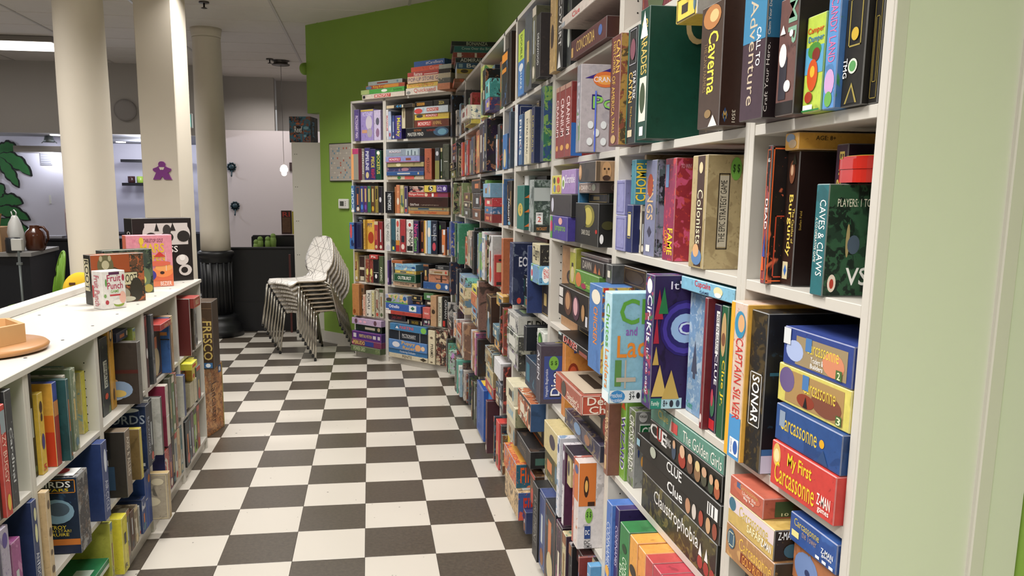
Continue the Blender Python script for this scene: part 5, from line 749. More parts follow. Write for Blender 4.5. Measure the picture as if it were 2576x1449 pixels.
('R', 720, 960, 604, 231, 240, 2396, '8a4a38,d8b888,,0.3,q', '', '', 'red box standing, second from left, bottom shelf, fifth bay from right', 0, 4),
('R', 720, 839, 604, 331, 240, 2596, '3a3a3e,,,0,q', '', '', 'charcoal box standing, fourth from left, bottom shelf, fifth bay from right', 0, 4),
('R', 720, 790, 604, 231, 240, 2196, '5a5a48,,,0,q', '', '', 'dark olive box standing, fifth from left, bottom shelf, fifth bay from right', 0, 4),
('R', 710, 1010, 7154, 1855, 220, 581, 'd8a860,5a4a40,,0.5,q', '', '', 'tan box lying flat, first from left, third shelf up, fifth bay from right', 2, 4),
('R', 700, 1010, 7750, 1855, 220, 685, '5a7a8a,c8b890,,0.4,q', '', '', 'blue box lying flat, second from left, third shelf up, fifth bay from right', 2, 4),
('R', 700, 791, 7154, 281, 240, 2696, '2c2422,,,0,q', '', '', 'black box standing, fifth from left, third shelf up, fifth bay from right', 2, 4),
('R', 710, 760, 7154, 470, 240, 2496, '7a3a30,,,0,q', '', '', 'red box standing, sixth from left, third shelf up, fifth bay from right', 2, 4),
('R', 750, 1894, 19904, 415, 240, 2296, '2a4a6a,,,0,q', '', '', 'dark blue box standing, first from left, top shelf, sixth bay from right', 6, 5),
('R', 750, 1850, 19904, 870, 240, 2696, 'a82830,,,0,q', '', '', 'red box standing, second from left, top shelf, sixth bay from right', 6, 5),
('R', 730, 1760, 19904, 470, 240, 2396, 'd8d890,,,0,q', '', '', 'pale cream box standing, third from left, top shelf, sixth bay from right', 6, 5),
('R', 720, 1710, 19904, 1270, 240, 2996, 'c8cc70,8aa850,,0.4,q', 'd0d078,5a9a50,,0.5', '', 'cream box standing, fourth from left, top shelf, sixth bay from right', 6, 5),
('R', 770, 1580, 19904, 970, 240, 2896, '1e2434,,,0,q', '1e2434,b8a840,,0', '', 'dark blue box standing, fifth from left, top shelf, sixth bay from right', 6, 5),
('R', 700, 1480, 19904, 1070, 240, 2496, '16181c,,,0,q', '', '', 'black box standing, sixth from left, top shelf, sixth bay from right', 6, 5),
('R', 693, 1320, 19904, 1560, 220, 681, '6a5aa0,,,0,q', '3a3870,,,0', '', 'violet box lying flat, seventh from left, top shelf, sixth bay from right', 6, 5),
('R', 693, 1320, 20600, 1560, 220, 985, '4aa8a8,,,0,q', '3a9898,,,0', '', 'teal box lying flat, eighth from left, top shelf, sixth bay from right', 6, 5),
('R', 750, 1160, 19904, 570, 240, 2496, '5a6a40,,,0,q', '', '', 'dark green box standing, ninth from left, top shelf, sixth bay from right', 6, 5),
('R', 720, 1894, 16674, 515, 240, 2596, 'c84a30,e08040,,0.3,q', '', '', 'red box standing, first from left, sixth shelf up, sixth bay from right', 5, 5),
('R', 730, 1840, 16674, 470, 240, 2496, 'c83028,,,0,q', '', '', 'red box standing, second from left, sixth shelf up, sixth bay from right', 5, 5),
('R', 710, 1790, 16674, 1170, 240, 2596, 'c87a38,d8b050,,0.4,q', 'a03028,,,0', '', 'orange box standing, third from left, sixth shelf up, sixth bay from right', 5, 5),
('R', 720, 1670, 16674, 670, 240, 2696, '5a5a50,,,0,q', '', '', 'charcoal box standing, fourth from left, sixth shelf up, sixth bay from right', 5, 5),
('R', 700, 1600, 16674, 1470, 240, 2796, '4a2c28,,,0,q', '3a2420,,,0', '', 'dark red box standing, fifth from left, sixth shelf up, sixth bay from right', 5, 5),
('R', 700, 1450, 16674, 670, 240, 2696, '2a2c50,c8c0c0,,0.3,q', '', '', 'dark blue box standing, sixth from left, sixth shelf up, sixth bay from right', 5, 5),
('R', 696, 1380, 16674, 970, 240, 2896, '24262a,8a8a8a,,0.3,q', '1c1c20,,,0', '', 'black box standing, seventh from left, sixth shelf up, sixth bay from right', 5, 5),
('R', 750, 1280, 16674, 470, 240, 1996, 'e8e8e8,,,0,q', '', '', 'white box standing, eighth from left, sixth shelf up, sixth bay from right', 5, 5),
('R', 750, 1230, 16674, 670, 240, 2496, '4a4a4a,,,0,q', '', '', 'charcoal box standing, ninth from left, sixth shelf up, sixth bay from right', 5, 5),
('R', 696, 1894, 13804, 3905, 220, 681, '6a4838,4a3a30,,0.4,q', '3a3028,,,0', '', 'dark brown box lying flat, first from left, fifth shelf up, sixth bay from right', 4, 5),
('R', 700, 1894, 14500, 3905, 220, 985, '3a3434,7a8a80,,0.3,q', '2c2826,,,0', '', 'charcoal box lying flat, second from left, fifth shelf up, sixth bay from right', 4, 5),
('R', 693, 1894, 15500, 3905, 220, 785, '2e2c2a,5a5a50,,0.2,q', '242220,,,0', '', 'black box lying flat, third from left, fifth shelf up, sixth bay from right', 4, 5),
('R', 720, 1500, 13804, 670, 240, 2396, '6a9a3a,d8c850,,0.3,q', '', '', 'green box standing, fourth from left, fifth shelf up, sixth bay from right', 4, 5),
('R', 710, 1430, 13804, 2760, 220, 481, '8a3030,c84848,,0.3,q', '', '', 'red box lying flat, fifth from left, fifth shelf up, sixth bay from right', 4, 5),
('R', 710, 1430, 14300, 2760, 220, 385, '3a6a98,c8c0d0,,0.4,q', '', '', 'blue box lying flat, sixth from left, fifth shelf up, sixth bay from right', 4, 5),
('R', 710, 1430, 14700, 2760, 220, 485, 'c8303a,e0e0e8,,0.2,q', '', '', 'red box lying flat, seventh from left, fifth shelf up, sixth bay from right', 4, 5),
('R', 700, 1430, 15200, 2760, 220, 785, '7aa8c8,d84a4a,,0.3,q', '', '', 'blue box lying flat, eighth from left, fifth shelf up, sixth bay from right', 4, 5),
('R', 710, 1894, 10374, 515, 240, 2796, 'a8a098,c87a8a,,0.4,q', '', '', 'pale grey box standing, first from left, fourth shelf up, sixth bay from right', 3, 5),
('R', 700, 1840, 10374, 385, 240, 2896, '1c1e20,,,0,q', '', '', 'black box standing, second from left, fourth shelf up, sixth bay from right', 3, 5),
('R', 700, 1670, 10374, 470, 240, 2596, '5a7a9a,c8c8c0,,0.3,q', '', '', 'blue box standing, fourth from left, fourth shelf up, sixth bay from right', 3, 5),
('R', 700, 1620, 10374, 770, 240, 2696, '7aa060,5a80b0,,0.5,q', '', '', 'green box standing, fifth from left, fourth shelf up, sixth bay from right', 3, 5),
('R', 710, 1540, 10374, 970, 240, 2796, 'd0d0d4,,,0,q', 'c0c0c4,,,0', '', 'white box standing, sixth from left, fourth shelf up, sixth bay from right', 3, 5),
('R', 700, 1440, 10374, 470, 240, 2496, 'e0e0e0,333,,0.3,q', '', '', 'white box standing, seventh from left, fourth shelf up, sixth bay from right', 3, 5),
('R', 710, 1390, 10374, 670, 240, 2696, '5a4438,,,0,q', '', '', 'dark brown box standing, eighth from left, fourth shelf up, sixth bay from right', 3, 5),
('R', 693, 1894, 7154, 2905, 220, 581, 'b8a068,5a7a98,,0.5,q', '8a6a38,,,0', '', 'cream box lying flat, first from left, third shelf up, sixth bay from right', 2, 5),
('R', 696, 1894, 7750, 2905, 220, 585, '6a98b8,c8c8d0,,0.4,q', 'e0d850,,,0', '', 'blue box lying flat, second from left, third shelf up, sixth bay from right', 2, 5),
('R', 690, 1894, 8350, 2905, 220, 785, 'b86a48,d89868,,0.4,q', 'd0b878,,,0', '', 'orange box lying flat, third from left, third shelf up, sixth bay from right', 2, 5),
('R', 696, 1894, 9150, 2905, 220, 485, 'd8d048,7aa0b0,,0.3,q', 'd8d868,,,0', '', 'yellow box lying flat, fourth from left, third shelf up, sixth bay from right', 2, 5),
('R', 690, 1600, 7154, 770, 240, 2991, '5a4a44,7a5a50,,0.4,q', '7a5a50,4a3a34,,0.4', '', 'dark brown box standing, fifth from left, third shelf up, sixth bay from right', 2, 5),
('R', 693, 1894, 4004, 615, 240, 2596, 'b8b8c0,8a8a98,,0.3,q', '', '', 'pale grey box standing, first from left, second shelf up, sixth bay from right', 1, 5),
('R', 693, 1830, 4004, 470, 240, 2596, 'a87858,d8b888,,0.4,q', '', '', 'tan box standing, second from left, second shelf up, sixth bay from right', 1, 5),
('R', 730, 1780, 4004, 570, 240, 2696, '3a302c,,,0,q', '', '', 'dark brown box standing, third from left, second shelf up, sixth bay from right', 1, 5),
('R', 693, 1720, 4004, 570, 240, 2696, 'c87aa0,,,0,q', 'a06080,,,0', '', 'pink box standing, fourth from left, second shelf up, sixth bay from right', 1, 5),
('R', 700, 1660, 4004, 370, 240, 2396, '28221e,,,0,q', '', '', 'black box standing, fifth from left, second shelf up, sixth bay from right', 1, 5),
('R', 696, 1894, 604, 615, 240, 2596, '24201c,7a3a30,,0.3,q', '', '', 'black box standing, first from left, bottom shelf, sixth bay from right', 0, 5),
('R', 710, 1830, 604, 570, 240, 2496, '5a4a3c,,,0,q', '', '', 'dark brown box standing, second from left, bottom shelf, sixth bay from right', 0, 5),
('R', 696, 1770, 604, 770, 240, 2796, '4a4c3c,6a6a50,,0.4,q', '', '', 'dark green box standing, third from left, bottom shelf, sixth bay from right', 0, 5),
('R', 700, 1690, 604, 382, 240, 2596, '221e1c,b87a48,,0.3,q', '', '', 'black box standing, fourth from left, bottom shelf, sixth bay from right', 0, 5),
('R', 750, 2730, 19904, 465, 240, 2396, '2c4a70,,,0,q', '', '', 'blue box standing, first from left, top shelf, seventh bay from right', 6, 6),
('R', 730, 2680, 19904, 1170, 240, 2796, '3a3a3a,8a8a8a,,0.3,q', '', '', 'charcoal box standing, second from left, top shelf, seventh bay from right', 6, 6),
('R', 750, 2560, 19904, 870, 240, 2196, '5a7a50,,,0,q', '', '', 'green box standing, third from left, top shelf, seventh bay from right', 6, 6),
('R', 750, 2470, 19904, 970, 240, 2396, 'a83030,,,0,q', '', '', 'red box standing, fourth from left, top shelf, seventh bay from right', 6, 6),
('R', 700, 2370, 19904, 3560, 220, 281, 'c8b848,3a6a3a,,0.4,q', '', '', 'yellow box lying flat, fifth from left, top shelf, seventh bay from right', 6, 6),
('R', 676, 2370, 20200, 3560, 220, 885, 'dcd8cc,,,0,q', '', '', 'white box lying flat, sixth from left, top shelf, seventh bay from right', 6, 6),
('R', 720, 2730, 16674, 665, 240, 2196, 'c84830,d8a850,,0.4,q', '', '', 'red box standing, first from left, sixth shelf up, seventh bay from right', 5, 6),
('R', 710, 2660, 16674, 770, 240, 2396, 'd05030,8a5ab0,,0.3,q', '', '', 'red box standing, second from left, sixth shelf up, seventh bay from right', 5, 6),
('R', 730, 2580, 16674, 470, 240, 2196, 'd8b050,a83028,,0.4,q', '', '', 'yellow box standing, third from left, sixth shelf up, seventh bay from right', 5, 6),
('R', 720, 2530, 16674, 1170, 240, 2496, '3a2c24,c89040,,0.4,q', '', '', 'dark brown box standing, fourth from left, sixth shelf up, seventh bay from right', 5, 6),
('R', 720, 2410, 16674, 770, 240, 2396, 'b83830,e8d8c8,,0.3,q', '', '', 'red box standing, fifth from left, sixth shelf up, seventh bay from right', 5, 6),
('R', 730, 2330, 16674, 970, 240, 2296, '5a5048,,,0,q', '', '', 'dark brown box standing, sixth from left, sixth shelf up, seventh bay from right', 5, 6),
('R', 730, 2230, 16674, 970, 240, 2496, '2c3a5a,,,0,q', '', '', 'dark blue box standing, seventh from left, sixth shelf up, seventh bay from right', 5, 6),
('R', 730, 2130, 16674, 770, 240, 2496, '4a3a30,,,0,q', '', '', 'dark brown box standing, eighth from left, sixth shelf up, seventh bay from right', 5, 6),
('R', 730, 2730, 13804, 365, 240, 2596, '2a2a2a,,,0,q', '', '', 'black box standing, first from left, fifth shelf up, seventh bay from right', 4, 6),
('R', 730, 2690, 13804, 570, 240, 2396, 'c8c8c8,8a8a90,,0.3,q', '', '', 'white box standing, second from left, fifth shelf up, seventh bay from right', 4, 6),
('R', 710, 2630, 13804, 470, 240, 2396, '8a9a6a,c8c0a0,,0.3,q', '', '', 'pale green box standing, third from left, fifth shelf up, seventh bay from right', 4, 6),
('R', 720, 2580, 13804, 3760, 220, 581, '5a5a50,3a3a34,,0.4,q', '', '', 'charcoal box lying flat, fourth from left, fifth shelf up, seventh bay from right', 4, 6),
('R', 720, 2580, 14400, 3760, 220, 485, '3a3a3c,,,0,q', '', '', 'charcoal box lying flat, fifth from left, fifth shelf up, seventh bay from right', 4, 6),
('R', 720, 2580, 14900, 3760, 220, 585, '6a4a3a,,,0,q', '', '', 'dark brown box lying flat, sixth from left, fifth shelf up, seventh bay from right', 4, 6),
('R', 730, 2200, 13804, 770, 240, 2496, '222224,,,0,q', '', '', 'black box standing, seventh from left, fifth shelf up, seventh bay from right', 4, 6),
('R', 750, 2120, 13804, 470, 240, 1996, '4a6a4a,,,0,q', '', '', 'dark green box standing, eighth from left, fifth shelf up, seventh bay from right', 4, 6),
('R', 690, 2730, 10374, 665, 240, 2696, '6a8a9a,a8c0c8,,0.4,q', '', '', 'pale blue box standing, first from left, fourth shelf up, seventh bay from right', 3, 6),
('R', 682, 2660, 10374, 670, 240, 2896, '3a5a9a,2c4a8a,,0.4,q', '2c7a58,,,0', '', 'blue box standing, second from left, fourth shelf up, seventh bay from right', 3, 6),
('R', 676, 2590, 10374, 970, 240, 2896, '2c7a5a,,,0,q', '2e7e5c,4a8a70,,0.4', '', 'green box standing, third from left, fourth shelf up, seventh bay from right', 3, 6),
('R', 720, 2490, 10374, 370, 240, 1996, 'b85a4a,,,0,q', '', '', 'red box standing, fourth from left, fourth shelf up, seventh bay from right', 3, 6),
('R', 730, 2450, 10374, 770, 240, 2396, '8a7a6a,,,0,q', '', '', 'brown box standing, fifth from left, fourth shelf up, seventh bay from right', 3, 6),
('R', 730, 2370, 10374, 970, 240, 2496, 'c8b8a8,c84a5a,,0.3,q', '', '', 'pale tan box standing, sixth from left, fourth shelf up, seventh bay from right', 3, 6),
('R', 730, 2270, 10374, 770, 240, 1996, '9a9a9a,,,0,q', '', '', 'pale grey box standing, seventh from left, fourth shelf up, seventh bay from right', 3, 6),
('R', 730, 2190, 10374, 670, 240, 2196, '4a3a3a,,,0,q', '', '', 'dark brown-pink box standing, eighth from left, fourth shelf up, seventh bay from right', 3, 6),
('R', 682, 2730, 7154, 865, 240, 2696, '1e2434,6a6a80,,0.2,q', '', '', 'dark blue box standing, first from left, third shelf up, seventh bay from right', 2, 6),
('R', 696, 2640, 7154, 870, 240, 2796, '24262e,8a8a90,,0.3,q', '', '', 'black box standing, second from left, third shelf up, seventh bay from right', 2, 6),
('R', 730, 2550, 7154, 470, 240, 1996, '5a5a60,,,0,q', '', '', 'grey box standing, third from left, third shelf up, seventh bay from right', 2, 6),
('R', 679, 2500, 7154, 3360, 220, 481, 'c8b898,7a6a50,,0.4,q', '', '', 'pale cream box lying flat, fourth from left, third shelf up, seventh bay from right', 2, 6),
('R', 682, 2500, 7650, 3360, 220, 585, 'b89a60,5a7a90,,0.5,q', '', '', 'cream box lying flat, fifth from left, third shelf up, seventh bay from right', 2, 6),
('R', 682, 2500, 8250, 3360, 220, 785, 'd8c8a0,8a8a50,,0.4,q', '', '', 'pale cream box lying flat, sixth from left, third shelf up, seventh bay from right', 2, 6),
('R', 682, 2500, 9050, 3360, 220, 685, '7a9ab8,,,0,q', '', '', 'pale blue box lying flat, seventh from left, third shelf up, seventh bay from right', 2, 6),
('R', 682, 2730, 4004, 465, 240, 1996, 'c8c8c8,8a8a8a,,0.4,q', '', '', 'white box standing, first from left, second shelf up, seventh bay from right', 1, 6),
('R', 679, 2680, 4004, 3560, 220, 681, '8a7a60,4a2c28,,0.4,q', '6a2c28,,,0', '', 'brown box lying flat, second from left, second shelf up, seventh bay from right', 1, 6),
('R', 682, 2680, 4700, 3560, 220, 585, 'a8a8a0,5a5a50,,0.4,q', '', '', 'pale grey box lying flat, third from left, second shelf up, seventh bay from right', 1, 6),
('R', 682, 2680, 5300, 3560, 220, 485, 'b85a38,,,0,q', '', '', 'orange box lying flat, fourth from left, second shelf up, seventh bay from right', 1, 6),
('R', 676, 2320, 4004, 570, 240, 2396, '2c2a2a,,,0,q', '', '', 'black box standing, fifth from left, second shelf up, seventh bay from right', 1, 6),
('R', 676, 2260, 4004, 570, 240, 2496, 'c8c0b8,a8a0a0,,0.3,q', '', '', 'pale grey box standing, sixth from left, second shelf up, seventh bay from right', 1, 6),
('R', 676, 2200, 4004, 570, 240, 2496, '7a5a4a,a88060,,0.4,q', '', '', 'brown box standing, seventh from left, second shelf up, seventh bay from right', 1, 6),
('R', 730, 2140, 4004, 470, 240, 1996, '5a4a40,,,0,q', '', '', 'dark brown box standing, eighth from left, second shelf up, seventh bay from right', 1, 6),
('R', 676, 2730, 604, 465, 240, 2596, 'c8c4bc,,,0,q', '5a5452,,,0', '', 'pale grey box standing, first from left, bottom shelf, seventh bay from right', 0, 6),
('R', 668, 2680, 604, 670, 240, 2696, '4a4a4c,7a7a7c,,0.3,q', '3a3c3c,,,0', '', 'charcoal box standing, second from left, bottom shelf, seventh bay from right', 0, 6),
('R', 672, 2610, 604, 570, 240, 2496, '5aa090,7ac0b0,,0.2,q', '', '', 'teal box standing, third from left, bottom shelf, seventh bay from right', 0, 6),
('R', 682, 2550, 604, 570, 240, 2196, 'd8d0c8,8ab050,,0.3,q', '', '', 'white box standing, fourth from left, bottom shelf, seventh bay from right', 0, 6),
('R', 682, 2490, 604, 470, 240, 1996, '8aa8b8,d0d0d0,,0.3,q', '', '', 'pale blue box standing, fifth from left, bottom shelf, seventh bay from right', 0, 6),
('R', 700, 2440, 604, 470, 240, 2596, '4a3a3a,,,0,q', '', '', 'dark brown-pink box standing, sixth from left, bottom shelf, seventh bay from right', 0, 6),
('R', 700, 2390, 604, 570, 240, 2196, 'b8b0a8,3a3a3a,,0.4,q', '', '', 'pale grey box standing, seventh from left, bottom shelf, seventh bay from right', 0, 6),
('R', 710, 2330, 604, 570, 240, 1996, '6a3a30,,,0,q', '', '', 'dark red box standing, eighth from left, bottom shelf, seventh bay from right', 0, 6),
('R', 720, 2270, 604, 570, 240, 2196, '3a3a4a,,,0,q', '', '', 'dark blue box standing, ninth from left, bottom shelf, seventh bay from right', 0, 6),
('R', 750, 3400, 19904, 470, 240, 2496, 'd8d0c8,c83a3a,,0.3,q', '', '', 'white box standing, first from left, top shelf, far corner bay', 6, 7),
('R', 700, 3350, 19904, 1170, 240, 3196, '221c20,3a6a98,,0.25,q', '1c1a20,3a6a98,,0.3', '', 'black box standing, second from left, top shelf, far corner bay', 6, 7),
('R', 730, 3230, 19904, 770, 240, 1996, 'b8b0a8,4a4a4a,,0.4,q', '', '', 'pale grey box standing, third from left, top shelf, far corner bay', 6, 7),
('R', 750, 3150, 19904, 970, 240, 2396, '7a9ab8,,,0,q', '', '', 'pale blue box standing, fourth from left, top shelf, far corner bay', 6, 7),
('R', 750, 3050, 19904, 770, 240, 2196, '5a4a3a,,,0,q', '', '', 'dark brown box standing, fifth from left, top shelf, far corner bay', 6, 7),
('R', 710, 3400, 16674, 2960, 220, 581, '8a8a5a,5a6a3a,,0.4,q', '', '', 'olive box lying flat, first from left, sixth shelf up, far corner bay', 5, 7),
('R', 700, 3400, 17270, 2960, 220, 585, '2c2a2a,d8d8d8,,0.2,q', '', '', 'black box lying flat, second from left, sixth shelf up, far corner bay', 5, 7),
('R', 720, 3400, 17870, 2960, 220, 785, '4a3038,6a4a58,,0.4,q', '', '', 'dark pink box lying flat, third from left, sixth shelf up, far corner bay', 5, 7),
('R', 720, 3400, 18670, 2960, 220, 685, '3a3448,,,0,q', '', '', 'dark violet box lying flat, fourth from left, sixth shelf up, far corner bay', 5, 7),
('R', 720, 3100, 16674, 570, 240, 2396, '3a3c34,6a6a58,,0.4,q', '', '', 'charcoal box standing, fifth from left, sixth shelf up, far corner bay', 5, 7),
('R', 730, 3040, 16674, 470, 240, 2196, '5a5a4a,,,0,q', '', '', 'dark olive box standing, sixth from left, sixth shelf up, far corner bay', 5, 7),
('R', 750, 2990, 16674, 570, 240, 1996, '3a2a2a,,,0,q', '', '', 'dark brown-pink box standing, seventh from left, sixth shelf up, far corner bay', 5, 7),
('R', 720, 3400, 13804, 570, 240, 2641, '1e1c1c,,,0,q', '', '', 'black box standing, first from left, fifth shelf up, far corner bay', 4, 7),
('R', 720, 3340, 13804, 570, 240, 2396, 'd0ccc4,8a8a8a,,0.3,q', '', '', 'white box standing, second from left, fifth shelf up, far corner bay', 4, 7),
('R', 720, 3280, 13804, 570, 240, 2496, 'c8c4bc,,,0,q', '', '', 'pale grey box standing, third from left, fifth shelf up, far corner bay', 4, 7),
('R', 710, 3220, 13804, 470, 240, 2396, '7a8a5a,,,0,q', '', '', 'green box standing, fourth from left, fifth shelf up, far corner bay', 4, 7),
('R', 750, 3170, 13804, 770, 240, 2196, '4a4a4a,,,0,q', '', '', 'charcoal box standing, fifth from left, fifth shelf up, far corner bay', 4, 7),
('R', 750, 3090, 13804, 770, 240, 2196, '8a6a4a,,,0,q', '', '', 'brown box standing, sixth from left, fifth shelf up, far corner bay', 4, 7),
('R', 696, 3400, 10374, 570, 240, 2696, '4a7a88,8ab0b8,,0.4,q', '', '', 'teal box standing, first from left, fourth shelf up, far corner bay', 3, 7),
('R', 693, 3340, 10374, 570, 240, 2796, '2c5a70,7aa8b0,,0.4,q', '', '', 'blue box standing, second from left, fourth shelf up, far corner bay', 3, 7),
('R', 693, 3280, 10374, 670, 240, 2796, '3a4a9a,,,0,q', '', '', 'blue box standing, third from left, fourth shelf up, far corner bay', 3, 7),
('R', 720, 3210, 10374, 770, 240, 2696, '2c6a4a,,,0,q', '', '', 'dark green box standing, fourth from left, fourth shelf up, far corner bay', 3, 7),
('R', 750, 3130, 10374, 770, 240, 2196, '5a5a5a,,,0,q', '', '', 'grey box standing, fifth from left, fourth shelf up, far corner bay', 3, 7),
('R', 696, 3400, 7154, 670, 240, 2596, '1c2440,4a4a68,,0.3,q', '', '', 'dark blue box standing, first from left, third shelf up, far corner bay', 2, 7),
('R', 696, 3330, 7154, 570, 240, 2696, '24263a,,,0,q', '', '', 'dark blue box standing, second from left, third shelf up, far corner bay', 2, 7),
('R', 750, 3270, 7154, 570, 240, 1996, '2c3a7a,,,0,q', '', '', 'blue box standing, third from left, third shelf up, far corner bay', 2, 7),
('R', 750, 3210, 7154, 770, 240, 2196, '24407a,,,0,q', '', '', 'blue box standing, fourth from left, third shelf up, far corner bay', 2, 7),
('R', 750, 3130, 7154, 770, 240, 1996, '3a3a3a,,,0,q', '', '', 'charcoal box standing, fifth from left, third shelf up, far corner bay', 2, 7),
('R', 682, 3400, 4004, 570, 240, 2396, 'c0bcb8,4a4a4a,,0.5,q', '', '', 'pale grey box standing, first from left, second shelf up, far corner bay', 1, 7),
('R', 676, 3340, 4004, 2460, 220, 581, '5a2c28,a8a098,,0.3,q', '', '', 'dark red box lying flat, second from left, second shelf up, far corner bay', 1, 7),
('R', 682, 3340, 4600, 2460, 220, 585, '3a3a38,,,0,q', '', '', 'charcoal box lying flat, third from left, second shelf up, far corner bay', 1, 7),
('R', 700, 3090, 4004, 470, 240, 1996, 'c8c8c8,,,0,q', '', '', 'white box standing, fourth from left, second shelf up, far corner bay', 1, 7),
('R', 720, 3040, 4004, 570, 240, 2396, '4a3a3a,,,0,q', '', '', 'dark brown-pink box standing, fifth from left, second shelf up, far corner bay', 1, 7),
('R', 672, 3400, 604, 470, 240, 2596, 'd0ccc4,,,0,q', '', '', 'white box standing, first from left, bottom shelf, far corner bay', 0, 7),
('R', 668, 3350, 604, 570, 240, 2796, '4a4846,6a6a68,,0.3,q', '3a3a3c,,,0', '', 'charcoal box standing, second from left, bottom shelf, far corner bay', 0, 7),
('R', 676, 3290, 604, 470, 240, 2496, '5a9a88,,,0,q', '', '', 'teal box standing, third from left, bottom shelf, far corner bay', 0, 7),
('R', 682, 3240, 604, 470, 240, 1996, 'a8c8b8,,,0,q', '', '', 'pale green box standing, fourth from left, bottom shelf, far corner bay', 0, 7),
('R', 730, 3190, 604, 770, 240, 2196, '5a4a4a,,,0,q', '', '', 'dark brown-pink box standing, fifth from left, bottom shelf, far corner bay', 0, 7),
('B', -84, 4342, 20104, 635, 240, 2799, '5a4a88,,,0', '4a3c78,,,0', 'sv .2 .1 .8 .8 e8d8f0 PICTIONARY MAN', 'purple box with white vertical lettering, top shelf, narrow angled bookcase', 6, 0),
('B', -25, 4309, 20104, 1672, 240, 2760, '9a88c8,,,0', '8a78b8,,,0', 'sh .15 .78 .95 .92 e8e0f8 PICTIONARY|sr 0 .94 1 1 c8b050|so .4 .35 .9 .8 c8c0cc|so .5 .1 .9 .4 a8a0a8|sr .1 .25 .5 .35 c89878', 'lilac box with a drawing hand, top shelf, narrow angled bookcase', 6, 0),
('B', 92, 4183, 20104, 872, 240, 2637, 'c8bcdc,,,0', 'b0a4c8,,,0', 'so .3 .5 .8 .75 5a5a68|so .3 .1 .8 .4 8a6a88', 'pale lilac box with small drawings, top shelf, narrow angled bookcase', 6, 0),
('B', -119, 4366, 16604, 991, 240, 2841, 'c8b078,b83a68,,0', '8a3050,,,0', 'sr .2 .82 1 1 b03a6a|sr 0 0 .35 .82 e0a068|sr .35 0 1 .82 8c8c80', 'pink, peach and grey box, sixth shelf up, narrow angled bookcase', 5, 0),
('B', -22, 4320, 16604, 340, 240, 2820, '8a8478,,,0', '7a7468,,,0', 'sv .2 .2 .8 .9 e0e0d8 PENTAGON', 'slim grey box, sixth shelf up, narrow angled bookcase', 5, 0),
('B', 5, 4276, 16604, 687, 240, 2862, '3a3478,,,0', '2c2864,,,0', 'sv .2 .3 .8 .9 e0e0e8 PIPELINE|so .2 .05 .8 .25 c8b888', 'indigo box with white vertical letters, sixth shelf up, narrow angled bookcase', 5, 0),
('B', 55, 4222, 16604, 679, 240, 2735, '34286c,,,0', '28205a,,,0', 'sv .2 .4 .8 .75 e0d040 PIECE|sv .2 .05 .8 .35 c83030 RIGHT', 'dark purple box with yellow and red letters, sixth shelf up, narrow angled bookcase', 5, 0),
('B', 105, 4169, 16604, 670, 240, 2610, '14503c,,,0', '10402e,,,0', 'sv .2 .2 .8 .9 d8c860 POCKETUS|so .2 .85 .8 .98 e8e8e0', 'dark green box with yellow letters, sixth shelf up, narrow angled bookcase', 5, 0),
('B', -124, 4371, 13654, 393, 240, 2434, '4a7ab0,,,0', '3a6aa0,,,0', 'sV .1 .1 .9 .9 e0e8f0 COUP|sr 0 0 1 .1 e8e8e8', 'pale blue box at far left, fifth shelf up, narrow angled bookcase', 4, 0),
('B', -82, 4355, 13654, 564, 240, 2400, '223048,,,0', '1a2438,,,0', '', 'dark slate box, fifth shelf up, narrow angled bookcase', 4, 0),
('B', -40, 4310, 13654, 430, 240, 2400, '2c3a88,5a3a88,,0.3', '24306a,,,0', 'so .2 .1 .8 .3 4a8ad0|sr .3 .4 .7 .9 c8b070', 'blue-violet box with gold strip, fifth shelf up, narrow angled bookcase', 4, 0),
('B', -7, 4274, 13654, 427, 240, 2400, '5a2c68,,,0', '481f54,,,0', 'sr .3 .4 .7 .9 c8b070|so .2 .1 .8 .3 6a4ab0', 'plum box with gold strip, fifth shelf up, narrow angled bookcase', 4, 0),
('B', 26, 4239, 13654, 423, 240, 2400, '2c6a48,4a9a50,,0.3', '20502f,,,0', 'sr .3 .4 .7 .9 c8b070', 'green box with gold strip, fifth shelf up, narrow angled bookcase', 4, 0),
('B', 58, 4204, 13654, 472, 240, 2400, '5a3c20,,,0', '48301a,,,0', 'sr .3 .4 .7 .9 c8b070|so .2 .05 .8 .25 c8a030', 'brown box with gold strip, fifth shelf up, narrow angled bookcase', 4, 0),
('B', 94, 4166, 13654, 416, 240, 2399, '8a7a30,b0a040,,0.3', '6a5c24,,,0', 'sr .3 .5 .7 .9 2a2418', 'olive-yellow box, fifth shelf up, narrow angled bookcase', 4, 0),
('B', 126, 4117, 13654, 434, 240, 2363, '221f2a,,,0', '1a1820,,,0', 'so .2 .4 .8 .6 c8c8d0', 'black box with pale emblem, fifth shelf up, narrow angled bookcase', 4, 0),
('B', -87, 4405, 16300, 3031, 240, 220, '4a2018,,,0', '3a1810,,,0', 'sh .1 .2 .5 .8 c89850 Puerto Rico|sr .75 .2 .85 .8 c8b8a8', 'thin dark red box laid on the row, fifth shelf up, narrow angled bookcase', 4, 0),
('B', -145, 4334, 10254, 624, 240, 2462, '2c6ab0,24243c,,0.4', '20205a,,,0', 'so .1 .4 .6 .95 c85050|so .3 .1 .8 .35 1c2c5a', 'bright blue and red box, fourth shelf up, narrow angled bookcase', 3, 0),
('B', -80, 4309, 10254, 694, 240, 2437, '20244a,,,0', '181c3a,,,0', 'sR .1 .05 .9 .95 5a6090', 'navy box with fine outline, fourth shelf up, narrow angled bookcase', 3, 0),
('B', -17, 4271, 10254, 206, 240, 2731, 'd8b038,,,0', 'c8a030,,,0', 'sv .2 .1 .8 .7 8a3a18 PICTUREKA', 'yellow box with brown vertical letters, fourth shelf up, narrow angled bookcase', 3, 0),
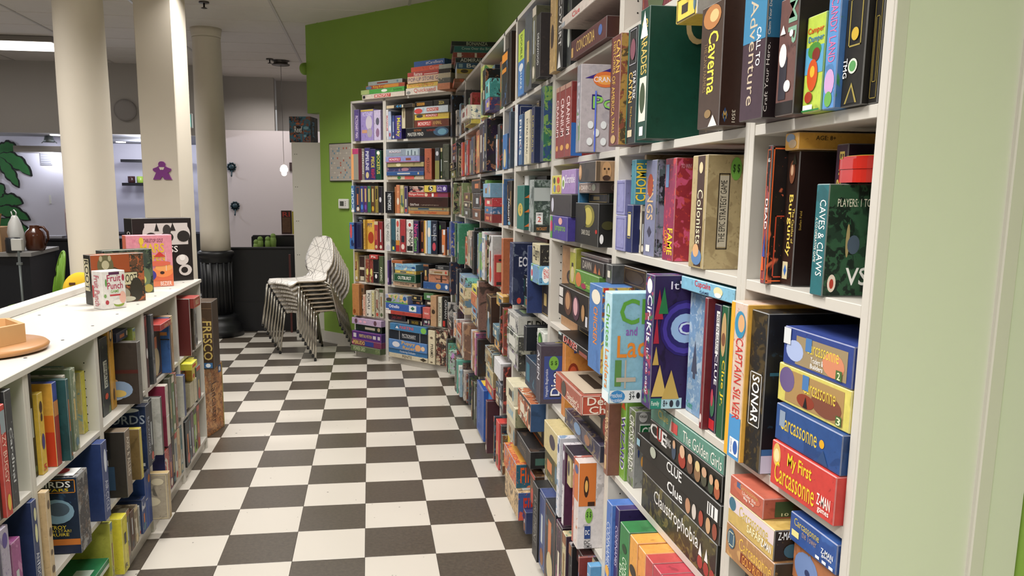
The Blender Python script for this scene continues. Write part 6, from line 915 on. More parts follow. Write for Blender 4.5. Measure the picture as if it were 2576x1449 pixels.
('B', 19, 4276, 10254, 982, 240, 2747, 'd8a830,c86030,,0.3', 'c89828,,,0', 'sh .05 .75 .7 .88 2a3a70 PIT|so .1 .2 .9 .6 a84028', 'yellow box with red art, fourth shelf up, narrow angled bookcase', 3, 0),
('B', 83, 4193, 10254, 496, 240, 2620, 'a82c34,,,0', '8a2028,,,0', '', 'red box, light letters, leaning, fourth shelf up, narrow angled bookcase', 3, 0),
('B', 124, 4163, 10254, 492, 240, 2594, '8a1c24,,,0', '701820,,,0', '', 'dark red box, fourth shelf up, narrow angled bookcase', 3, 0),
('B', -80, 4411, 13000, 1162, 240, 300, '6a6c70,,,0', '5a5c60,,,0', '', 'small grey box on top of the row, fourth shelf up, narrow angled bookcase', 3, 0),
('B', -103, 4378, 7204, 466, 240, 2716, 'c8b060,5a4a38,,0.4', 'a89048,,,0', '', 'speckled yellow box, third shelf up, narrow angled bookcase', 2, 0),
('B', -63, 4350, 7204, 844, 240, 2456, '3a2420,,,0', 'd8ccb0,,,0', 'sR .05 .03 .95 .97 d0c8b0|sr .15 .45 .85 .55 d0c8b0|sr .2 .05 .8 .2 c8c0a8', 'dark box with cream window frame, third shelf up, narrow angled bookcase', 2, 0),
('B', -2, 4269, 7204, 485, 240, 2165, '8a3a28,b89868,,0.4', '6a2c20,,,0', 'so .2 .3 .8 .6 d0c870', 'rust box with pale discs, third shelf up, narrow angled bookcase', 2, 0),
('B', 35, 4230, 7204, 481, 240, 2195, '8a3028,b8a868,,0.4', '6a2420,,,0', 'so .2 .3 .8 .6 d0c870', 'second rust box with pale discs, third shelf up, narrow angled bookcase', 2, 0),
('B', 71, 4191, 7204, 688, 240, 2127, '16161c,,,0', '101014,,,0', 'so .3 .2 .7 .4 e0e0e0|sr 0 .45 1 .47 c8c8c0', 'black box with white pin, third shelf up, narrow angled bookcase', 2, 0),
('B', 121, 4122, 7204, 501, 240, 2539, '4a5a3a,3c4a30,,0.3', '3a4a2c,,,0', 'sv .3 .1 .8 .6 e0e0d0 PACIFIC', 'moss green box, third shelf up, narrow angled bookcase', 2, 0),
('B', 34, 4216, 9407, 1110, 100, 393, 'b82c28,,,0', 'a02420,,,0', 'sh .2 .3 .8 .8 f0e8e0 Pit', 'small red box lying on top, third shelf up, narrow angled bookcase', 2, 0),
('B', -131, 4348, 4004, 936, 240, 2971, 'b87a3c,,,0', 'a86c30,,,0', 'so .1 .05 .5 .2 8a4a20', 'orange-brown box standing out at left, second shelf up, narrow angled bookcase', 1, 0),
('B', -44, 4300, 4004, 404, 240, 2971, '7a5a3c,4a3a2c,,0.5', '5a402c,,,0', '', 'brown sepia box, second shelf up, narrow angled bookcase', 1, 0),
('B', -31, 4256, 4004, 318, 240, 2032, 'd8b8a0,,,0', 'c8a890,,,0', 'sv .25 .1 .75 .9 c84a38 PHARAOH', 'slim peach box with red letters, second shelf up, narrow angled bookcase', 1, 0),
('B', -1, 4239, 4004, 671, 240, 2449, 'd8d4c8,,,0', 'c8c4b8,,,0', 'sv .3 .3 .8 .9 2a2a3a POPULI|sr .2 .05 .4 .12 222', 'white box with black letters, second shelf up, narrow angled bookcase', 1, 0),
('B', 48, 4186, 4004, 397, 240, 2488, 'c8c4a0,,,0', 'b8b490,,,0', 'sv .3 .2 .8 .9 b8a030 POWER|sr .2 .05 .6 .12 222', 'cream box with yellow letters, second shelf up, narrow angled bookcase', 1, 0),
('B', 83, 4163, 4004, 500, 240, 2702, 'b8b4a0,5a5040,,0.4', 'a09c88,,,0', '', 'grey cream box, first of two, second shelf up, narrow angled bookcase', 1, 0),
('B', 121, 4123, 4004, 507, 240, 2720, 'b8b4a4,5a5040,,0.4', 'a09c88,,,0', '', 'grey cream box, second of two, second shelf up, narrow angled bookcase', 1, 0),
('B', -153, 4343, 604, 3990, 240, 546, '5a6a44,,,0', '4a5838,,,0', 'sh .1 .2 .5 .85 c8d0a8 POWER GRID|sh .85 .2 1.0 .85 8a9a68 POW', 'olive green box at bottom, bottom shelf, narrow angled bookcase', 0, 0),
('B', -142, 4354, 1160, 3990, 240, 550, '7a2c54,,,0', '6a2448,,,0', 'sh .05 .2 .45 .85 d8c860 PERUDO|sr .45 .1 .75 .9 2c3c88|so .0 .2 .05 .6 d88a98', 'magenta box with yellow letters, bottom shelf, narrow angled bookcase', 0, 0),
('B', -139, 4357, 1720, 3990, 240, 800, '4a2078,,,0', '3c1a64,,,0', 'sR .02 .05 .98 .95 b03a8a|sh .25 .25 .68 .75 e0d070 PERPETUAL MOTION|sr .05 .25 .15 .75 c8c0c8|sr .72 .3 .82 .7 c8c0c8|sr .88 .3 .96 .7 c8c0c8', 'violet box with pink border, bottom shelf, narrow angled bookcase', 0, 0),
('B', -104, 4363, 2530, 3528, 240, 650, '1c2c24,2c4a38,,0.4', '182018,,,0', '', 'dark green glossy box, bottom shelf, narrow angled bookcase', 0, 0),
('B', -139, 4357, 3190, 3990, 240, 585, 'b8a0c0,a888b8,,0.3', 'a088b0,,,0', 'so .1 .1 .2 .9 5a3a48|so .75 .1 .85 .9 5a3a48|so .25 .3 .35 .7 e0a8c0|so .4 .3 .5 .7 e0a8c0|tr .2 .2 .8 .8 c8b098', 'lilac box with dark-haired figures, bottom shelf, narrow angled bookcase', 0, 0),
('B', 199, 4069, 20104, 283, 240, 2591, 'd8d4d8,,,0', 'c0bcc0,,,0', 'sv .2 .3 .8 .8 b83a48 MAGNUM', 'white box with red letters, top shelf, wide angled bookcase', 6, 1),
('B', 219, 4047, 20104, 349, 240, 2423, 'a8b8d8,,,0', '8a9ac0,,,0', 'so .2 .3 .8 .5 e0e0e8|so .2 .1 .8 .25 a84a5a', 'pale blue box, top shelf, wide angled bookcase', 6, 1),
('B', 250, 4028, 20104, 317, 240, 2076, '3a4a8a,,,0', '2c3a70,,,0', '', 'slim blue box, top shelf, wide angled bookcase', 6, 1),
('B', 274, 3959, 20104, 781, 240, 1991, '44388c,,,0', '382e78,,,0', 'sv .15 .1 .85 .9 d8d048 Malarky', 'violet box with yellow vertical letters, top shelf, wide angled bookcase', 6, 1),
('B', 331, 3897, 20954, 1384, 240, 1724, '3a3028,,,0', 'd0c8a8,,,0', 'sr 0 0 .3 1 ccc4a8|so .1 .5 .25 .9 8a7a5a', 'tilted cream and brown box, top shelf, wide angled bookcase', 6, 1),
('B', 363, 3863, 20104, 4962, 240, 846, '1c1e24,,,0', '16181c,,,0', 'sh .05 .2 .42 .55 e8e8e0 MASTER MIND|sh .2 .65 .38 .85 c87838 ELECTRONIC|so .65 .1 1 .95 3a5a78|so .75 .2 .95 .8 6a9ab0|sh .5 .6 .7 .8 b84838 PLAYSKOOL', 'black box with white lettering and blue art, top shelf, wide angled bookcase', 6, 1),
('B', 432, 3789, 20960, 3956, 240, 600, '6a3424,8a4a30,,0.3', '542a1c,,,0', 'sr .10 .15 .5 .85 b83030|sh .12 .25 .48 .75 f0e0d8 MONOPOLY|sh .55 .3 .8 .8 c8a060 ANIMAL', 'brown box with red title bar, top shelf, wide angled bookcase', 6, 1),
('B', 436, 3786, 21570, 3904, 240, 500, 'd0b040,c8c8c8,,0.3', 'b8982c,,,0', 'sr .32 .45 .68 .95 b83030|sh .34 .5 .66 .9 f0e8e0 MONOPOLY|so .05 .4 .25 .9 3a3a3a|sr 0 0 1 .3 d8c040', 'yellow box with red title bar, top shelf, wide angled bookcase', 6, 1),
('B', 432, 3775, 22080, 3851, 240, 550, 'c8d4dc,a8c0d0,,0.3', 'a8b4bc,,,0', 'sr .38 .3 .72 .8 b83030|sh .40 .35 .70 .75 f0e8e0 MONOPOLY|so .0 .0 .25 .8 c84a48', 'white-blue box with red title bar, top shelf, wide angled bookcase', 6, 1),
('B', 440, 3781, 22640, 2013, 240, 450, '1c1a1a,,,0', '141212,,,0', 'sr .1 .3 .55 .8 c89030|sh .12 .35 .53 .75 3a2010 MONOPOLY', 'small black box with orange bar, top shelf, wide angled bookcase', 6, 1),
('B', 583, 3627, 22638, 1738, 240, 462, '1e1e1a,,,0', '141412,,,0', 'sh .35 .25 .7 .8 c8b868 ZELDA', 'small black box with gold letters, top shelf, wide angled bookcase', 6, 1),
('B', 201, 3992, 22684, 3165, 240, 280, '2a2620,,,0', 'c8b898,,,0', 'sr 0 0 .3 1 c0b090|sh .35 .1 .6 .9 3a8ac0 44|sr .6 .1 .65 .9 d8d0b8|sr .75 .0 1 1 2a2420', 'thin dark and cream box sloping across the top, top shelf, wide angled bookcase', 6, 1),
('B', 196, 4043, 16604, 4559, 240, 346, 'c8b8a0,4a8a48,,0.3', 'b0a088,,,0', 'sr .5 .1 .75 .9 c85a50|so .3 .1 .4 .9 3a7a40', 'narrow cream and green box with red patch, sixth shelf up, wide angled bookcase', 5, 1),
('B', 196, 4028, 16960, 4541, 240, 340, '24508c,,,0', '1c4070,,,0', '', 'blue box lying, sixth shelf up, wide angled bookcase', 5, 1),
('B', 200, 4052, 17310, 4557, 240, 380, '3a3c68,8a6a88,,0.4', '2c2e50,,,0', 'so .4 .1 .6 .9 a87888', 'indigo patterned box, sixth shelf up, wide angled bookcase', 5, 1),
('B', 204, 4034, 17700, 4447, 240, 380, 'a89c68,8a7a4a,,0.3', '8c8050,,,0', 'so .25 .1 .38 .9 d8d0a8', 'khaki box with pale disc, sixth shelf up, wide angled bookcase', 5, 1),
('B', 190, 4034, 18090, 4169, 240, 520, '8a90c8,,,0', '7278b0,,,0', 'sr .1 .2 .45 .8 a83048|sh .12 .3 .43 .7 f0d8e0 MONOPOLY|sr .6 .3 .75 .7 8a4a38|sr 0 0 1 .12 b05878', 'periwinkle box with red title bar, sixth shelf up, wide angled bookcase', 5, 1),
('B', 194, 4030, 18620, 4114, 240, 620, '8a98a8,5a6a7a,,0.3', '7a8898,,,0', 'sh .1 .5 .45 .85 e0d8e0 MONOPOLY|sr .1 .5 .45 .52 a83048|sr .6 .1 .95 .9 a8b8c0|sr .65 .1 .68 .7 4a5a68|sr .75 .1 .78 .8 4a5a68|sr .85 .1 .88 .6 4a5a68', 'grey skyline box, sixth shelf up, wide angled bookcase', 5, 1),
('B', 513, 3702, 16604, 826, 240, 2590, 'b05a3c,a04830,,0.3', '8a4028,,,0', 'sv .25 .2 .75 .7 2a1410 MICE KNIGHT', 'rust box with dark vertical letters, sixth shelf up, wide angled bookcase', 5, 1),
('B', 597, 3642, 16604, 519, 240, 2612, '4a4c50,,,0', '3c3e42,,,0', 'so .2 .75 .8 .9 c8c8d0|sr 0 0 1 .6 8a8850', 'grey and khaki box, sixth shelf up, wide angled bookcase', 5, 1),
('B', 640, 3610, 16604, 245, 240, 2610, '3a4a2c,,,0', '2c3a20,,,0', '', 'dark green slim box, sixth shelf up, wide angled bookcase', 5, 1),
('B', 656, 3549, 16604, 670, 240, 2882, '54584a,3a4034,,0.4', '44483a,,,0', 'sr .2 .5 .8 .52 c8c8c0', 'grey-green box, right end, sixth shelf up, wide angled bookcase', 5, 1),
('B', 184, 4055, 13654, 999, 240, 1910, '14161c,,,0', '101216,,,0', 'sv .3 .15 .75 .9 d8dce0 NETWORKS', 'black box with white vertical letters, fifth shelf up, wide angled bookcase', 4, 1),
('B', 267, 3995, 13654, 121, 240, 2330, 'c87a38,,,0', 'b06a30,,,0', '', 'narrow orange box, fifth shelf up, wide angled bookcase', 4, 1),
('B', 279, 3983, 13654, 448, 240, 2503, 'c87848,e0a070,,0.3', 'b06838,,,0', 'so .2 .3 .8 .55 d8d0c0', 'orange box, pale disc, fifth shelf up, wide angled bookcase', 4, 1),
('B', 313, 3946, 13654, 444, 240, 2468, 'b8b068,5a7a48,,0.4', 'a09850,,,0', '', 'yellow-green box, fifth shelf up, wide angled bookcase', 4, 1),
('B', 347, 3910, 13654, 440, 240, 2399, '3a2c5a,,,0', '2c2048,,,0', '', 'violet box, fifth shelf up, wide angled bookcase', 4, 1),
('B', 379, 3847, 13654, 4739, 240, 296, 'b87838,,,0', 'a06830,,,0', 'sh .15 .2 .3 .8 b83828 Garfield|sh .5 .2 .7 .8 b83828 Garfield', 'flat orange box at bottom, fifth shelf up, wide angled bookcase', 4, 1),
('B', 379, 3846, 13960, 4736, 240, 320, 'a89868,,,0', '8c7c50,,,0', '', 'flat khaki box, fifth shelf up, wide angled bookcase', 4, 1),
('B', 378, 3832, 14290, 4635, 240, 820, '3a1e18,,,0', '2c1610,,,0', 'sh .05 .1 .28 .35 e8e0d8 Global Pursuit|sh .3 .12 .8 .25 b8a898 a geographical game', 'large dark brown box lying, fifth shelf up, wide angled bookcase', 4, 1),
('B', 379, 3832, 15120, 4627, 240, 400, 'b0302c,,,0', '982824,,,0', 'sh .02 .2 .4 .8 f0e0d8 Michigan Rummy|so .42 .1 .5 .9 e0c8a8|sr .6 .1 .65 .8 e8e8e8|sr .75 .0 1 1 8a3a58', 'red box with white lettering, fifth shelf up, wide angled bookcase', 4, 1),
('B', 389, 3821, 15530, 1704, 240, 500, 'c8a898,2a2430,,0.5', 'a08878,,,0', 'sh .2 .2 .8 .5 b83838 RISK', 'small pinkish box, fifth shelf up, wide angled bookcase', 4, 1),
('B', 507, 3679, 15528, 1377, 240, 572, 'd8c040,,,0', 'c8b030,,,0', 'so .35 .1 .75 .95 2a2a28|sh .45 .2 .7 .9 e8e8d8 5', 'small yellow box with black splat, fifth shelf up, wide angled bookcase', 4, 1),
('B', 604, 3575, 15528, 1212, 240, 592, '4a2c80,,,0', '3c246c,,,0', 'sh .05 .5 .5 .85 e8d8f0 Can You|sh .05 .15 .5 .45 e8d8f0 Name 5|so .6 .2 .9 .8 c8c0e0', 'small purple box with white lettering, fifth shelf up, wide angled bookcase', 4, 1),
('B', 184, 4055, 10254, 597, 240, 2919, 'dcdcd8,,,0', 'c8c8c4,,,0', 'sv .2 .3 .8 .85 3a4a4a NEW ANGELES|so .1 .02 .9 .2 b8b8c0', 'white box with grey letters, fourth shelf up, wide angled bookcase', 3, 1),
('B', 233, 4018, 10254, 527, 240, 2930, '2c5a6a,1c3a4a,,0.3', '204854,,,0', 'sr .3 .05 .7 .15 e0d850', 'teal box with yellow letters, fourth shelf up, wide angled bookcase', 3, 1),
('B', 272, 3975, 10254, 501, 240, 2909, 'e0dcd4,,,0', 'ccc8c0,,,0', 'so .2 .75 .8 .95 c85048|sr 0 .2 1 .35 c88838|sv .3 .35 .7 .75 2a2a2a THE NEW|sr 0 0 1 .2 a82c2c', 'white, orange and red box, fourth shelf up, wide angled bookcase', 3, 1),
('B', 309, 3921, 10254, 663, 240, 2897, 'a82c30,,,0', '8c2228,,,0', 'sr .2 .3 .8 .5 2a2a34|so .2 .08 .8 .25 e0d0c8', 'red box with dark pictures, fourth shelf up, wide angled bookcase', 3, 1),
('B', 362, 3879, 10254, 850, 240, 2881, 'd8d4cc,,,0', 'c0bcb4,,,0', 'sv .3 .2 .9 .7 1a1a1a NINJA|so .2 .75 .8 .95 e8e8e8|so .3 .78 .7 .9 a83830|sr .1 .05 .9 .2 1a1a1a', 'white box with black letters, fourth shelf up, wide angled bookcase', 3, 1),
('B', 423, 3799, 10254, 550, 240, 2801, '3a2858,,,0', '2c1e48,,,0', 'sv .1 .45 .9 .9 d84a88 Nurse|sv .1 .05 .9 .5 6ab858 Games', 'dark violet box with pink and green letters, fourth shelf up, wide angled bookcase', 3, 1),
('B', 483, 3779, 10254, 355, 240, 2904, '2a2422,,,0', '201c1a,,,0', '', 'black box with gold letters, fourth shelf up, wide angled bookcase', 3, 1),
('B', 508, 3722, 10254, 330, 240, 2854, 'd8a838,,,0', 'c09028,,,0', 'sr .6 0 1 1 e8e8e8', 'yellow box, white stripe, fourth shelf up, wide angled bookcase', 3, 1),
('B', 534, 3695, 10254, 422, 240, 2867, '8ab8d8,,,0', '78a0c0,,,0', 'so .1 .5 .9 .8 e8e0d0', 'light blue box with orange letters, fourth shelf up, wide angled bookcase', 3, 1),
('B', 566, 3660, 10254, 670, 240, 2853, '1c2438,,,0', '161c2c,,,0', 'sv .3 .4 .8 .9 b8c0d0 NETRUNNER|so .2 .1 .8 .35 c04858|sr 0 .55 1 .57 c8c8c0', 'navy box with pale letters, fourth shelf up, wide angled bookcase', 3, 1),
('B', 627, 3624, 10254, 791, 240, 2805, '24222a,,,0', '1c1a20,,,0', 'so .1 .75 .3 .9 4a8a38', 'black box, green dot, fourth shelf up, wide angled bookcase', 3, 1),
('B', 645, 3532, 10254, 399, 100, 2158, 'd87838,3a3a3a,,0.3', 'a85828,,,0', 'sr .4 .8 1 1 e8e8e8|sr .1 .1 .7 .4 c8c0b8', 'leaning orange card box, fourth shelf up, wide angled bookcase', 3, 1),
('B', 688, 3515, 10254, 200, 240, 2362, '3a5aa0,,,0', '2c4a88,,,0', 'sr 0 0 1 .2 d8d0b8', 'slim blue box, right end, fourth shelf up, wide angled bookcase', 3, 1),
('B', 195, 4028, 7204, 176, 240, 2233, '4a2878,,,0', '3a1f64,,,0', 'so .2 .1 .8 .3 c8a8d8', 'slim violet box, third shelf up, wide angled bookcase', 2, 1),
('B', 230, 4035, 7204, 227, 240, 2402, 'c8c4b8,,,0', 'b0aca0,,,0', '', 'slim cream box, third shelf up, wide angled bookcase', 2, 1),
('B', 245, 3990, 7204, 2926, 240, 376, 'c0a084,,,0', 'a88a70,,,0', 'sh .3 .2 .7 .8 1c1a18 One Key|st .8 .2 .9 .8 2a2420', 'flat tan box with black lettering, third shelf up, wide angled bookcase', 2, 1),
('B', 248, 3972, 7590, 2770, 240, 750, '1f5238,,,0', '184430,,,0', 'sR .03 .06 .97 .94 c8d0b8|sh .2 .3 .8 .7 f0f0e8 OUTBURST', 'dark green box with white capitals, third shelf up, wide angled bookcase', 2, 1),
('B', 263, 3956, 8350, 2563, 240, 300, 'd8b848,,,0', 'b89838,,,0', '', 'flat yellow box under the next one, third shelf up, wide angled bookcase', 2, 1),
('B', 259, 3960, 8660, 2612, 240, 550, '7ab0d0,d8d8c8,,0.4', '5a90b0,,,0', 'sh .1 .4 .8 .75 3a3a88 Once Once|so .8 .3 .98 .7 24508c', 'pale blue box with dark letters, third shelf up, wide angled bookcase', 2, 1),
('B', 233, 4003, 9216, 1355, 240, 250, 'a85a28,,,0', '8a481f,,,0', '', 'small rust box on top, third shelf up, wide angled bookcase', 2, 1),
('B', 476, 3727, 7204, 129, 240, 1396, '3a3c40,b8b8b8,,0.4', '2c2e30,,,0', '', 'narrow grey box, third shelf up, wide angled bookcase', 2, 1),
('B', 498, 3718, 7204, 2983, 240, 616, '24508c,3a6aa0,,0.4', '1c4070,,,0', 'so .5 .1 .7 .9 c89858|so .86 .2 .96 .8 d8d8e0', 'blue box with golden figure, third shelf up, wide angled bookcase', 2, 1),
('B', 542, 3671, 7830, 2343, 240, 700, 'b87858,8a5848,,0.4', 'a06848,,,0', 'sr .6 .1 .68 .9 3a2420|sr .4 .4 .9 .5 3a2420', 'reddish sunset box, third shelf up, wide angled bookcase', 2, 1),
('B', 544, 3654, 8540, 2201, 240, 420, 'b8a890,a89078,,0.3', 'a09078,,,0', '', 'cream box with red lettering, third shelf up, wide angled bookcase', 2, 1),
('B', 596, 3613, 8970, 1546, 240, 350, '24262a,,,0', '1a1c20,,,0', 'sh .2 .2 .6 .8 a8a8a8 ORLEANS', 'short black box at top of pile, third shelf up, wide angled bookcase', 2, 1),
('B', 500, 3731, 7826, 629, 240, 1500, '24242c,3a3a58,,0.3', '1c1c24,,,0', '', 'dark box with violet letters, third shelf up, wide angled bookcase', 2, 1),
('B', 203, 4035, 4004, 2095, 240, 596, '2a1c28,5a2c48,,0.4', '201420,,,0', 'sh .2 .2 .75 .9 b03a40 Outta Control', 'dark box with red slanted letters, second shelf up, wide angled bookcase', 1, 1),
('B', 174, 4022, 4610, 4427, 240, 350, 'b03024,,,0', '982820,,,0', 'sr 0 0 .15 1 e0d8d0', 'flat red box with yellow letters, second shelf up, wide angled bookcase', 1, 1),
('B', 175, 4021, 4970, 4379, 240, 650, '2456a8,,,0', '1c4890,,,0', 'sh .1 .35 .4 .8 f0f0f8 Othello|sr .68 .15 .88 .95 d8e0e0|sd .72 .3 .84 .85 2a6a50|sr 0 0 .1 .2 e0e0e0', 'blue box with white lettering, second shelf up, wide angled bookcase', 1, 1),
('B', 172, 4024, 5630, 2848, 240, 750, '9aa0c0,d8b870,5a9a50,0.5', '8088a8,,,0', 'so .05 .1 .3 .6 3a3c40|sr 0 0 1 .15 5a9a50|so .8 .4 .95 .9 2a5a98', 'landscape picture box with a car, second shelf up, wide angled bookcase', 1, 1),
('B', 403, 3849, 6000, 1290, 240, 500, '1c1c20,,,0', '141418,,,0', '', 'small black box, second shelf up, wide angled bookcase', 1, 1),
('B', 504, 3741, 6200, 1138, 240, 600, '4a7a48,,,0', '3c683a,,,0', '', 'small green box at back, second shelf up, wide angled bookcase', 1, 1),
('B', 491, 3711, 4556, 901, 240, 1000, 'c85850,,,0', 'b04840,,,0', 'sh .2 .4 .8 .6 f0d8d0 Outburst', 'small square coral box, second shelf up, wide angled bookcase', 1, 1),
('B', 484, 3733, 4004, 972, 240, 546, '2c2430,8a3a68,,0.4', '201a24,,,0', '', 'small dark magenta box beneath the coral one, second shelf up, wide angled bookcase', 1, 1),
('B', 555, 3628, 4004, 677, 240, 2687, 'b89068,,,0', 'a07c58,,,0', 'so .2 .4 .8 .55 3a2c20', 'tan box with dark vertical letters, second shelf up, wide angled bookcase', 1, 1),
('B', 616, 3592, 4004, 439, 240, 2597, 'd0ccb8,,,0', 'b8b4a0,,,0', 'sv .3 .2 .8 .8 3a3a38 EUROPE IN|sr 0 0 1 .12 c8d0b8', 'cream box with dark letters, second shelf up, wide angled bookcase', 1, 1),
('B', 651, 3540, 4004, 632, 240, 2705, '141416,,,0', '0e0e10,,,0', 'sv .4 .3 .8 .9 a8a8a8 ORPHAN|sr .1 .04 .5 .22 b02c24', 'black box with grey letters, second shelf up, wide angled bookcase', 1, 1),
('B', 202, 4021, 604, 4838, 240, 396, 'd0c4a8,,,0', 'b8ac90,,,0', 'sh .35 .2 .6 .85 4a4030 PENTE|sd .8 .1 .98 .9 3a3020', 'flat cream box at bottom, bottom shelf, wide angled bookcase', 0, 1),
('B', 199, 4024, 1010, 4837, 240, 420, '2a70a8,,,0', '245f90,,,0', 'sh .3 .2 .7 .8 e8e8f0 Pondering Ordinaire', 'flat blue box, bottom shelf, wide angled bookcase', 0, 1),
('B', 199, 4009, 1440, 4776, 240, 850, '4a80c0,4070b0,,0.3', '3a6ca8,,,0', 'sh .35 .5 .7 .95 e0a838 Puppy|sh .38 .1 .75 .45 e0a838 Racers|so .1 .2 .3 .8 d8d8e0|so .7 .1 .85 .8 d8a070|so .85 .2 .95 .7 e0c0a0', 'bright blue box with puppies, bottom shelf, wide angled bookcase', 0, 1),
('B', 204, 4019, 2300, 4819, 240, 850, '1c2430,,,0', '161c28,,,0', 'sh .35 .35 .7 .7 d8d8d8 PICTIONARY|sr .27 0 .28 1 c8c8c8|sr .8 0 .81 1 c8c8c8|sR .35 .3 .7 .32 d8d8d8', 'navy tin with white lettering and bands, bottom shelf, wide angled bookcase', 0, 1),
('B', 212, 3996, 3160, 4530, 240, 615, '2f78ac,,,0', '286894,,,0', 'st .15 .3 .25 .7 e0e0e8|sh .28 .3 .65 .75 d84a40 PARTINI|so .85 -.3 1.02 .9 7ab850', 'mid-blue box with red letters, green sticker, bottom shelf, wide angled bookcase', 0, 1),
('B', 361, 3895, 3781, 2016, 240, 450, '2a2418,,,0', '201c12,,,0', 'sh .3 .1 .7 .9 d8b838 PARCHEESI|sr .05 .1 .12 .9 e0d8c0|sr .85 .1 .92 .9 e0d8c0', 'black and yellow box, bottom shelf, wide angled bookcase', 0, 1),
('B', 535, 3650, 604, 805, 240, 3001, 'd8ccac,,,0', 'c0b494,,,0', 'sv .35 .2 .75 .6 1c1814 PYRAMID|so .3 .75 .7 .82 6a5a48|so .3 .04 .7 .08 6a5a48', 'tall cream box with black vertical letters, bottom shelf, wide angled bookcase', 0, 1),
('B', 601, 3594, 604, 1372, 240, 3171, '3a2c28,c8b898,7a3a30,0.5', '2c201c,,,0', 'sv .1 .1 .4 .5 6a2420 PRETTY', 'dark box with pale monster picture, bottom shelf, wide angled bookcase', 0, 1),
('B', 536, 3678, 3600, 1051, 240, 175, '3a2c1c,,,0', '2c2014,,,0', '', 'small brown box, orange letters, on top, bottom shelf, wide angled bookcase', 0, 1),
('B', -9, 4247, 23700, 5340, 240, 400, 'd8ccbc,,,0', 'c0b4a4,,,0', 'sr .3 .15 .68 .85 b83a34|sh .32 .2 .66 .8 f0e0d8 MONOPOLY|sr .02 .2 .08 .8 2a2a2a', 'flat cream red-titled box, lowest of left pile, on top of the angled bookcases', 7, 1),
('B', -19, 4258, 24110, 5444, 240, 400, '4aa040,5ab048,,0.3', '3a8a38,,,0', 'so .48 .2 .62 .8 e0e8d8|sh .75 .2 .95 .8 2a5a28 Granny|sr 0 0 .2 1 a8b878', 'flat green box of the left pile, on top of the angled bookcases', 7, 1),
('B', 25, 4226, 24520, 4871, 240, 330, 'a84828,,,0', '8c3c20,,,0', 'sh .2 .1 .5 .9 e0c040 King Kong|sr .5 .1 .85 .9 c88838|so .0 .0 .16 .9 5a7a98', 'flat rust box with yellow letters, on top of the angled bookcases', 7, 1),
('B', 46, 4203, 24860, 4271, 240, 330, '9aa4a0,a8b0b0,,0.3', '8a9490,,,0', '', 'flat grey box, topmost of the left pile, on top of the angled bookcases', 7, 1),
('B', 365, 3846, 23700, 4772, 240, 550, 'e0d8cc,,,0', 'c8c0b4,,,0', 'sh .2 .2 .72 .9 c84838 Quicksand|so .02 .1 .12 .6 8a8a88|so .88 .3 .96 .9 8a4a48', 'white box with red lettering, lowest of the right pile, on top of the angled bookcases', 7, 1),
('B', 372, 3839, 24260, 4497, 240, 350, 'e0c050,,,0', 'c8a840,,,0', 'sh .05 .1 .7 .9 c85838 Partridge Family', 'flat yellow box with orange lettering, on top of the angled bookcases', 7, 1),
('B', 378, 3818, 24620, 4520, 240, 550, 'e0c0a0,,,0', 'c8a888,,,0', 'sh .03 .25 .97 .8 34386c POP-UP STORE GAME', 'peach box with bold navy capitals, on top of the angled bookcases', 7, 1),
('B', 379, 3831, 25180, 3868, 240, 350, 'b83c34,,,0', '9c302a,,,0', 'sh .2 .1 .45 .9 e8e0d8 Ratrace|sr .5 .2 .9 .4 e0c8c0', 'flat red box with white lettering, on top of the angled bookcases', 7, 1),
('B', 408, 3800, 25540, 3530, 240, 400, 'd85030,,,0', 'c04428,,,0', 'sh .6 .2 1 .9 e89888 Careers', 'flat orange-red box, on top of the angled bookcases', 7, 1),
('B', 432, 3790, 25950, 3469, 240, 450, '3a68b0,,,0', '3058a0,,,0', 'sh .4 .25 .95 .8 e8e8f0 #CareBears', 'flat blue box, topmost of the right pile, on top of the angled bookcases', 7, 1),
('L', -985, -745, 6654, 304, 200, 3416, '2a2824,4a3c28,,0.3', '1c1a18,,,0', '', 'black box with faint gold letters, top shelf, low bookcase bay under the tray', 2, 3),
('L', -972, -714, 6654, 380, 220, 2578, 'dcb830,,,0', 'd8b028,e0b838,,0', 'so .2 .75 .8 .9 3a2418|so .3 .65 .7 .75 3a2418|so .2 .3 .8 .5 3a3a7a|sh .2 .04 .8 .12 c83028 5', "yellow children's box with cartoon figures, top shelf, low bookcase bay under the tray", 2, 3),
('L', -957, -639, 6654, 378, 240, 2731, '3a4a9a,,,0', 'd8a028,c85020,,0', 'kr 0 0 1 .42 c03c20|kr 0 .42 1 .62 cc6c24|sr 0 .0 1 .6 a03a30|sr 0 .6 1 .78 c88850|kv .2 .12 .6 .55 c86030 ULTRATABLE', 'tall orange, red and blue box, top shelf, low bookcase bay under the tray', 2, 3),
('L', -955, -556, 6654, 275, 220, 2776, 'b8b4a8,4a4a48,,0.4', 'a09c90,,,0', 'sr 0 0 1 .25 d0ccc4', 'grey newspaper-like box, top shelf, low bookcase bay under the tray', 2, 3),
('L', -935, -582, 6654, 202, 220, 2725, '2a5a60,3a4a38,,0.5', '1f484c,,,0', '', 'dark teal box, top shelf, low bookcase bay under the tray', 2, 3),
('L', -955, -484, 6654, 434, 220, 2838, '7a8a70,c8c8b0,,0.4', '6a7860,,,0', '', 'pale green patterned box, top shelf, low bookcase bay under the tray', 2, 3),
('L', -995, -281, 6654, 456, 200, 2284, 'd8d030,,,0', 'c8b878,8aa8a0,,0.4', 'sR .1 .05 .9 .95 e0d850', 'yellow box with fruit picture, top shelf, low bookcase bay under the tray', 2, 3),
('L', -1005, -440, 6654, 422, 200, 2796, '2a6a60,,,0', '205850,,,0', '', 'sea green box at the back, top shelf, low bookcase bay under the tray', 2, 3),
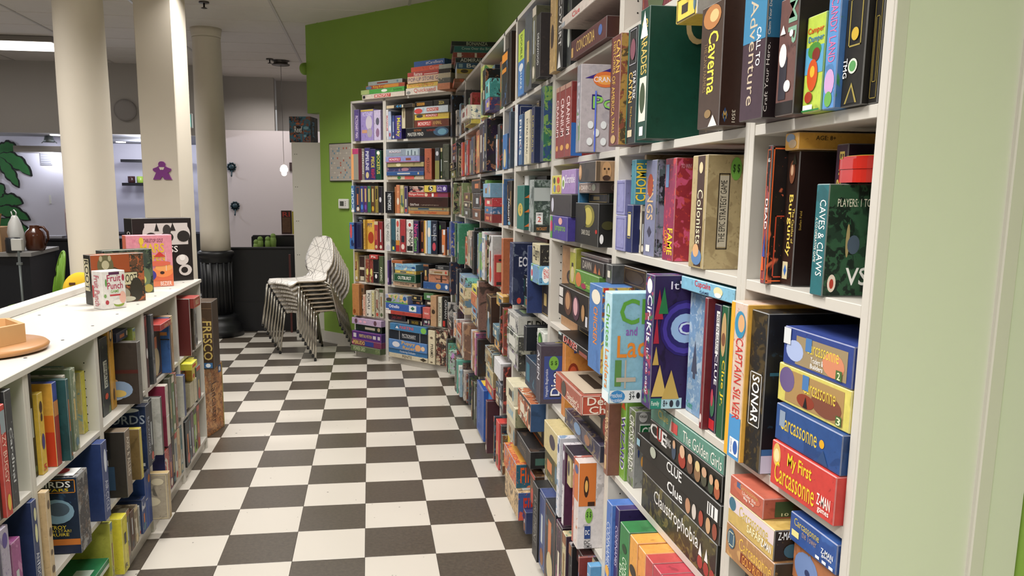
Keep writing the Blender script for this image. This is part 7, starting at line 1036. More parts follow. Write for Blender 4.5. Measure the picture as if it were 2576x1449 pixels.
('L', -945, -884, 3504, 352, 220, 2921, '24386a,,,0', '1f2f5a,,,0', 'sv .2 .1 .8 .45 c8ccd8 ANTIDOTE|so .3 .55 .8 .75 d8d8a8|so .3 .78 .8 .92 c8c8a0', 'navy box with white letters, middle shelf, low bookcase bay nearest the camera', 1, 2),
('L', -935, -806, 3504, 305, 240, 2921, 'c8b088,,,0', 'b89c74,,,0', 'so .2 .8 .8 .9 5a4a3a|so .2 .5 .8 .6 5a4a3a|so .2 .3 .7 .36 5a4a3a|so .2 .1 .9 .18 5a4a3a', 'tall tan box with small hand signs, middle shelf, low bookcase bay under the tray', 1, 3),
('L', -919, -596, 3504, 975, 140, 2642, '2c2c34,8a8a8a,5a4a40,0.5', '16263c,2c4a6a,,0.3', 'kr .05 .86 .9 .97 14161c|kR .1 .80 .95 .97 d88a28|kh .15 .87 .85 .95 e8e8e8 BIRDS|kh .2 .82 .8 .86 d8b828 WARS|kr 0 0 1 .12 16203c|kr 0 .12 1 .2 b86a28|ko .1 .4 .9 .72 7a9ab0|ko .3 .5 .8 .68 4a5a6a|kh .1 .33 .7 .38 d8c040 DESTROY|kh .1 .29 .8 .325 d8c040 DEATH STAR!|kh .1 .24 .75 .28 d8c040 DETRUIRE|tr .1 .1 .9 .9 e0e0e0|to .3 .3 .9 .7 c83038', 'tall box with snowy walker picture, middle shelf, low bookcase bay under the tray', 1, 3),
('L', -925, -963, 754, 783, 200, 2521, 'dcdcd4,,,0', '50544a,,,0', 'sR .1 .05 .9 .95 e8e8e0', 'white edged box, bottom shelf, low bookcase bay nearest the camera', 0, 2),
('L', -955, -732, 1600, 2382, 200, 350, '2a4a40,,,0', '1c3a34,,,0', 'tr .6 .1 .8 .4 b8d0c0', 'flat dark green box at bottom, bottom shelf, low bookcase bay under the tray', 0, 3),
('L', -935, -493, 1600, 1954, 200, 350, '1c7a4c,,,0', 'd0d4cc,,,0', 'sr 0 0 1 .5 c8ccc4|tr .1 .1 .5 .4 c8d8cc', 'flat bright green box, bottom shelf, low bookcase bay under the tray', 0, 3),
('L', -945, -1073, 6654, 173, 240, 3178, '2a2a24,,,0', '1c1c18,,,0', '', 'black box at left edge, top shelf, low bookcase bay nearest the camera', 2, 2),
('L', -935, -1055, 6654, 353, 240, 3090, 'c03428,,,0', 'a82c22,,,0', 'sv .2 .3 .8 .9 e8c8b8 CRAZY BUGGY|sr .1 .75 .9 .95 8a98a0|so .2 .05 .8 .2 d8b040', 'red box with pale vertical letters, top shelf, low bookcase bay nearest the camera', 2, 2),
('L', -945, -990, 6654, 387, 240, 3343, '3a3c40,7a7c80,,0.3', '2c2e32,,,0', 'sv .3 .2 .7 .7 c8ccd0 Cardinal', 'dark grey box with silver letters, top shelf, low bookcase bay nearest the camera', 2, 2),
('L', -935, -1159, 3504, 378, 200, 2921, '3a4044,,,0', '2c3034,,,0', 'sv .2 .1 .8 .7 e0e0e0 DAYS', 'dark slate box, middle shelf, low bookcase bay nearest the camera', 1, 2),
('L', -945, -1087, 3504, 501, 200, 2921, 'a8a0b8,6a5a98,,0.4', '8a829a,,,0', 'so .2 .8 .8 .95 4a3a88', 'lilac patterned box, middle shelf, low bookcase bay nearest the camera', 1, 2),
('L', -955, -1007, 3504, 586, 200, 2190, '9a4a88,b87aa8,,0.4', '8a3a78,,,0', '', 'magenta box, middle shelf, low bookcase bay nearest the camera', 1, 2),
('L', -965, -194, 6654, 278, 240, 3262, '4a7a38,7aa050,,0.3', '3c682c,,,0', '', 'slim green box, top shelf, low bookcase bay left of centre', 2, 4),
('L', -995, -58, 6654, 937, 232, 3081, '33383a,5a6a48,,0.3', '282c2e,,,0', 'sr .3 .35 .75 .7 b8bcb0|sv .32 .37 .73 .68 2a2c2a NINJATO|so .3 .2 .7 .28 c85038', 'dark grey-green box with label, top shelf, low bookcase bay left of centre', 2, 4),
('L', -995, 51, 6654, 579, 232, 3364, 'd8a028,,,0', 'c89020,,,0', 'so .2 .82 .8 .97 2a2418|so .3 .85 .7 .94 e0c890|so .3 .1 .7 .25 5a3a20', 'mustard box with small black pictures, top shelf, low bookcase bay left of centre', 2, 4),
('L', -912, 138, 6654, 457, 260, 2609, '6a6660,4a4642,,0.4', '3a302a,,,0', 'kr 0 .5 1 .56 4a1c18|ko .05 .2 .7 .48 c8a080|ko .2 .05 .8 .3 b8c4d8|ko .5 .1 .9 .38 8aa0c0|ko .55 .12 .8 .24 d8b868', 'brown picture box with upside-down print, top shelf, low bookcase bay left of centre', 2, 4),
('L', -985, 125, 9271, 1502, 200, 379, '24305a,6a7090,,0.3', '1e284c,,,0', '', 'upper small navy box at top, top shelf, low bookcase bay left of centre', 2, 4),
('L', -965, 276, 8600, 379, 100, 1000, '9aa850,4a7ab0,,0.4', '8a9840,,,0', '', 'tilted pale green card game, top shelf, low bookcase bay left of centre', 2, 4),
('L', -925, -330, 3504, 598, 200, 2921, '28407c,d8d8e0,,0.2', '1f3468,,,0', 'sv .3 .1 .8 .5 c8d0e0 AIR CYCLE|so .3 .6 .8 .9 d0d8e8', 'blue box with white bear, middle shelf, low bookcase bay under the tray', 1, 3),
('L', -912, -100, 3504, 650, 220, 2662, '7a6a58,5a4c3e,,0.4', '2c2824,,,0', 'sv .3 .3 .8 .9 e0d8c8 AXIS & ALLIES|kr .1 .60 .75 .93 101012|kh .12 .67 .7 .87 f0f0f0 es|kr .2 .5 .7 .58 e0e0e0|kr .05 .12 .8 .48 28405a|ko .2 .15 .6 .25 8a7a50|kr .2 .03 .7 .1 16181c', 'brown war game box, white letters, middle shelf, low bookcase bay left of centre', 1, 4),
('L', -915, 101, 3504, 362, 220, 2175, 'c8b848,,,0', '7a6238,,,0', 'sR .1 .05 .9 .95 b8a838', 'yellow-edged kraft brown box, middle shelf, low bookcase bay left of centre', 1, 4),
('L', -921, 235, 3504, 604, 260, 2799, '141c34,,,0', '1c3058,,,0', 'sv .3 .2 .8 .8 a8b0c0 BACKWORDS|kh .2 .72 .98 .86 b0bcd0 WORDS|kR .0 .04 .9 .94 4a5c8a|ko .4 .9 .9 .98 d0d4d8|kr .7 .05 .95 .1 c8ccd0', 'big black and blue box standing out, middle shelf, low bookcase bay left of centre', 1, 4),
('L', -925, -297, 754, 258, 200, 2521, 'b8b840,6a5a70,,0.4', 'a0a038,,,0', '', 'yellow-green box, bottom shelf, low bookcase bay under the tray', 0, 3),
('L', -915, -194, 754, 661, 200, 2254, 'dcd020,,,0', 'd0c41c,,,0', 'sR .15 .05 .85 .95 b8ac18|sr .3 .5 .7 .7 2a2818|sh .2 .08 .7 .16 2a2818 R', 'bright yellow box, bottom shelf, low bookcase bay left of centre', 0, 4),
('L', -935, -99, 754, 710, 240, 2046, '6a6450,8a8470,,0.3', '7a7258,,,0', '', 'khaki grey box, bottom shelf, low bookcase bay left of centre', 0, 4),
('L', -945, 14, 754, 459, 220, 1670, '5a3a28,,,0', '48301f,,,0', '', 'brown slim box, bottom shelf, low bookcase bay left of centre', 0, 4),
('L', -945, 66, 754, 533, 220, 1632, '8a7a60,b8b0a0,,0.4', '6a5c48,,,0', '', 'sepia picture box, bottom shelf, low bookcase bay left of centre', 0, 4),
('L', -955, 163, 754, 207, 220, 1334, 'c8c8c0,,,0', 'a8a8a0,,,0', '', 'slim white box, low, bottom shelf, low bookcase bay left of centre', 0, 4),
('L', -945, 184, 754, 531, 220, 1540, '3a5088,c8ccd8,,0.3', '2c4070,,,0', '', 'blue and white box, low, bottom shelf, low bookcase bay left of centre', 0, 4),
('L', -945, 244, 754, 326, 220, 2521, '2850a0,,,0', '20448c,,,0', 'sr 0 .5 1 .52 c8c8c8', 'first royal blue box, low, bottom shelf, low bookcase bay left of centre', 0, 4),
('L', -945, 283, 754, 535, 220, 2521, '244a98,,,0', '1c3f84,,,0', 'so .2 .75 .8 .9 c88048', 'second royal blue box, low, bottom shelf, low bookcase bay left of centre', 0, 4),
('L', -955, 421, 6654, 354, 240, 3264, '4a2c2c,7a3028,,0.4', '38201f,,,0', 'so .2 .4 .8 .55 d0d0d0', 'dark red smoky box, top shelf, low bookcase bay second from far end', 2, 5),
('L', -945, 493, 6654, 387, 240, 3209, '56585c,7a7c80,,0.4', '3c3e42,,,0', 'so .2 .1 .8 .3 8a8a90', 'slate grey box, top shelf, low bookcase bay second from far end', 2, 5),
('L', -925, 729, 6654, 189, 240, 2731, '3a3a40,,,0', '2c60a8,,,0', 'kh .05 .02 .6 .08 e0c848 HC|kr .0 .68 .95 .74 c8884a|kr .1 .48 .7 .58 d88838|kr .1 .38 .5 .44 d88838|kr .15 .22 .65 .32 d88838|kr .0 .6 1 .62 2c2418', 'large blue box with orange labels, top shelf, low bookcase bay second from far end', 2, 5),
('L', -925, 755, 6654, 411, 240, 2748, 'b89878,,,0', '8a6a50,,,0', '', 'slim tan box, top shelf, low bookcase bay second from far end', 2, 5),
('L', -915, 532, 9050, 1959, 200, 300, 'a82820,,,0', '8a201a,,,0', 'sh .35 .2 .95 .8 d8c8a0 Scotland Yard', 'flat red box lying on top, top shelf, low bookcase bay second from far end', 2, 5),
('L', -925, 296, 3504, 544, 240, 2921, '1c2024,,,0', 'c8c4bc,,,0', '', 'black box, middle shelf, low bookcase bay left of centre', 1, 4),
('L', -908, 423, 3504, 291, 240, 2701, '4a4844,,,0', 'b8b8b4,a8a8a4,,0.3', 'kr .15 .85 .8 .87 3a3a3a|kr .15 .60 .8 .62 3a3a3a|kr .15 .35 .8 .37 3a3a3a|kr .3 .1 .7 .16 b04838|kr .15 .7 .8 .8 888884|kr .15 .42 .8 .55 888884', 'white back-of-box with small print, middle shelf, low bookcase bay second from far end', 1, 5),
('L', -915, 547, 3504, 542, 240, 2921, 'd0c8bc,,,0', '8a1c40,,,0', 'sr 0 .48 1 .5 e0e0e0', 'crimson and cream box, middle shelf, low bookcase bay second from far end', 1, 5),
('L', -935, 704, 3504, 408, 220, 2921, '6a6a5c,,,0', '5a5a4c,,,0', '', 'grey slim box, middle shelf, low bookcase bay second from far end', 1, 5),
('L', -935, 753, 3504, 503, 220, 2921, '5a7a48,,,0', '4a683c,,,0', '', 'moss slim box, middle shelf, low bookcase bay second from far end', 1, 5),
('L', -935, 812, 3504, 431, 220, 2921, '8a4a38,a89070,,0.4', '6a3828,,,0', '', 'rust slim box, middle shelf, low bookcase bay second from far end', 1, 5),
('L', -872, 337, 754, 413, 180, 2169, 'b8a070,,,0', 'a89c88,6a6458,,0.3', 'kR .04 .03 .96 .97 d8c8a0|ko .1 .45 .6 .75 cfc4a8|ko .3 .3 .8 .5 cfc4a8|kr .2 .1 .5 .2 cfc4a8|ko .6 .75 .9 .9 cfc4a8', 'cream spiral-track box standing on the floor, bottom shelf, low bookcase bay left of centre', 0, 4),
('L', -955, 633, 754, 800, 220, 2196, 'b0342c,e0e0dc,,0.4', '3a3c78,,,0', '', 'red and white box, low, bottom shelf, low bookcase bay second from far end', 0, 5),
('L', -955, 713, 754, 579, 220, 2521, '5a2c58,b0b0b0,,0.3', '48244a,,,0', '', 'violet box, low, bottom shelf, low bookcase bay second from far end', 0, 5),
('L', -955, 779, 754, 426, 220, 2521, '26262c,,,0', '1c1c20,,,0', '', 'black slim box, low, bottom shelf, low bookcase bay second from far end', 0, 5),
('L', -955, 830, 754, 525, 220, 2521, 'b8b8ac,,,0', '9a9a90,,,0', '', 'pale slim box, low, bottom shelf, low bookcase bay second from far end', 0, 5),
('L', -955, 892, 754, 564, 220, 2521, 'c8b088,a84838,,0.2', 'a89070,,,0', '', 'tan and red box, low, bottom shelf, low bookcase bay second from far end', 0, 5),
('L', -916, 1143, 6654, 196, 250, 3101, '4a1818,8a2c24,,0.4', 'b8b4ac,,,0', 'kr .7 0 1 1 5a1c1c|kr .1 .86 .6 .94 d8d8d4|kr .1 .1 .5 .2 3a2c28|kr .1 .3 .6 .8 a8a49c', 'dark red box with white printed back, top shelf, low bookcase bay at the far end', 2, 6),
('L', -935, 1314, 6654, 257, 200, 2960, '5a5048,,,0', '4a4038,,,0', '', 'grey-brown slim box, top shelf, low bookcase bay at the far end', 2, 6),
('L', -955, 1449, 6654, 437, 200, 2868, '9a9a98,,,0', '7a7a78,,,0', '', 'light grey slim box, top shelf, low bookcase bay at the far end', 2, 6),
('L', -895, 1163, 9200, 1498, 240, 550, 'a03028,,,0', '8a2c20,b87a40,,0.3', 'sh .2 .2 .8 .8 e0c8a0 BAMBOLEO|sR .02 .05 .98 .95 d0a060', 'red box with cream capitals, flat, top shelf, low bookcase bay at the far end', 2, 6),
('L', -925, 951, 3800, 473, 240, 2200, '3a4a78,,,0', 'c8c8bc,,,0', 'kv .2 .1 .7 .5 303030 BOGGLE|kr .1 .8 .8 .95 a8a8a0', 'white printed box with bold letters, middle shelf, low bookcase bay second from far end', 1, 5),
('L', -935, 1212, 5106, 726, 200, 1200, 'd8c840,,,0', 'd0a838,,,0', 'so .2 .1 .8 .3 b83028', 'small yellow box with red dot, middle shelf, low bookcase bay at the far end', 1, 6),
('L', -905, 1077, 6000, 1347, 150, 350, 'e0dc30,,,0', 'c8c428,,,0', 'sr .1 .3 .7 .7 c84028', 'lemon yellow card box lying on top, middle shelf, low bookcase bay at the far end', 1, 6),
('L', -935, 1141, 3800, 911, 200, 1300, 'c8c0a4,,,0', 'b0a88c,,,0', 'sR .15 .05 .85 .95 e0dcc8', 'cream box, first of pair, middle shelf, low bookcase bay at the far end', 1, 6),
('L', -935, 1242, 3800, 738, 200, 1300, 'ccc4a8,,,0', 'b0a88c,,,0', 'sR .15 .05 .85 .95 e0dcc8', 'cream box, second of pair, middle shelf, low bookcase bay at the far end', 1, 6),
('L', -945, 1369, 3504, 999, 200, 2027, '6a7068,8a8a80,,0.3', '5a5e58,,,0', '', 'grey-green box, middle shelf, low bookcase bay at the far end', 1, 6),
('L', -955, 949, 754, 496, 200, 2521, '4a7a88,3a4a38,,0.4', '3c6470,,,0', '', 'teal slim box, low, bottom shelf, low bookcase bay second from far end', 0, 5),
('L', -945, 1040, 754, 868, 200, 2521, '20262c,,,0', '181c20,,,0', '', 'black box, low, bottom shelf, low bookcase bay at the far end', 0, 6),
('L', -955, 1146, 754, 607, 200, 2521, '4a6a78,b8c8c8,,0.3', '3a5866,,,0', '', 'blue-grey box, low, bottom shelf, low bookcase bay at the far end', 0, 6),
('L', -955, 1217, 754, 627, 200, 2521, '6a4a5a,,,0', '5a3c4a,,,0', '', 'mauve slim box, low, bottom shelf, low bookcase bay at the far end', 0, 6),
('L', -955, 1290, 754, 647, 200, 2521, '8ab040,5a4a30,,0.3', '7a9c38,,,0', '', 'lime and brown box, low, bottom shelf, low bookcase bay at the far end', 0, 6),
('L', -955, 1366, 754, 669, 200, 2521, '8a4830,,,0', '703a26,,,0', '', 'rust box, low, bottom shelf, low bookcase bay at the far end', 0, 6),
('R', 762, -1867, 7155, 1797, 200, 1308, '3a3430,5a4a3c,,0.3,q', '2c2826,,,0', '', 'dark brown box standing, second from left, third shelf up, right-hand end bay', 2, 0),
('R', 764, -2056, 7155, 1228, 170, 1752, '3a3430,5a4a3c,,0.3,q', '2c2826,,,0', '', 'dark brown box standing, sixth from left, third shelf up, right-hand end bay', 2, 0),
('R', 762, -1532, 16675, 1034, 200, 2319, '3a3430,5a4a3c,,0.3,q', '2c2826,,,0', '', 'dark brown box standing, fifth from left, sixth shelf up, second bay from right', 5, 1),
('R', 762, -1180, 13805, 256, 200, 1310, '3a3430,5a4a3c,,0.3,q', '2c2826,,,0', '', 'dark brown box standing, sixth from left, fifth shelf up, second bay from right', 4, 1),
('R', 762, -642, 15125, 2297, 200, 299, '3a3430,5a4a3c,,0.3,q', '2c2826,,,0', '', 'dark brown box standing, sixth from left, fifth shelf up, third bay from right', 4, 2),
('R', 762, -553, 10678, 3771, 200, 596, '3a3430,5a4a3c,,0.3,q', '2c2826,,,0', '', 'dark brown box standing, third from left, fourth shelf up, third bay from right', 3, 2),
('R', 762, -605, 7705, 3349, 200, 963, '3a3430,5a4a3c,,0.3,q', '2c2826,,,0', '', 'dark brown box standing, fourth from left, third shelf up, third bay from right', 2, 2),
('R', 762, -704, 4005, 401, 200, 1589, '3a3430,5a4a3c,,0.3,q', '2c2826,,,0', '', 'dark brown box standing, sixth from left, second shelf up, third bay from right', 1, 2),
('R', 762, -303, 4005, 1973, 200, 489, '3a3430,5a4a3c,,0.3,q', '2c2826,,,0', '', 'dark brown box standing, first from left, second shelf up, third bay from right', 1, 2),
('R', 762, -811, 605, 657, 200, 2689, '3a3430,5a4a3c,,0.3,q', '2c2826,,,0', '', 'dark brown box standing, seventh from left, bottom shelf, third bay from right', 0, 2),
('R', 822, 468, 15787, 2408, 150, 207, '3a3430,5a4a3c,,0.3,q', '2c2826,,,0', '', 'dark brown box standing, third from left, fifth shelf up, fourth bay from right', 4, 3),
('R', 762, 50, 10375, 1657, 200, 1399, '3a3430,5a4a3c,,0.3,q', '2c2826,,,0', '', 'dark brown box standing, seventh from left, fourth shelf up, fourth bay from right', 3, 3),
('R', 762, 222, 7155, 481, 200, 1339, '3a3430,5a4a3c,,0.3,q', '2c2826,,,0', '', 'dark brown box standing, fourth from left, third shelf up, fourth bay from right', 2, 3),
('R', 762, 72, 8455, 1442, 200, 339, '3a3430,5a4a3c,,0.3,q', '2c2826,,,0', '', 'dark brown box standing, seventh from left, third shelf up, fourth bay from right', 2, 3),
('R', 762, 185, 4755, 2835, 200, 839, '3a3430,5a4a3c,,0.3,q', '2c2826,,,0', '', 'dark brown box standing, fifth from left, second shelf up, fourth bay from right', 1, 3),
('R', 762, 413, 605, 3419, 200, 389, '3a3430,5a4a3c,,0.3,q', '2c2826,,,0', '', 'dark brown box standing, second from left, bottom shelf, fourth bay from right', 0, 3),
('R', 762, -27, 605, 879, 160, 1697, '3a3430,5a4a3c,,0.3,q', '2c2826,,,0', '', 'dark brown box standing, seventh from left, bottom shelf, fourth bay from right', 0, 3),
('R', 762, 121, 2305, 1397, 200, 789, '3a3430,5a4a3c,,0.3,q', '2c2826,,,0', '', 'dark brown box standing, fourth from left, bottom shelf, fourth bay from right', 0, 3),
('R', 762, 999, 8440, 2029, 200, 1054, '3a3430,5a4a3c,,0.3,q', '2c2826,,,0', '', 'dark brown box standing, third from left, third shelf up, fifth bay from right', 2, 4),
('B', -76, 4410, 16093, 2951, 200, 201, '3a3430,5a4a3c,,0.3,q', '2c2826,,,0', '', 'dark brown box standing, fourth from left, fifth shelf up, narrow angled bookcase', 4, 0),
('B', -69, 4417, 12721, 1082, 200, 273, '3a3430,5a4a3c,,0.3,q', '2c2826,,,0', '', 'dark brown box standing, second from left, fourth shelf up, narrow angled bookcase', 3, 0),
('B', 415, 3855, 5625, 1210, 200, 369, '3a3430,5a4a3c,,0.3,q', '2c2826,,,0', '', 'dark brown box standing, fifth from left, second shelf up, wide angled bookcase', 1, 1),
('B', 516, 3746, 5625, 1058, 200, 569, '3a3430,5a4a3c,,0.3,q', '2c2826,,,0', '', 'dark brown box standing, ninth from left, second shelf up, wide angled bookcase', 1, 1),
('L', -967, -728, 755, 2302, 200, 839, '3a3430,5a4a3c,,0.3,q', '2c2826,,,0', '', 'dark brown box, first from left, bottom shelf, low bookcase bay under the tray', 0, 3),
('L', -967, -489, 755, 1874, 200, 839, '3a3430,5a4a3c,,0.3,q', '2c2826,,,0', '', 'dark brown box, third from left, bottom shelf, low bookcase bay under the tray', 0, 3),
('L', -977, 280, 6655, 299, 100, 1939, '3a3430,5a4a3c,,0.3,q', '2c2826,,,0', '', 'dark brown box, sixth from left, top shelf, low bookcase bay left of centre', 2, 4),
('L', -967, 536, 6655, 1879, 200, 2389, '3a3430,5a4a3c,,0.3,q', '2c2826,,,0', '', 'dark brown box, third from left, top shelf, low bookcase bay second from far end', 2, 5),
('L', -967, 1167, 6655, 1418, 200, 2539, '3a3430,5a4a3c,,0.3,q', '2c2826,,,0', '', 'dark brown box, second from left, top shelf, low bookcase bay at the far end', 2, 6),
('L', -967, 955, 3505, 393, 200, 289, '3a3430,5a4a3c,,0.3,q', '2c2826,,,0', '', 'dark brown box, sixth from left, middle shelf, low bookcase bay second from far end', 1, 5),
('L', -967, 1081, 5105, 1267, 150, 889, '3a3430,5a4a3c,,0.3,q', '2c2826,,,0', '', 'dark brown box, first from left, middle shelf, low bookcase bay at the far end', 1, 6),
('L', -967, 1145, 3505, 831, 200, 289, '3a3430,5a4a3c,,0.3,q', '2c2826,,,0', '', 'dark brown box, third from left, middle shelf, low bookcase bay at the far end', 1, 6),
('L', -967, 1246, 3505, 658, 200, 289, '3a3430,5a4a3c,,0.3,q', '2c2826,,,0', '', 'dark brown box, sixth from left, middle shelf, low bookcase bay at the far end', 1, 6),
]
# ---------------------------------------------------------------- game boxes
FR = {'R': -PI/2, 'B': ang, 'L': PI/2}
TXT = []
def setcol(me, name, percorner):
    a = me.color_attributes.new(name, 'FLOAT_COLOR', 'CORNER'); flat = [c for col in percorner for c in col]; a.data.foreach_set('color', flat)
def game_box(o3, rot, w_, d, h, sp, sd, dec, label, group, ch=.0016, lid=False, cat='game box', name='game_box', m=None):
    """local: x along the front face, y into the shelf, z up. sp/sd = (base, art1, art2, cover) of front/top and of the sides"""
    vs, fs = chbox(0, 0, 0, w_, d, h, ch)
    me = bpy.data.meshes.new(name); me.from_pydata(vs, [], fs); me.materials.append(m or PRINT)
    def cs(q):
        b = lin(q[0]); a1 = lin(q[1] or q[0])[:3]+(q[3] if q[1] else 0,); a2 = lin(q[2] or q[1] or q[0])[:3]+((q[3]*.9 if q[2] else 0),)
        return b, a1, a2
    S = cs(sp); D = cs(sd); worn = tuple(min(1, c*.7+.22) for c in S[0][:3])+(1,); wornd = tuple(min(1, c*.75+.12) for c in D[0][:3])+(1,)
    c0, c1, c2 = [], [], []
    for p in me.polygons:
        n = p.normal; big = max(abs(n.x), abs(n.y), abs(n.z)) > .95
        if not big: base, a1, a2 = (worn if abs(n.x) < .5 else wornd), (0, 0, 0, 0), (0, 0, 0, 0)
        elif abs(n.x) > .9: base, a1, a2 = D
        else: base, a1, a2 = S
        for _ in p.loop_indices: c0.append(base); c1.append(a1); c2.append(a2)
    setcol(me, 'Col', c0); setcol(me, 'Art1', c1); setcol(me, 'Art2', c2); me.update()
    o = bpy.data.objects.new(name, me); COL.objects.link(o); o.location = o3; o.rotation_euler.z = rot
    tag(o, label, cat, group)
    if dec: decorate(o, w_, d, h, dec)
    return o
def auto_dec(w_, h, base, standing):
    """plain printed bands, panels and emblems for boxes whose lettering is too small to read"""
    v = sum(hx2(base))/3; c1 = rnd.choice(['d8d0bc', 'c8b070', 'b8c0c4', 'c87848'] if v < .5 else ['3a3430', '7a3028', '2c4a68', '8a6a40']); c2 = rnd.choice(PAL)
    a = rnd.uniform(.2, .4); b = a+rnd.uniform(.25, .45); k = rnd.random()
    if standing: s = ['sr .32 %.2f .62 %.2f %s' % (a, b, c1), 'so .2 .05 .8 %.2f %s' % (.05+.7*w_/h, c2)]
    else: s = ['sr %.2f .3 %.2f .66 %s' % (a, b, c1), 'so .84 .2 %.2f .8 %s' % (min(.98, .84+.6*h/w_), c2)]
    if k < .35: s.append('sr 0 .88 1 1 %s' % c2)
    elif k < .6: s.append('sR .06 .04 .94 .96 %s' % c1)
    return '|'.join(s[:2 if k > .8 else 3])
def decorate(o, w_, d, h, dec):
    FM = {'s': (w_, h, lambda u, v, e: (u, -e, v)), 'c': (d, h, lambda u, v, e: (w_+e, u, v)), 'k': (d, h, lambda u, v, e: (-e, d-u, v)), 't': (w_, d, lambda u, v, e: (u, v, h+e))}
    b = MB(); mats = []; lvl = 0; letters = {}
    for it in dec.split('|'):
        t = it.split(None, 6)
        if len(t) < 6: continue
        W_, H_, fn = FM[t[0][0]]; u0, v0, u1, v1 = [float(x) for x in t[1:5]]; k = t[0][1]
        lim = lambda a: min(1.0, max(0.0, a))
        u0, u1, v0, v1 = [lim(q) for q in (u0, u1, v0, v1)]
        # stay off the chamfer
        mu = min(.0018, W_*.1)/W_; mv = min(.0018, H_*.1)/H_
        u0, u1 = max(u0, mu), min(u1, 1-mu); v0, v1 = max(v0, mv), min(v1, 1-mv)
        if u1 <= u0 or v1 <= v0: continue
        U0, U1, V0, V1 = u0*W_, u1*W_, v0*H_, v1*H_; lvl += 1; e = .00025+.00018*lvl
        if k in 'hvV':
            if len(t) > 6: TXT.append((o, t[0][0], k, U0, V0, U1, V1, t[5], t[6], (w_, d, h), e)); 
            continue
        m = paint(t[5])
        if m not in mats: mats.append(m)
        mi = mats.index(m); cu, cv = (U0+U1)/2, (V0+V1)/2
        if k == 'r': pts = [(U0, V0), (U1, V0), (U1, V1), (U0, V1)]
        elif k == 'o': pts = [(cu+(U1-U0)/2*math.cos(a*PI/8), cv+(V1-V0)/2*math.sin(a*PI/8)) for a in range(16)]
        elif k == 't': pts = [(U0, V0), (U1, V0), (cu, V1)]
        elif k == 'd': pts = [(U0, cv), (cu, V0), (U1, cv), (cu, V1)]
        if k == 'R':
            q = .0022 if W_ > .03 else .0012
            for a in ((U0, V0, U1, V0+q), (U0, V1-q, U1, V1), (U0, V0, U0+q, V1), (U1-q, V0, U1, V1)):
                b.add([fn(a[0], a[1], e), fn(a[2], a[1], e), fn(a[2], a[3], e), fn(a[0], a[3], e)], [(0, 1, 2, 3)], mi)
        else: b.add([fn(u, v, e) for u, v in pts], [tuple(range(len(pts)))], mi)
    if b.f:
        a = b.build('printed_artwork', mats, o)
def hx2(h): h = ''.join(c*2 for c in h) if len(h) == 3 else h; return [int(h[i:i+2], 16)/255 for i in (0, 2, 4)]
PAL = ['c8b890', '2a2a2e', '8a5a3a', '5a7a8a', 'b84838', 'd8d0c0', '4a5a3a']
def enrich(q, auto, side):
    """plain prints get a slightly darker tone; small far boxes a little artwork of their own"""
    if q[1]: return q
    v = hx2(q[0])
    if not auto: return (q[0], [c*.86 for c in v], '', .3)
    return (q[0], [max(0, min(1, c*rnd.uniform(.6, 1.5)+rnd.uniform(-.08, .12))) for c in v], rnd.choice(PAL), .5 if side else .35)
for R_ in BOXES:
    run, x, y, z, w_, d, h, sp, sd, dec, lab, row, bay = R_
    P = lambda s: (lambda t: (t[0], t[1], t[2], float(t[3])))(s.split(','))
    auto = sp.endswith(',q'); s1 = enrich(P(sp), auto, 0); s2 = enrich(P(sd or sp), auto, 1)
    gl = 'lying stack' if w_ > h else 'standing row'
    if not dec and w_ > 200 and h > 250: dec = auto_dec(w_/1e4, h/1e4, s1[0], h > w_)
    grp = {'R': 'board games on the long wall, bay %d shelf %d', 'B': 'board games on the angled bookcases, case %d shelf %d', 'L': 'board games on the low bookcases, case %d shelf %d'}[run] % (bay+1, row+1)
    game_box((x/1000, y/1000, z/1e4), FR[run], w_/1e4, d/1000, h/1e4, s1, s2, dec, lab, grp)
def fbox(x, y, z, deg, w_, d, h, sp, sd, dec, label, group=None): return game_box((x, y, z), math.radians(deg), w_, d, h, sp, sd, dec, label, group)
TG = 'games displayed on the low bookcase top'
fbox(-1.194, .514, 1.031, 41, .245, .07, .224, ('6a4a34', 'b86030', '3c3a30', .55), ('2a2824', '4a4a40', '', .3), 'sr 0 .62 .72 1 a0502c|so .1 .3 .6 .75 4a4234|so .12 .55 .42 1 6a6648|so .2 .7 .34 .88 c0b898|so .16 .86 .22 .98 b0a888|so .32 .86 .38 .98 b0a888|so .05 .1 .3 .45 3a3c30|sr .55 .35 .86 .62 2c2a22|sr .56 .36 .85 .61 cfc8a4|sh .57 .40 .84 .58 3a3830 ROOT|so .45 .05 .7 .3 9a9480|so .7 0 .95 .5 38352c|kr .15 .28 .85 .92 d0c8a8|kv .22 .30 .78 .90 2a2824 ROOT|so .5 .0 .8 .12 c8c4b0', 'dark forest game box with cream title plate, behind the small white fruit box', TG)
fbox(-1.2395, .829, 1.031, 41.5, .25, .07, .222, ('4a5248', '5a6a50', '2c3430', .6), ('3a3c38', '4a4a40', '', .3), 'so .6 .1 .95 .6 6a7a5c|so .7 .2 .85 .4 c8c070|so .55 .55 .9 .9 3c4840|so .8 .0 .98 .2 b0a050', 'dark grey-green game box standing directly behind the forest game box', TG)
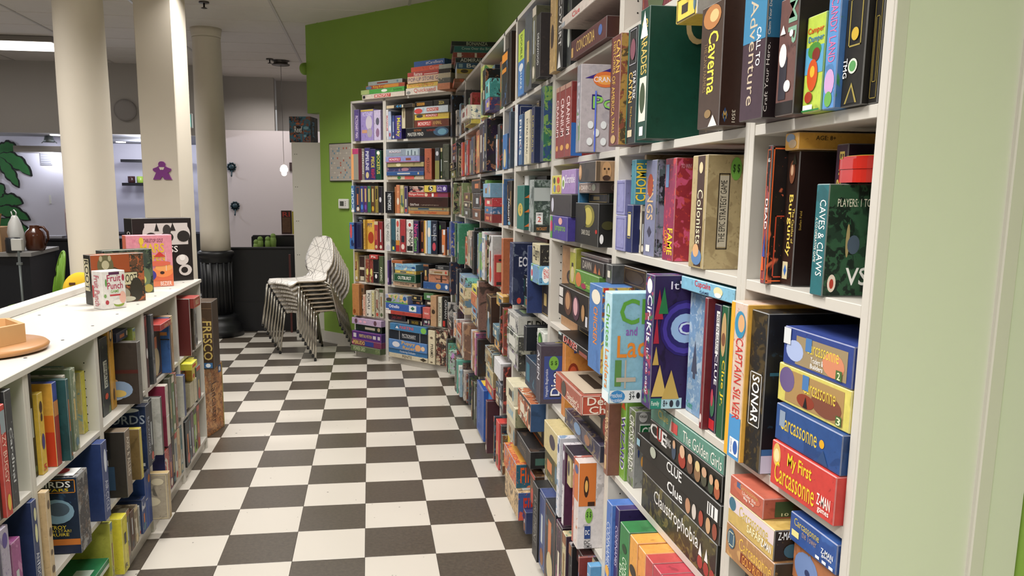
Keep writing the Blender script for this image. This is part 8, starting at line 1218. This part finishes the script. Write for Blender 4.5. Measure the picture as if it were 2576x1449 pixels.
fbox(-1.103, .362, 1.031, 47, .108, .078, .165, ('e4e0dc', 'd8d4d0', '', .3), ('e0dcd8', '', '', 0), 'sh .22 .72 .80 .90 a83050 Fruit|sh .22 .52 .88 .70 a83050 Punch|sh .35 .42 .7 .50 78a850 GAME|sr .3 .9 .75 .97 5a3050|so .45 .04 .9 .2 8aa040|so .42 .1 .88 .24 e4e0dc|so .7 .12 1 .45 e0b0a0|so .1 .12 .25 .24 b04048|so .05 .3 .16 .4 7aa060|sr .3 .34 .75 .38 b83840|so .84 .72 .95 .9 a83848|kV .0 .0 .01 .01 000 x|kv .25 .08 .75 .88 b03850 Fruit Punch|kr .08 .3 .2 .62 b83840|so .12 .6 .2 .8 5a9048', 'small white fruit game box in front of the dark forest game box', TG)
fbox(-1.225, 1.165, 1.031, 29.3, .235, .07, .278, ('e08a9a', 'd87a90', '', .25), ('d0603c', 'e0a070', '', .3), 'sr 0 0 1 .12 e0805c|sh .38 .86 .8 .93 5a2438 TABLETOP GOLF|sh .30 .66 .82 .84 e0b830 MARS|sh .42 .5 .82 .62 e0b830 OPEN|so .28 .82 .38 .96 e0c040|sr 0 .12 1 .28 d86a48|so .55 .18 1.0 .42 e88850|so .6 .3 1.0 .44 e8a060|so .30 .12 .62 .34 4a3c90|so .7 .24 .8 .30 3a2420|sr .84 .3 .85 .66 e8e0d8|st .58 .58 .84 .68 c83c34|so .4 .4 .95 .5 d86850|sh .7 .02 .95 .1 f0e0d8 BEZIER|sh .1 .02 .5 .1 f0e0d8 30-45', 'bright pink golf game box in front of the black monster box', TG)
fbox(-1.248, 1.377, 1.031, 39.3, .345, .1, .36, ('231d1c', '2c2624', '', .2), ('1c1816', '', '', 0), 'sr .20 .58 .93 .92 c8c0bc|so .16 .60 .4 .9 c8c0bc|so .72 .60 .97 .9 c8c0bc|so .45 .62 .68 .78 2a2624|so .50 .72 .64 .9 3a3634|st .36 .8 .44 .93 2a2624|st .62 .8 .72 .93 2a2624|so .74 .62 .96 .8 2a2624|so .2 .62 .4 .78 2a2624|so .70 .25 .92 .42 d0c8c4|so .74 .08 .97 .26 c8c0bc|so .78 .12 .9 .22 231d1c|sh .60 .46 .74 .56 e0dcd8 SS|so .76 .32 .86 .42 e8e4e0|kv .4 .55 .8 .8 d8d4d0 CURSED', 'large black game box with white screen-shaped monster drawing, farthest on the low top', TG)
fbox(-.997, 1.822, 0, 76.6, .272, .29, .44, ('b0703c', 'c89050', '8a5a34', .6), ('a86434', '7a4a2c', '', .3), 'sv .22 .3 .36 .92 c0a080 BIG BOX|sv .36 .15 .62 .75 4a2a1c Lancaster|sr .76 .86 .92 .97 2a5a90|so .79 .88 .89 .95 e0e8f0|sr .96 0 1 1 a09a50', 'tall orange-brown game box on the floor at the far end of the low bookcases')
fbox(-1.235, 1.835, .4405, 0, .30, .2, .425, ('43301f', '5a4028', '', .3), ('3a281a', '', '', 0), 'sv .80 .14 .98 .72 c0a860 FRESCO|sr .80 .02 .97 .10 3a6a9c|so .83 .03 .93 .09 e0e8f0|sr 0 .9 1 .91 6a5038', 'dark brown game box with gold vertical title, standing on the orange-brown one')
fbox(-.760, 5.36, 2.051, -13, .225, .25, .26, ('1a2a38', '3a7088', '8a4c30', .62), ('1a1c22', '5a4a2a', '3a3c40', .5), 'so .22 .34 .62 .64 14141a|sh .24 .38 .60 .62 e8e8e8 Reef|so .3 .68 .5 .76 b86840|so .55 .66 .68 .74 b8623c|so .66 .5 .9 .62 7aa8bc|so .2 .2 .3 .3 b8623c|so .66 .2 .8 .3 7aa8bc|cv .2 .2 .5 .8 5a8aa0 Reef', 'square colourful coral game box on top of the tall white end panel')
# rounded red tin lying on the teal box
tin = empty('tin', (.775, -2.043, 1.5585), 'low red rounded tin with a yellow rim, lying on the teal cave box', 'tin', rot=-PI/2)
def rrect(x0, y0, x1, y1, r, n=6): return [(cx+r*math.cos(a0+PI/2*k/n), cy+r*math.sin(a0+PI/2*k/n)) for cx, cy, a0 in ((x1-r, y1-r, 0), (x0+r, y1-r, PI/2), (x0+r, y0+r, PI), (x1-r, y0+r, 3*PI/2)) for k in range(n+1)]
b = MB(); b.prism(rrect(0, 0, .088, .15, .03), 0, .020); b.build('tin_base', mat('red_enamel', 'b8281e', .25), tin)
b = MB(); b.prism(rrect(-.001, -.001, .089, .151, .031), .0205, .036); b.prism(rrect(.004, .004, .084, .146, .026), .036, .040); b.build('tin_lid', mat('red_enamel', 'b8281e', .25), tin)
b = MB(); b.prism(rrect(.008, .008, .080, .142, .024), .040, .0412, 0); b.build('yellow_rim', mat('yellow_enamel', 'd0a838', .3), tin)
b = MB(); b.prism(rrect(.013, .013, .075, .137, .02), .0412, .0418, 0); b.build('green_picture', mat('green_vine_print', '2c5a3c', .3, noise=.4, nscale=60), tin)
# piles above the corner
SG = 'pile of old games above the far corner'
zz = 2.3705
for i, (h, w_, dx, sp, sd, dec, lab) in enumerate((
    (.032, .29, -.02, ('8a5a3c', 'c85a38', '', .3), ('c8603c', '', '', 0), '', 'orange-brown lowest'), (.036, .30, .0, ('b8ac90', '', '', 0), ('c0b8a0', '8a8a80', '', .3), '', 'cream second'),
    (.034, .29, .0, ('c8b040', 'e0d8a0', '', .3), ('b8b0a0', '', '', 0), 'so .1 .1 .3 .9 4a3a20', 'yellow third'), (.045, .30, .0, ('2c5a84', '8aa8c0', '', .2), ('9ab0c0', '4a5a60', '', .3), 'sh .25 .2 .6 .85 e8e8e8 Ben|sr .05 .2 .15 .8 8aa8b8', 'blue fourth'),
    (.035, .31, -.01, ('2a3034', '3a4a44', '', .3), ('7a3c30', '', '', 0), 'sh .12 .15 .7 .9 c8ccc8 ADMIRALS', 'dark grey fifth'), (.038, .33, -.03, ('8a3a30', 'd0c8b8', '', .3), ('8a4a3c', '', '', 0), 'sr .1 .1 .2 .9 d0ccc0|sr .5 .1 .55 .9 d8d0c0', 'red and cream checked sixth'),
    (.045, .32, -.02, ('1f6a68', '2c7a74', '', .3), ('1c4a48', '', '', 0), 'sh .18 .3 .95 .85 c8d8cc Cross Over the Bridge', 'teal seventh'), (.034, .34, -.04, ('1f2a26', '2a3a30', '', .3), ('5a2a26', '', '', 0), 'sh .33 .15 .8 .9 a8b098 BONANZA', 'black-green topmost'))):
    fbox(.71+dx, 2.98, zz, -4, w_, .34, h, sp, sd, dec, lab+' box of the pile in the far corner above the shelves', SG); zz += h+.0005
SG2 = 'smaller pile of old games left of the corner pile'
zz = 2.3705
for i, (h, sp, sd, lab) in enumerate(((.05, ('c07850', 'd89070', '', .3), ('b86848', '', '', 0), 'orange lowest'), (.04, ('5a5a54', 'c8b8a0', '', .4), ('8a8a84', '', '', 0), 'grey second'), (.04, ('b8ac90', '', '', 0), ('a09880', '', '', 0), 'cream third'), (.035, ('2a241c', 'c89838', '', .25), ('2c2820', '', '', 0), 'black and gold fourth'), (.035, ('b0b4a8', '8a9a98', '', .3), ('9aa098', '', '', 0), 'pale grey topmost'))):
    fbox(.60+.004*i, 3.42+.01*i, zz, -44, .13, .24, h, sp, sd, '', lab+' box of the small pile behind the corner pile', SG2); zz += h+.0005
decorate(po, .118, .06, .28, 'sh .14 .74 .86 .94 b83a30 RI')
# ---------------------------------------------------------------- lettering
def build_text():
    obs = []
    for i, t in enumerate(TXT):
        c = bpy.data.curves.new('lettering', 'FONT'); c.body = t[8]; c.size = .1; c.resolution_u = 2; c.offset = .0012 if len(t[8]) < 9 else 0
        o = bpy.data.objects.new('lettering', c); COL.objects.link(o); obs.append(o)
    bpy.context.view_layer.update(); dg = bpy.context.evaluated_depsgraph_get()
    for t, o in zip(TXT, obs):
        par, face, k, U0, V0, U1, V1, col, s, (w_, d, h), e = t
        me = bpy.data.meshes.new_from_object(o.evaluated_get(dg)); 
        bpy.data.objects.remove(o)
        if not me.vertices: continue
        xs = [v.co.x for v in me.vertices]; ys = [v.co.y for v in me.vertices]; x0, x1, y0, y1 = min(xs), max(xs), min(ys), max(ys)
        Lw, Lh = (U1-U0, V1-V0) if k == 'h' else (V1-V0, U1-U0)
        sx, sy = Lw/max(1e-6, x1-x0), Lh/max(1e-6, y1-y0); sy = min(sy, sx*2.2); sx = min(sx, sy*2.2)
        cu, cv = (U0+U1)/2, (V0+V1)/2
        for v in me.vertices:
            a, b = (v.co.x-(x0+x1)/2)*sx, (v.co.y-(y0+y1)/2)*sy
            if k == 'h': u, q = cu+a, cv+b
            elif k == 'v': u, q = cu+b, cv-a
            else: u, q = cu-b, cv+a
            v.co = {'s': (u, -e, q), 'c': (w_+e, u, q), 'k': (-e, d-u, q), 't': (u, q, h+e)}[face]
        me.materials.clear(); me.materials.append(paint(col)); me.name = 'lettering'
        ob = bpy.data.objects.new('lettering', me); COL.objects.link(ob); ob.parent = par
build_text()
bpy.context.view_layer.update()
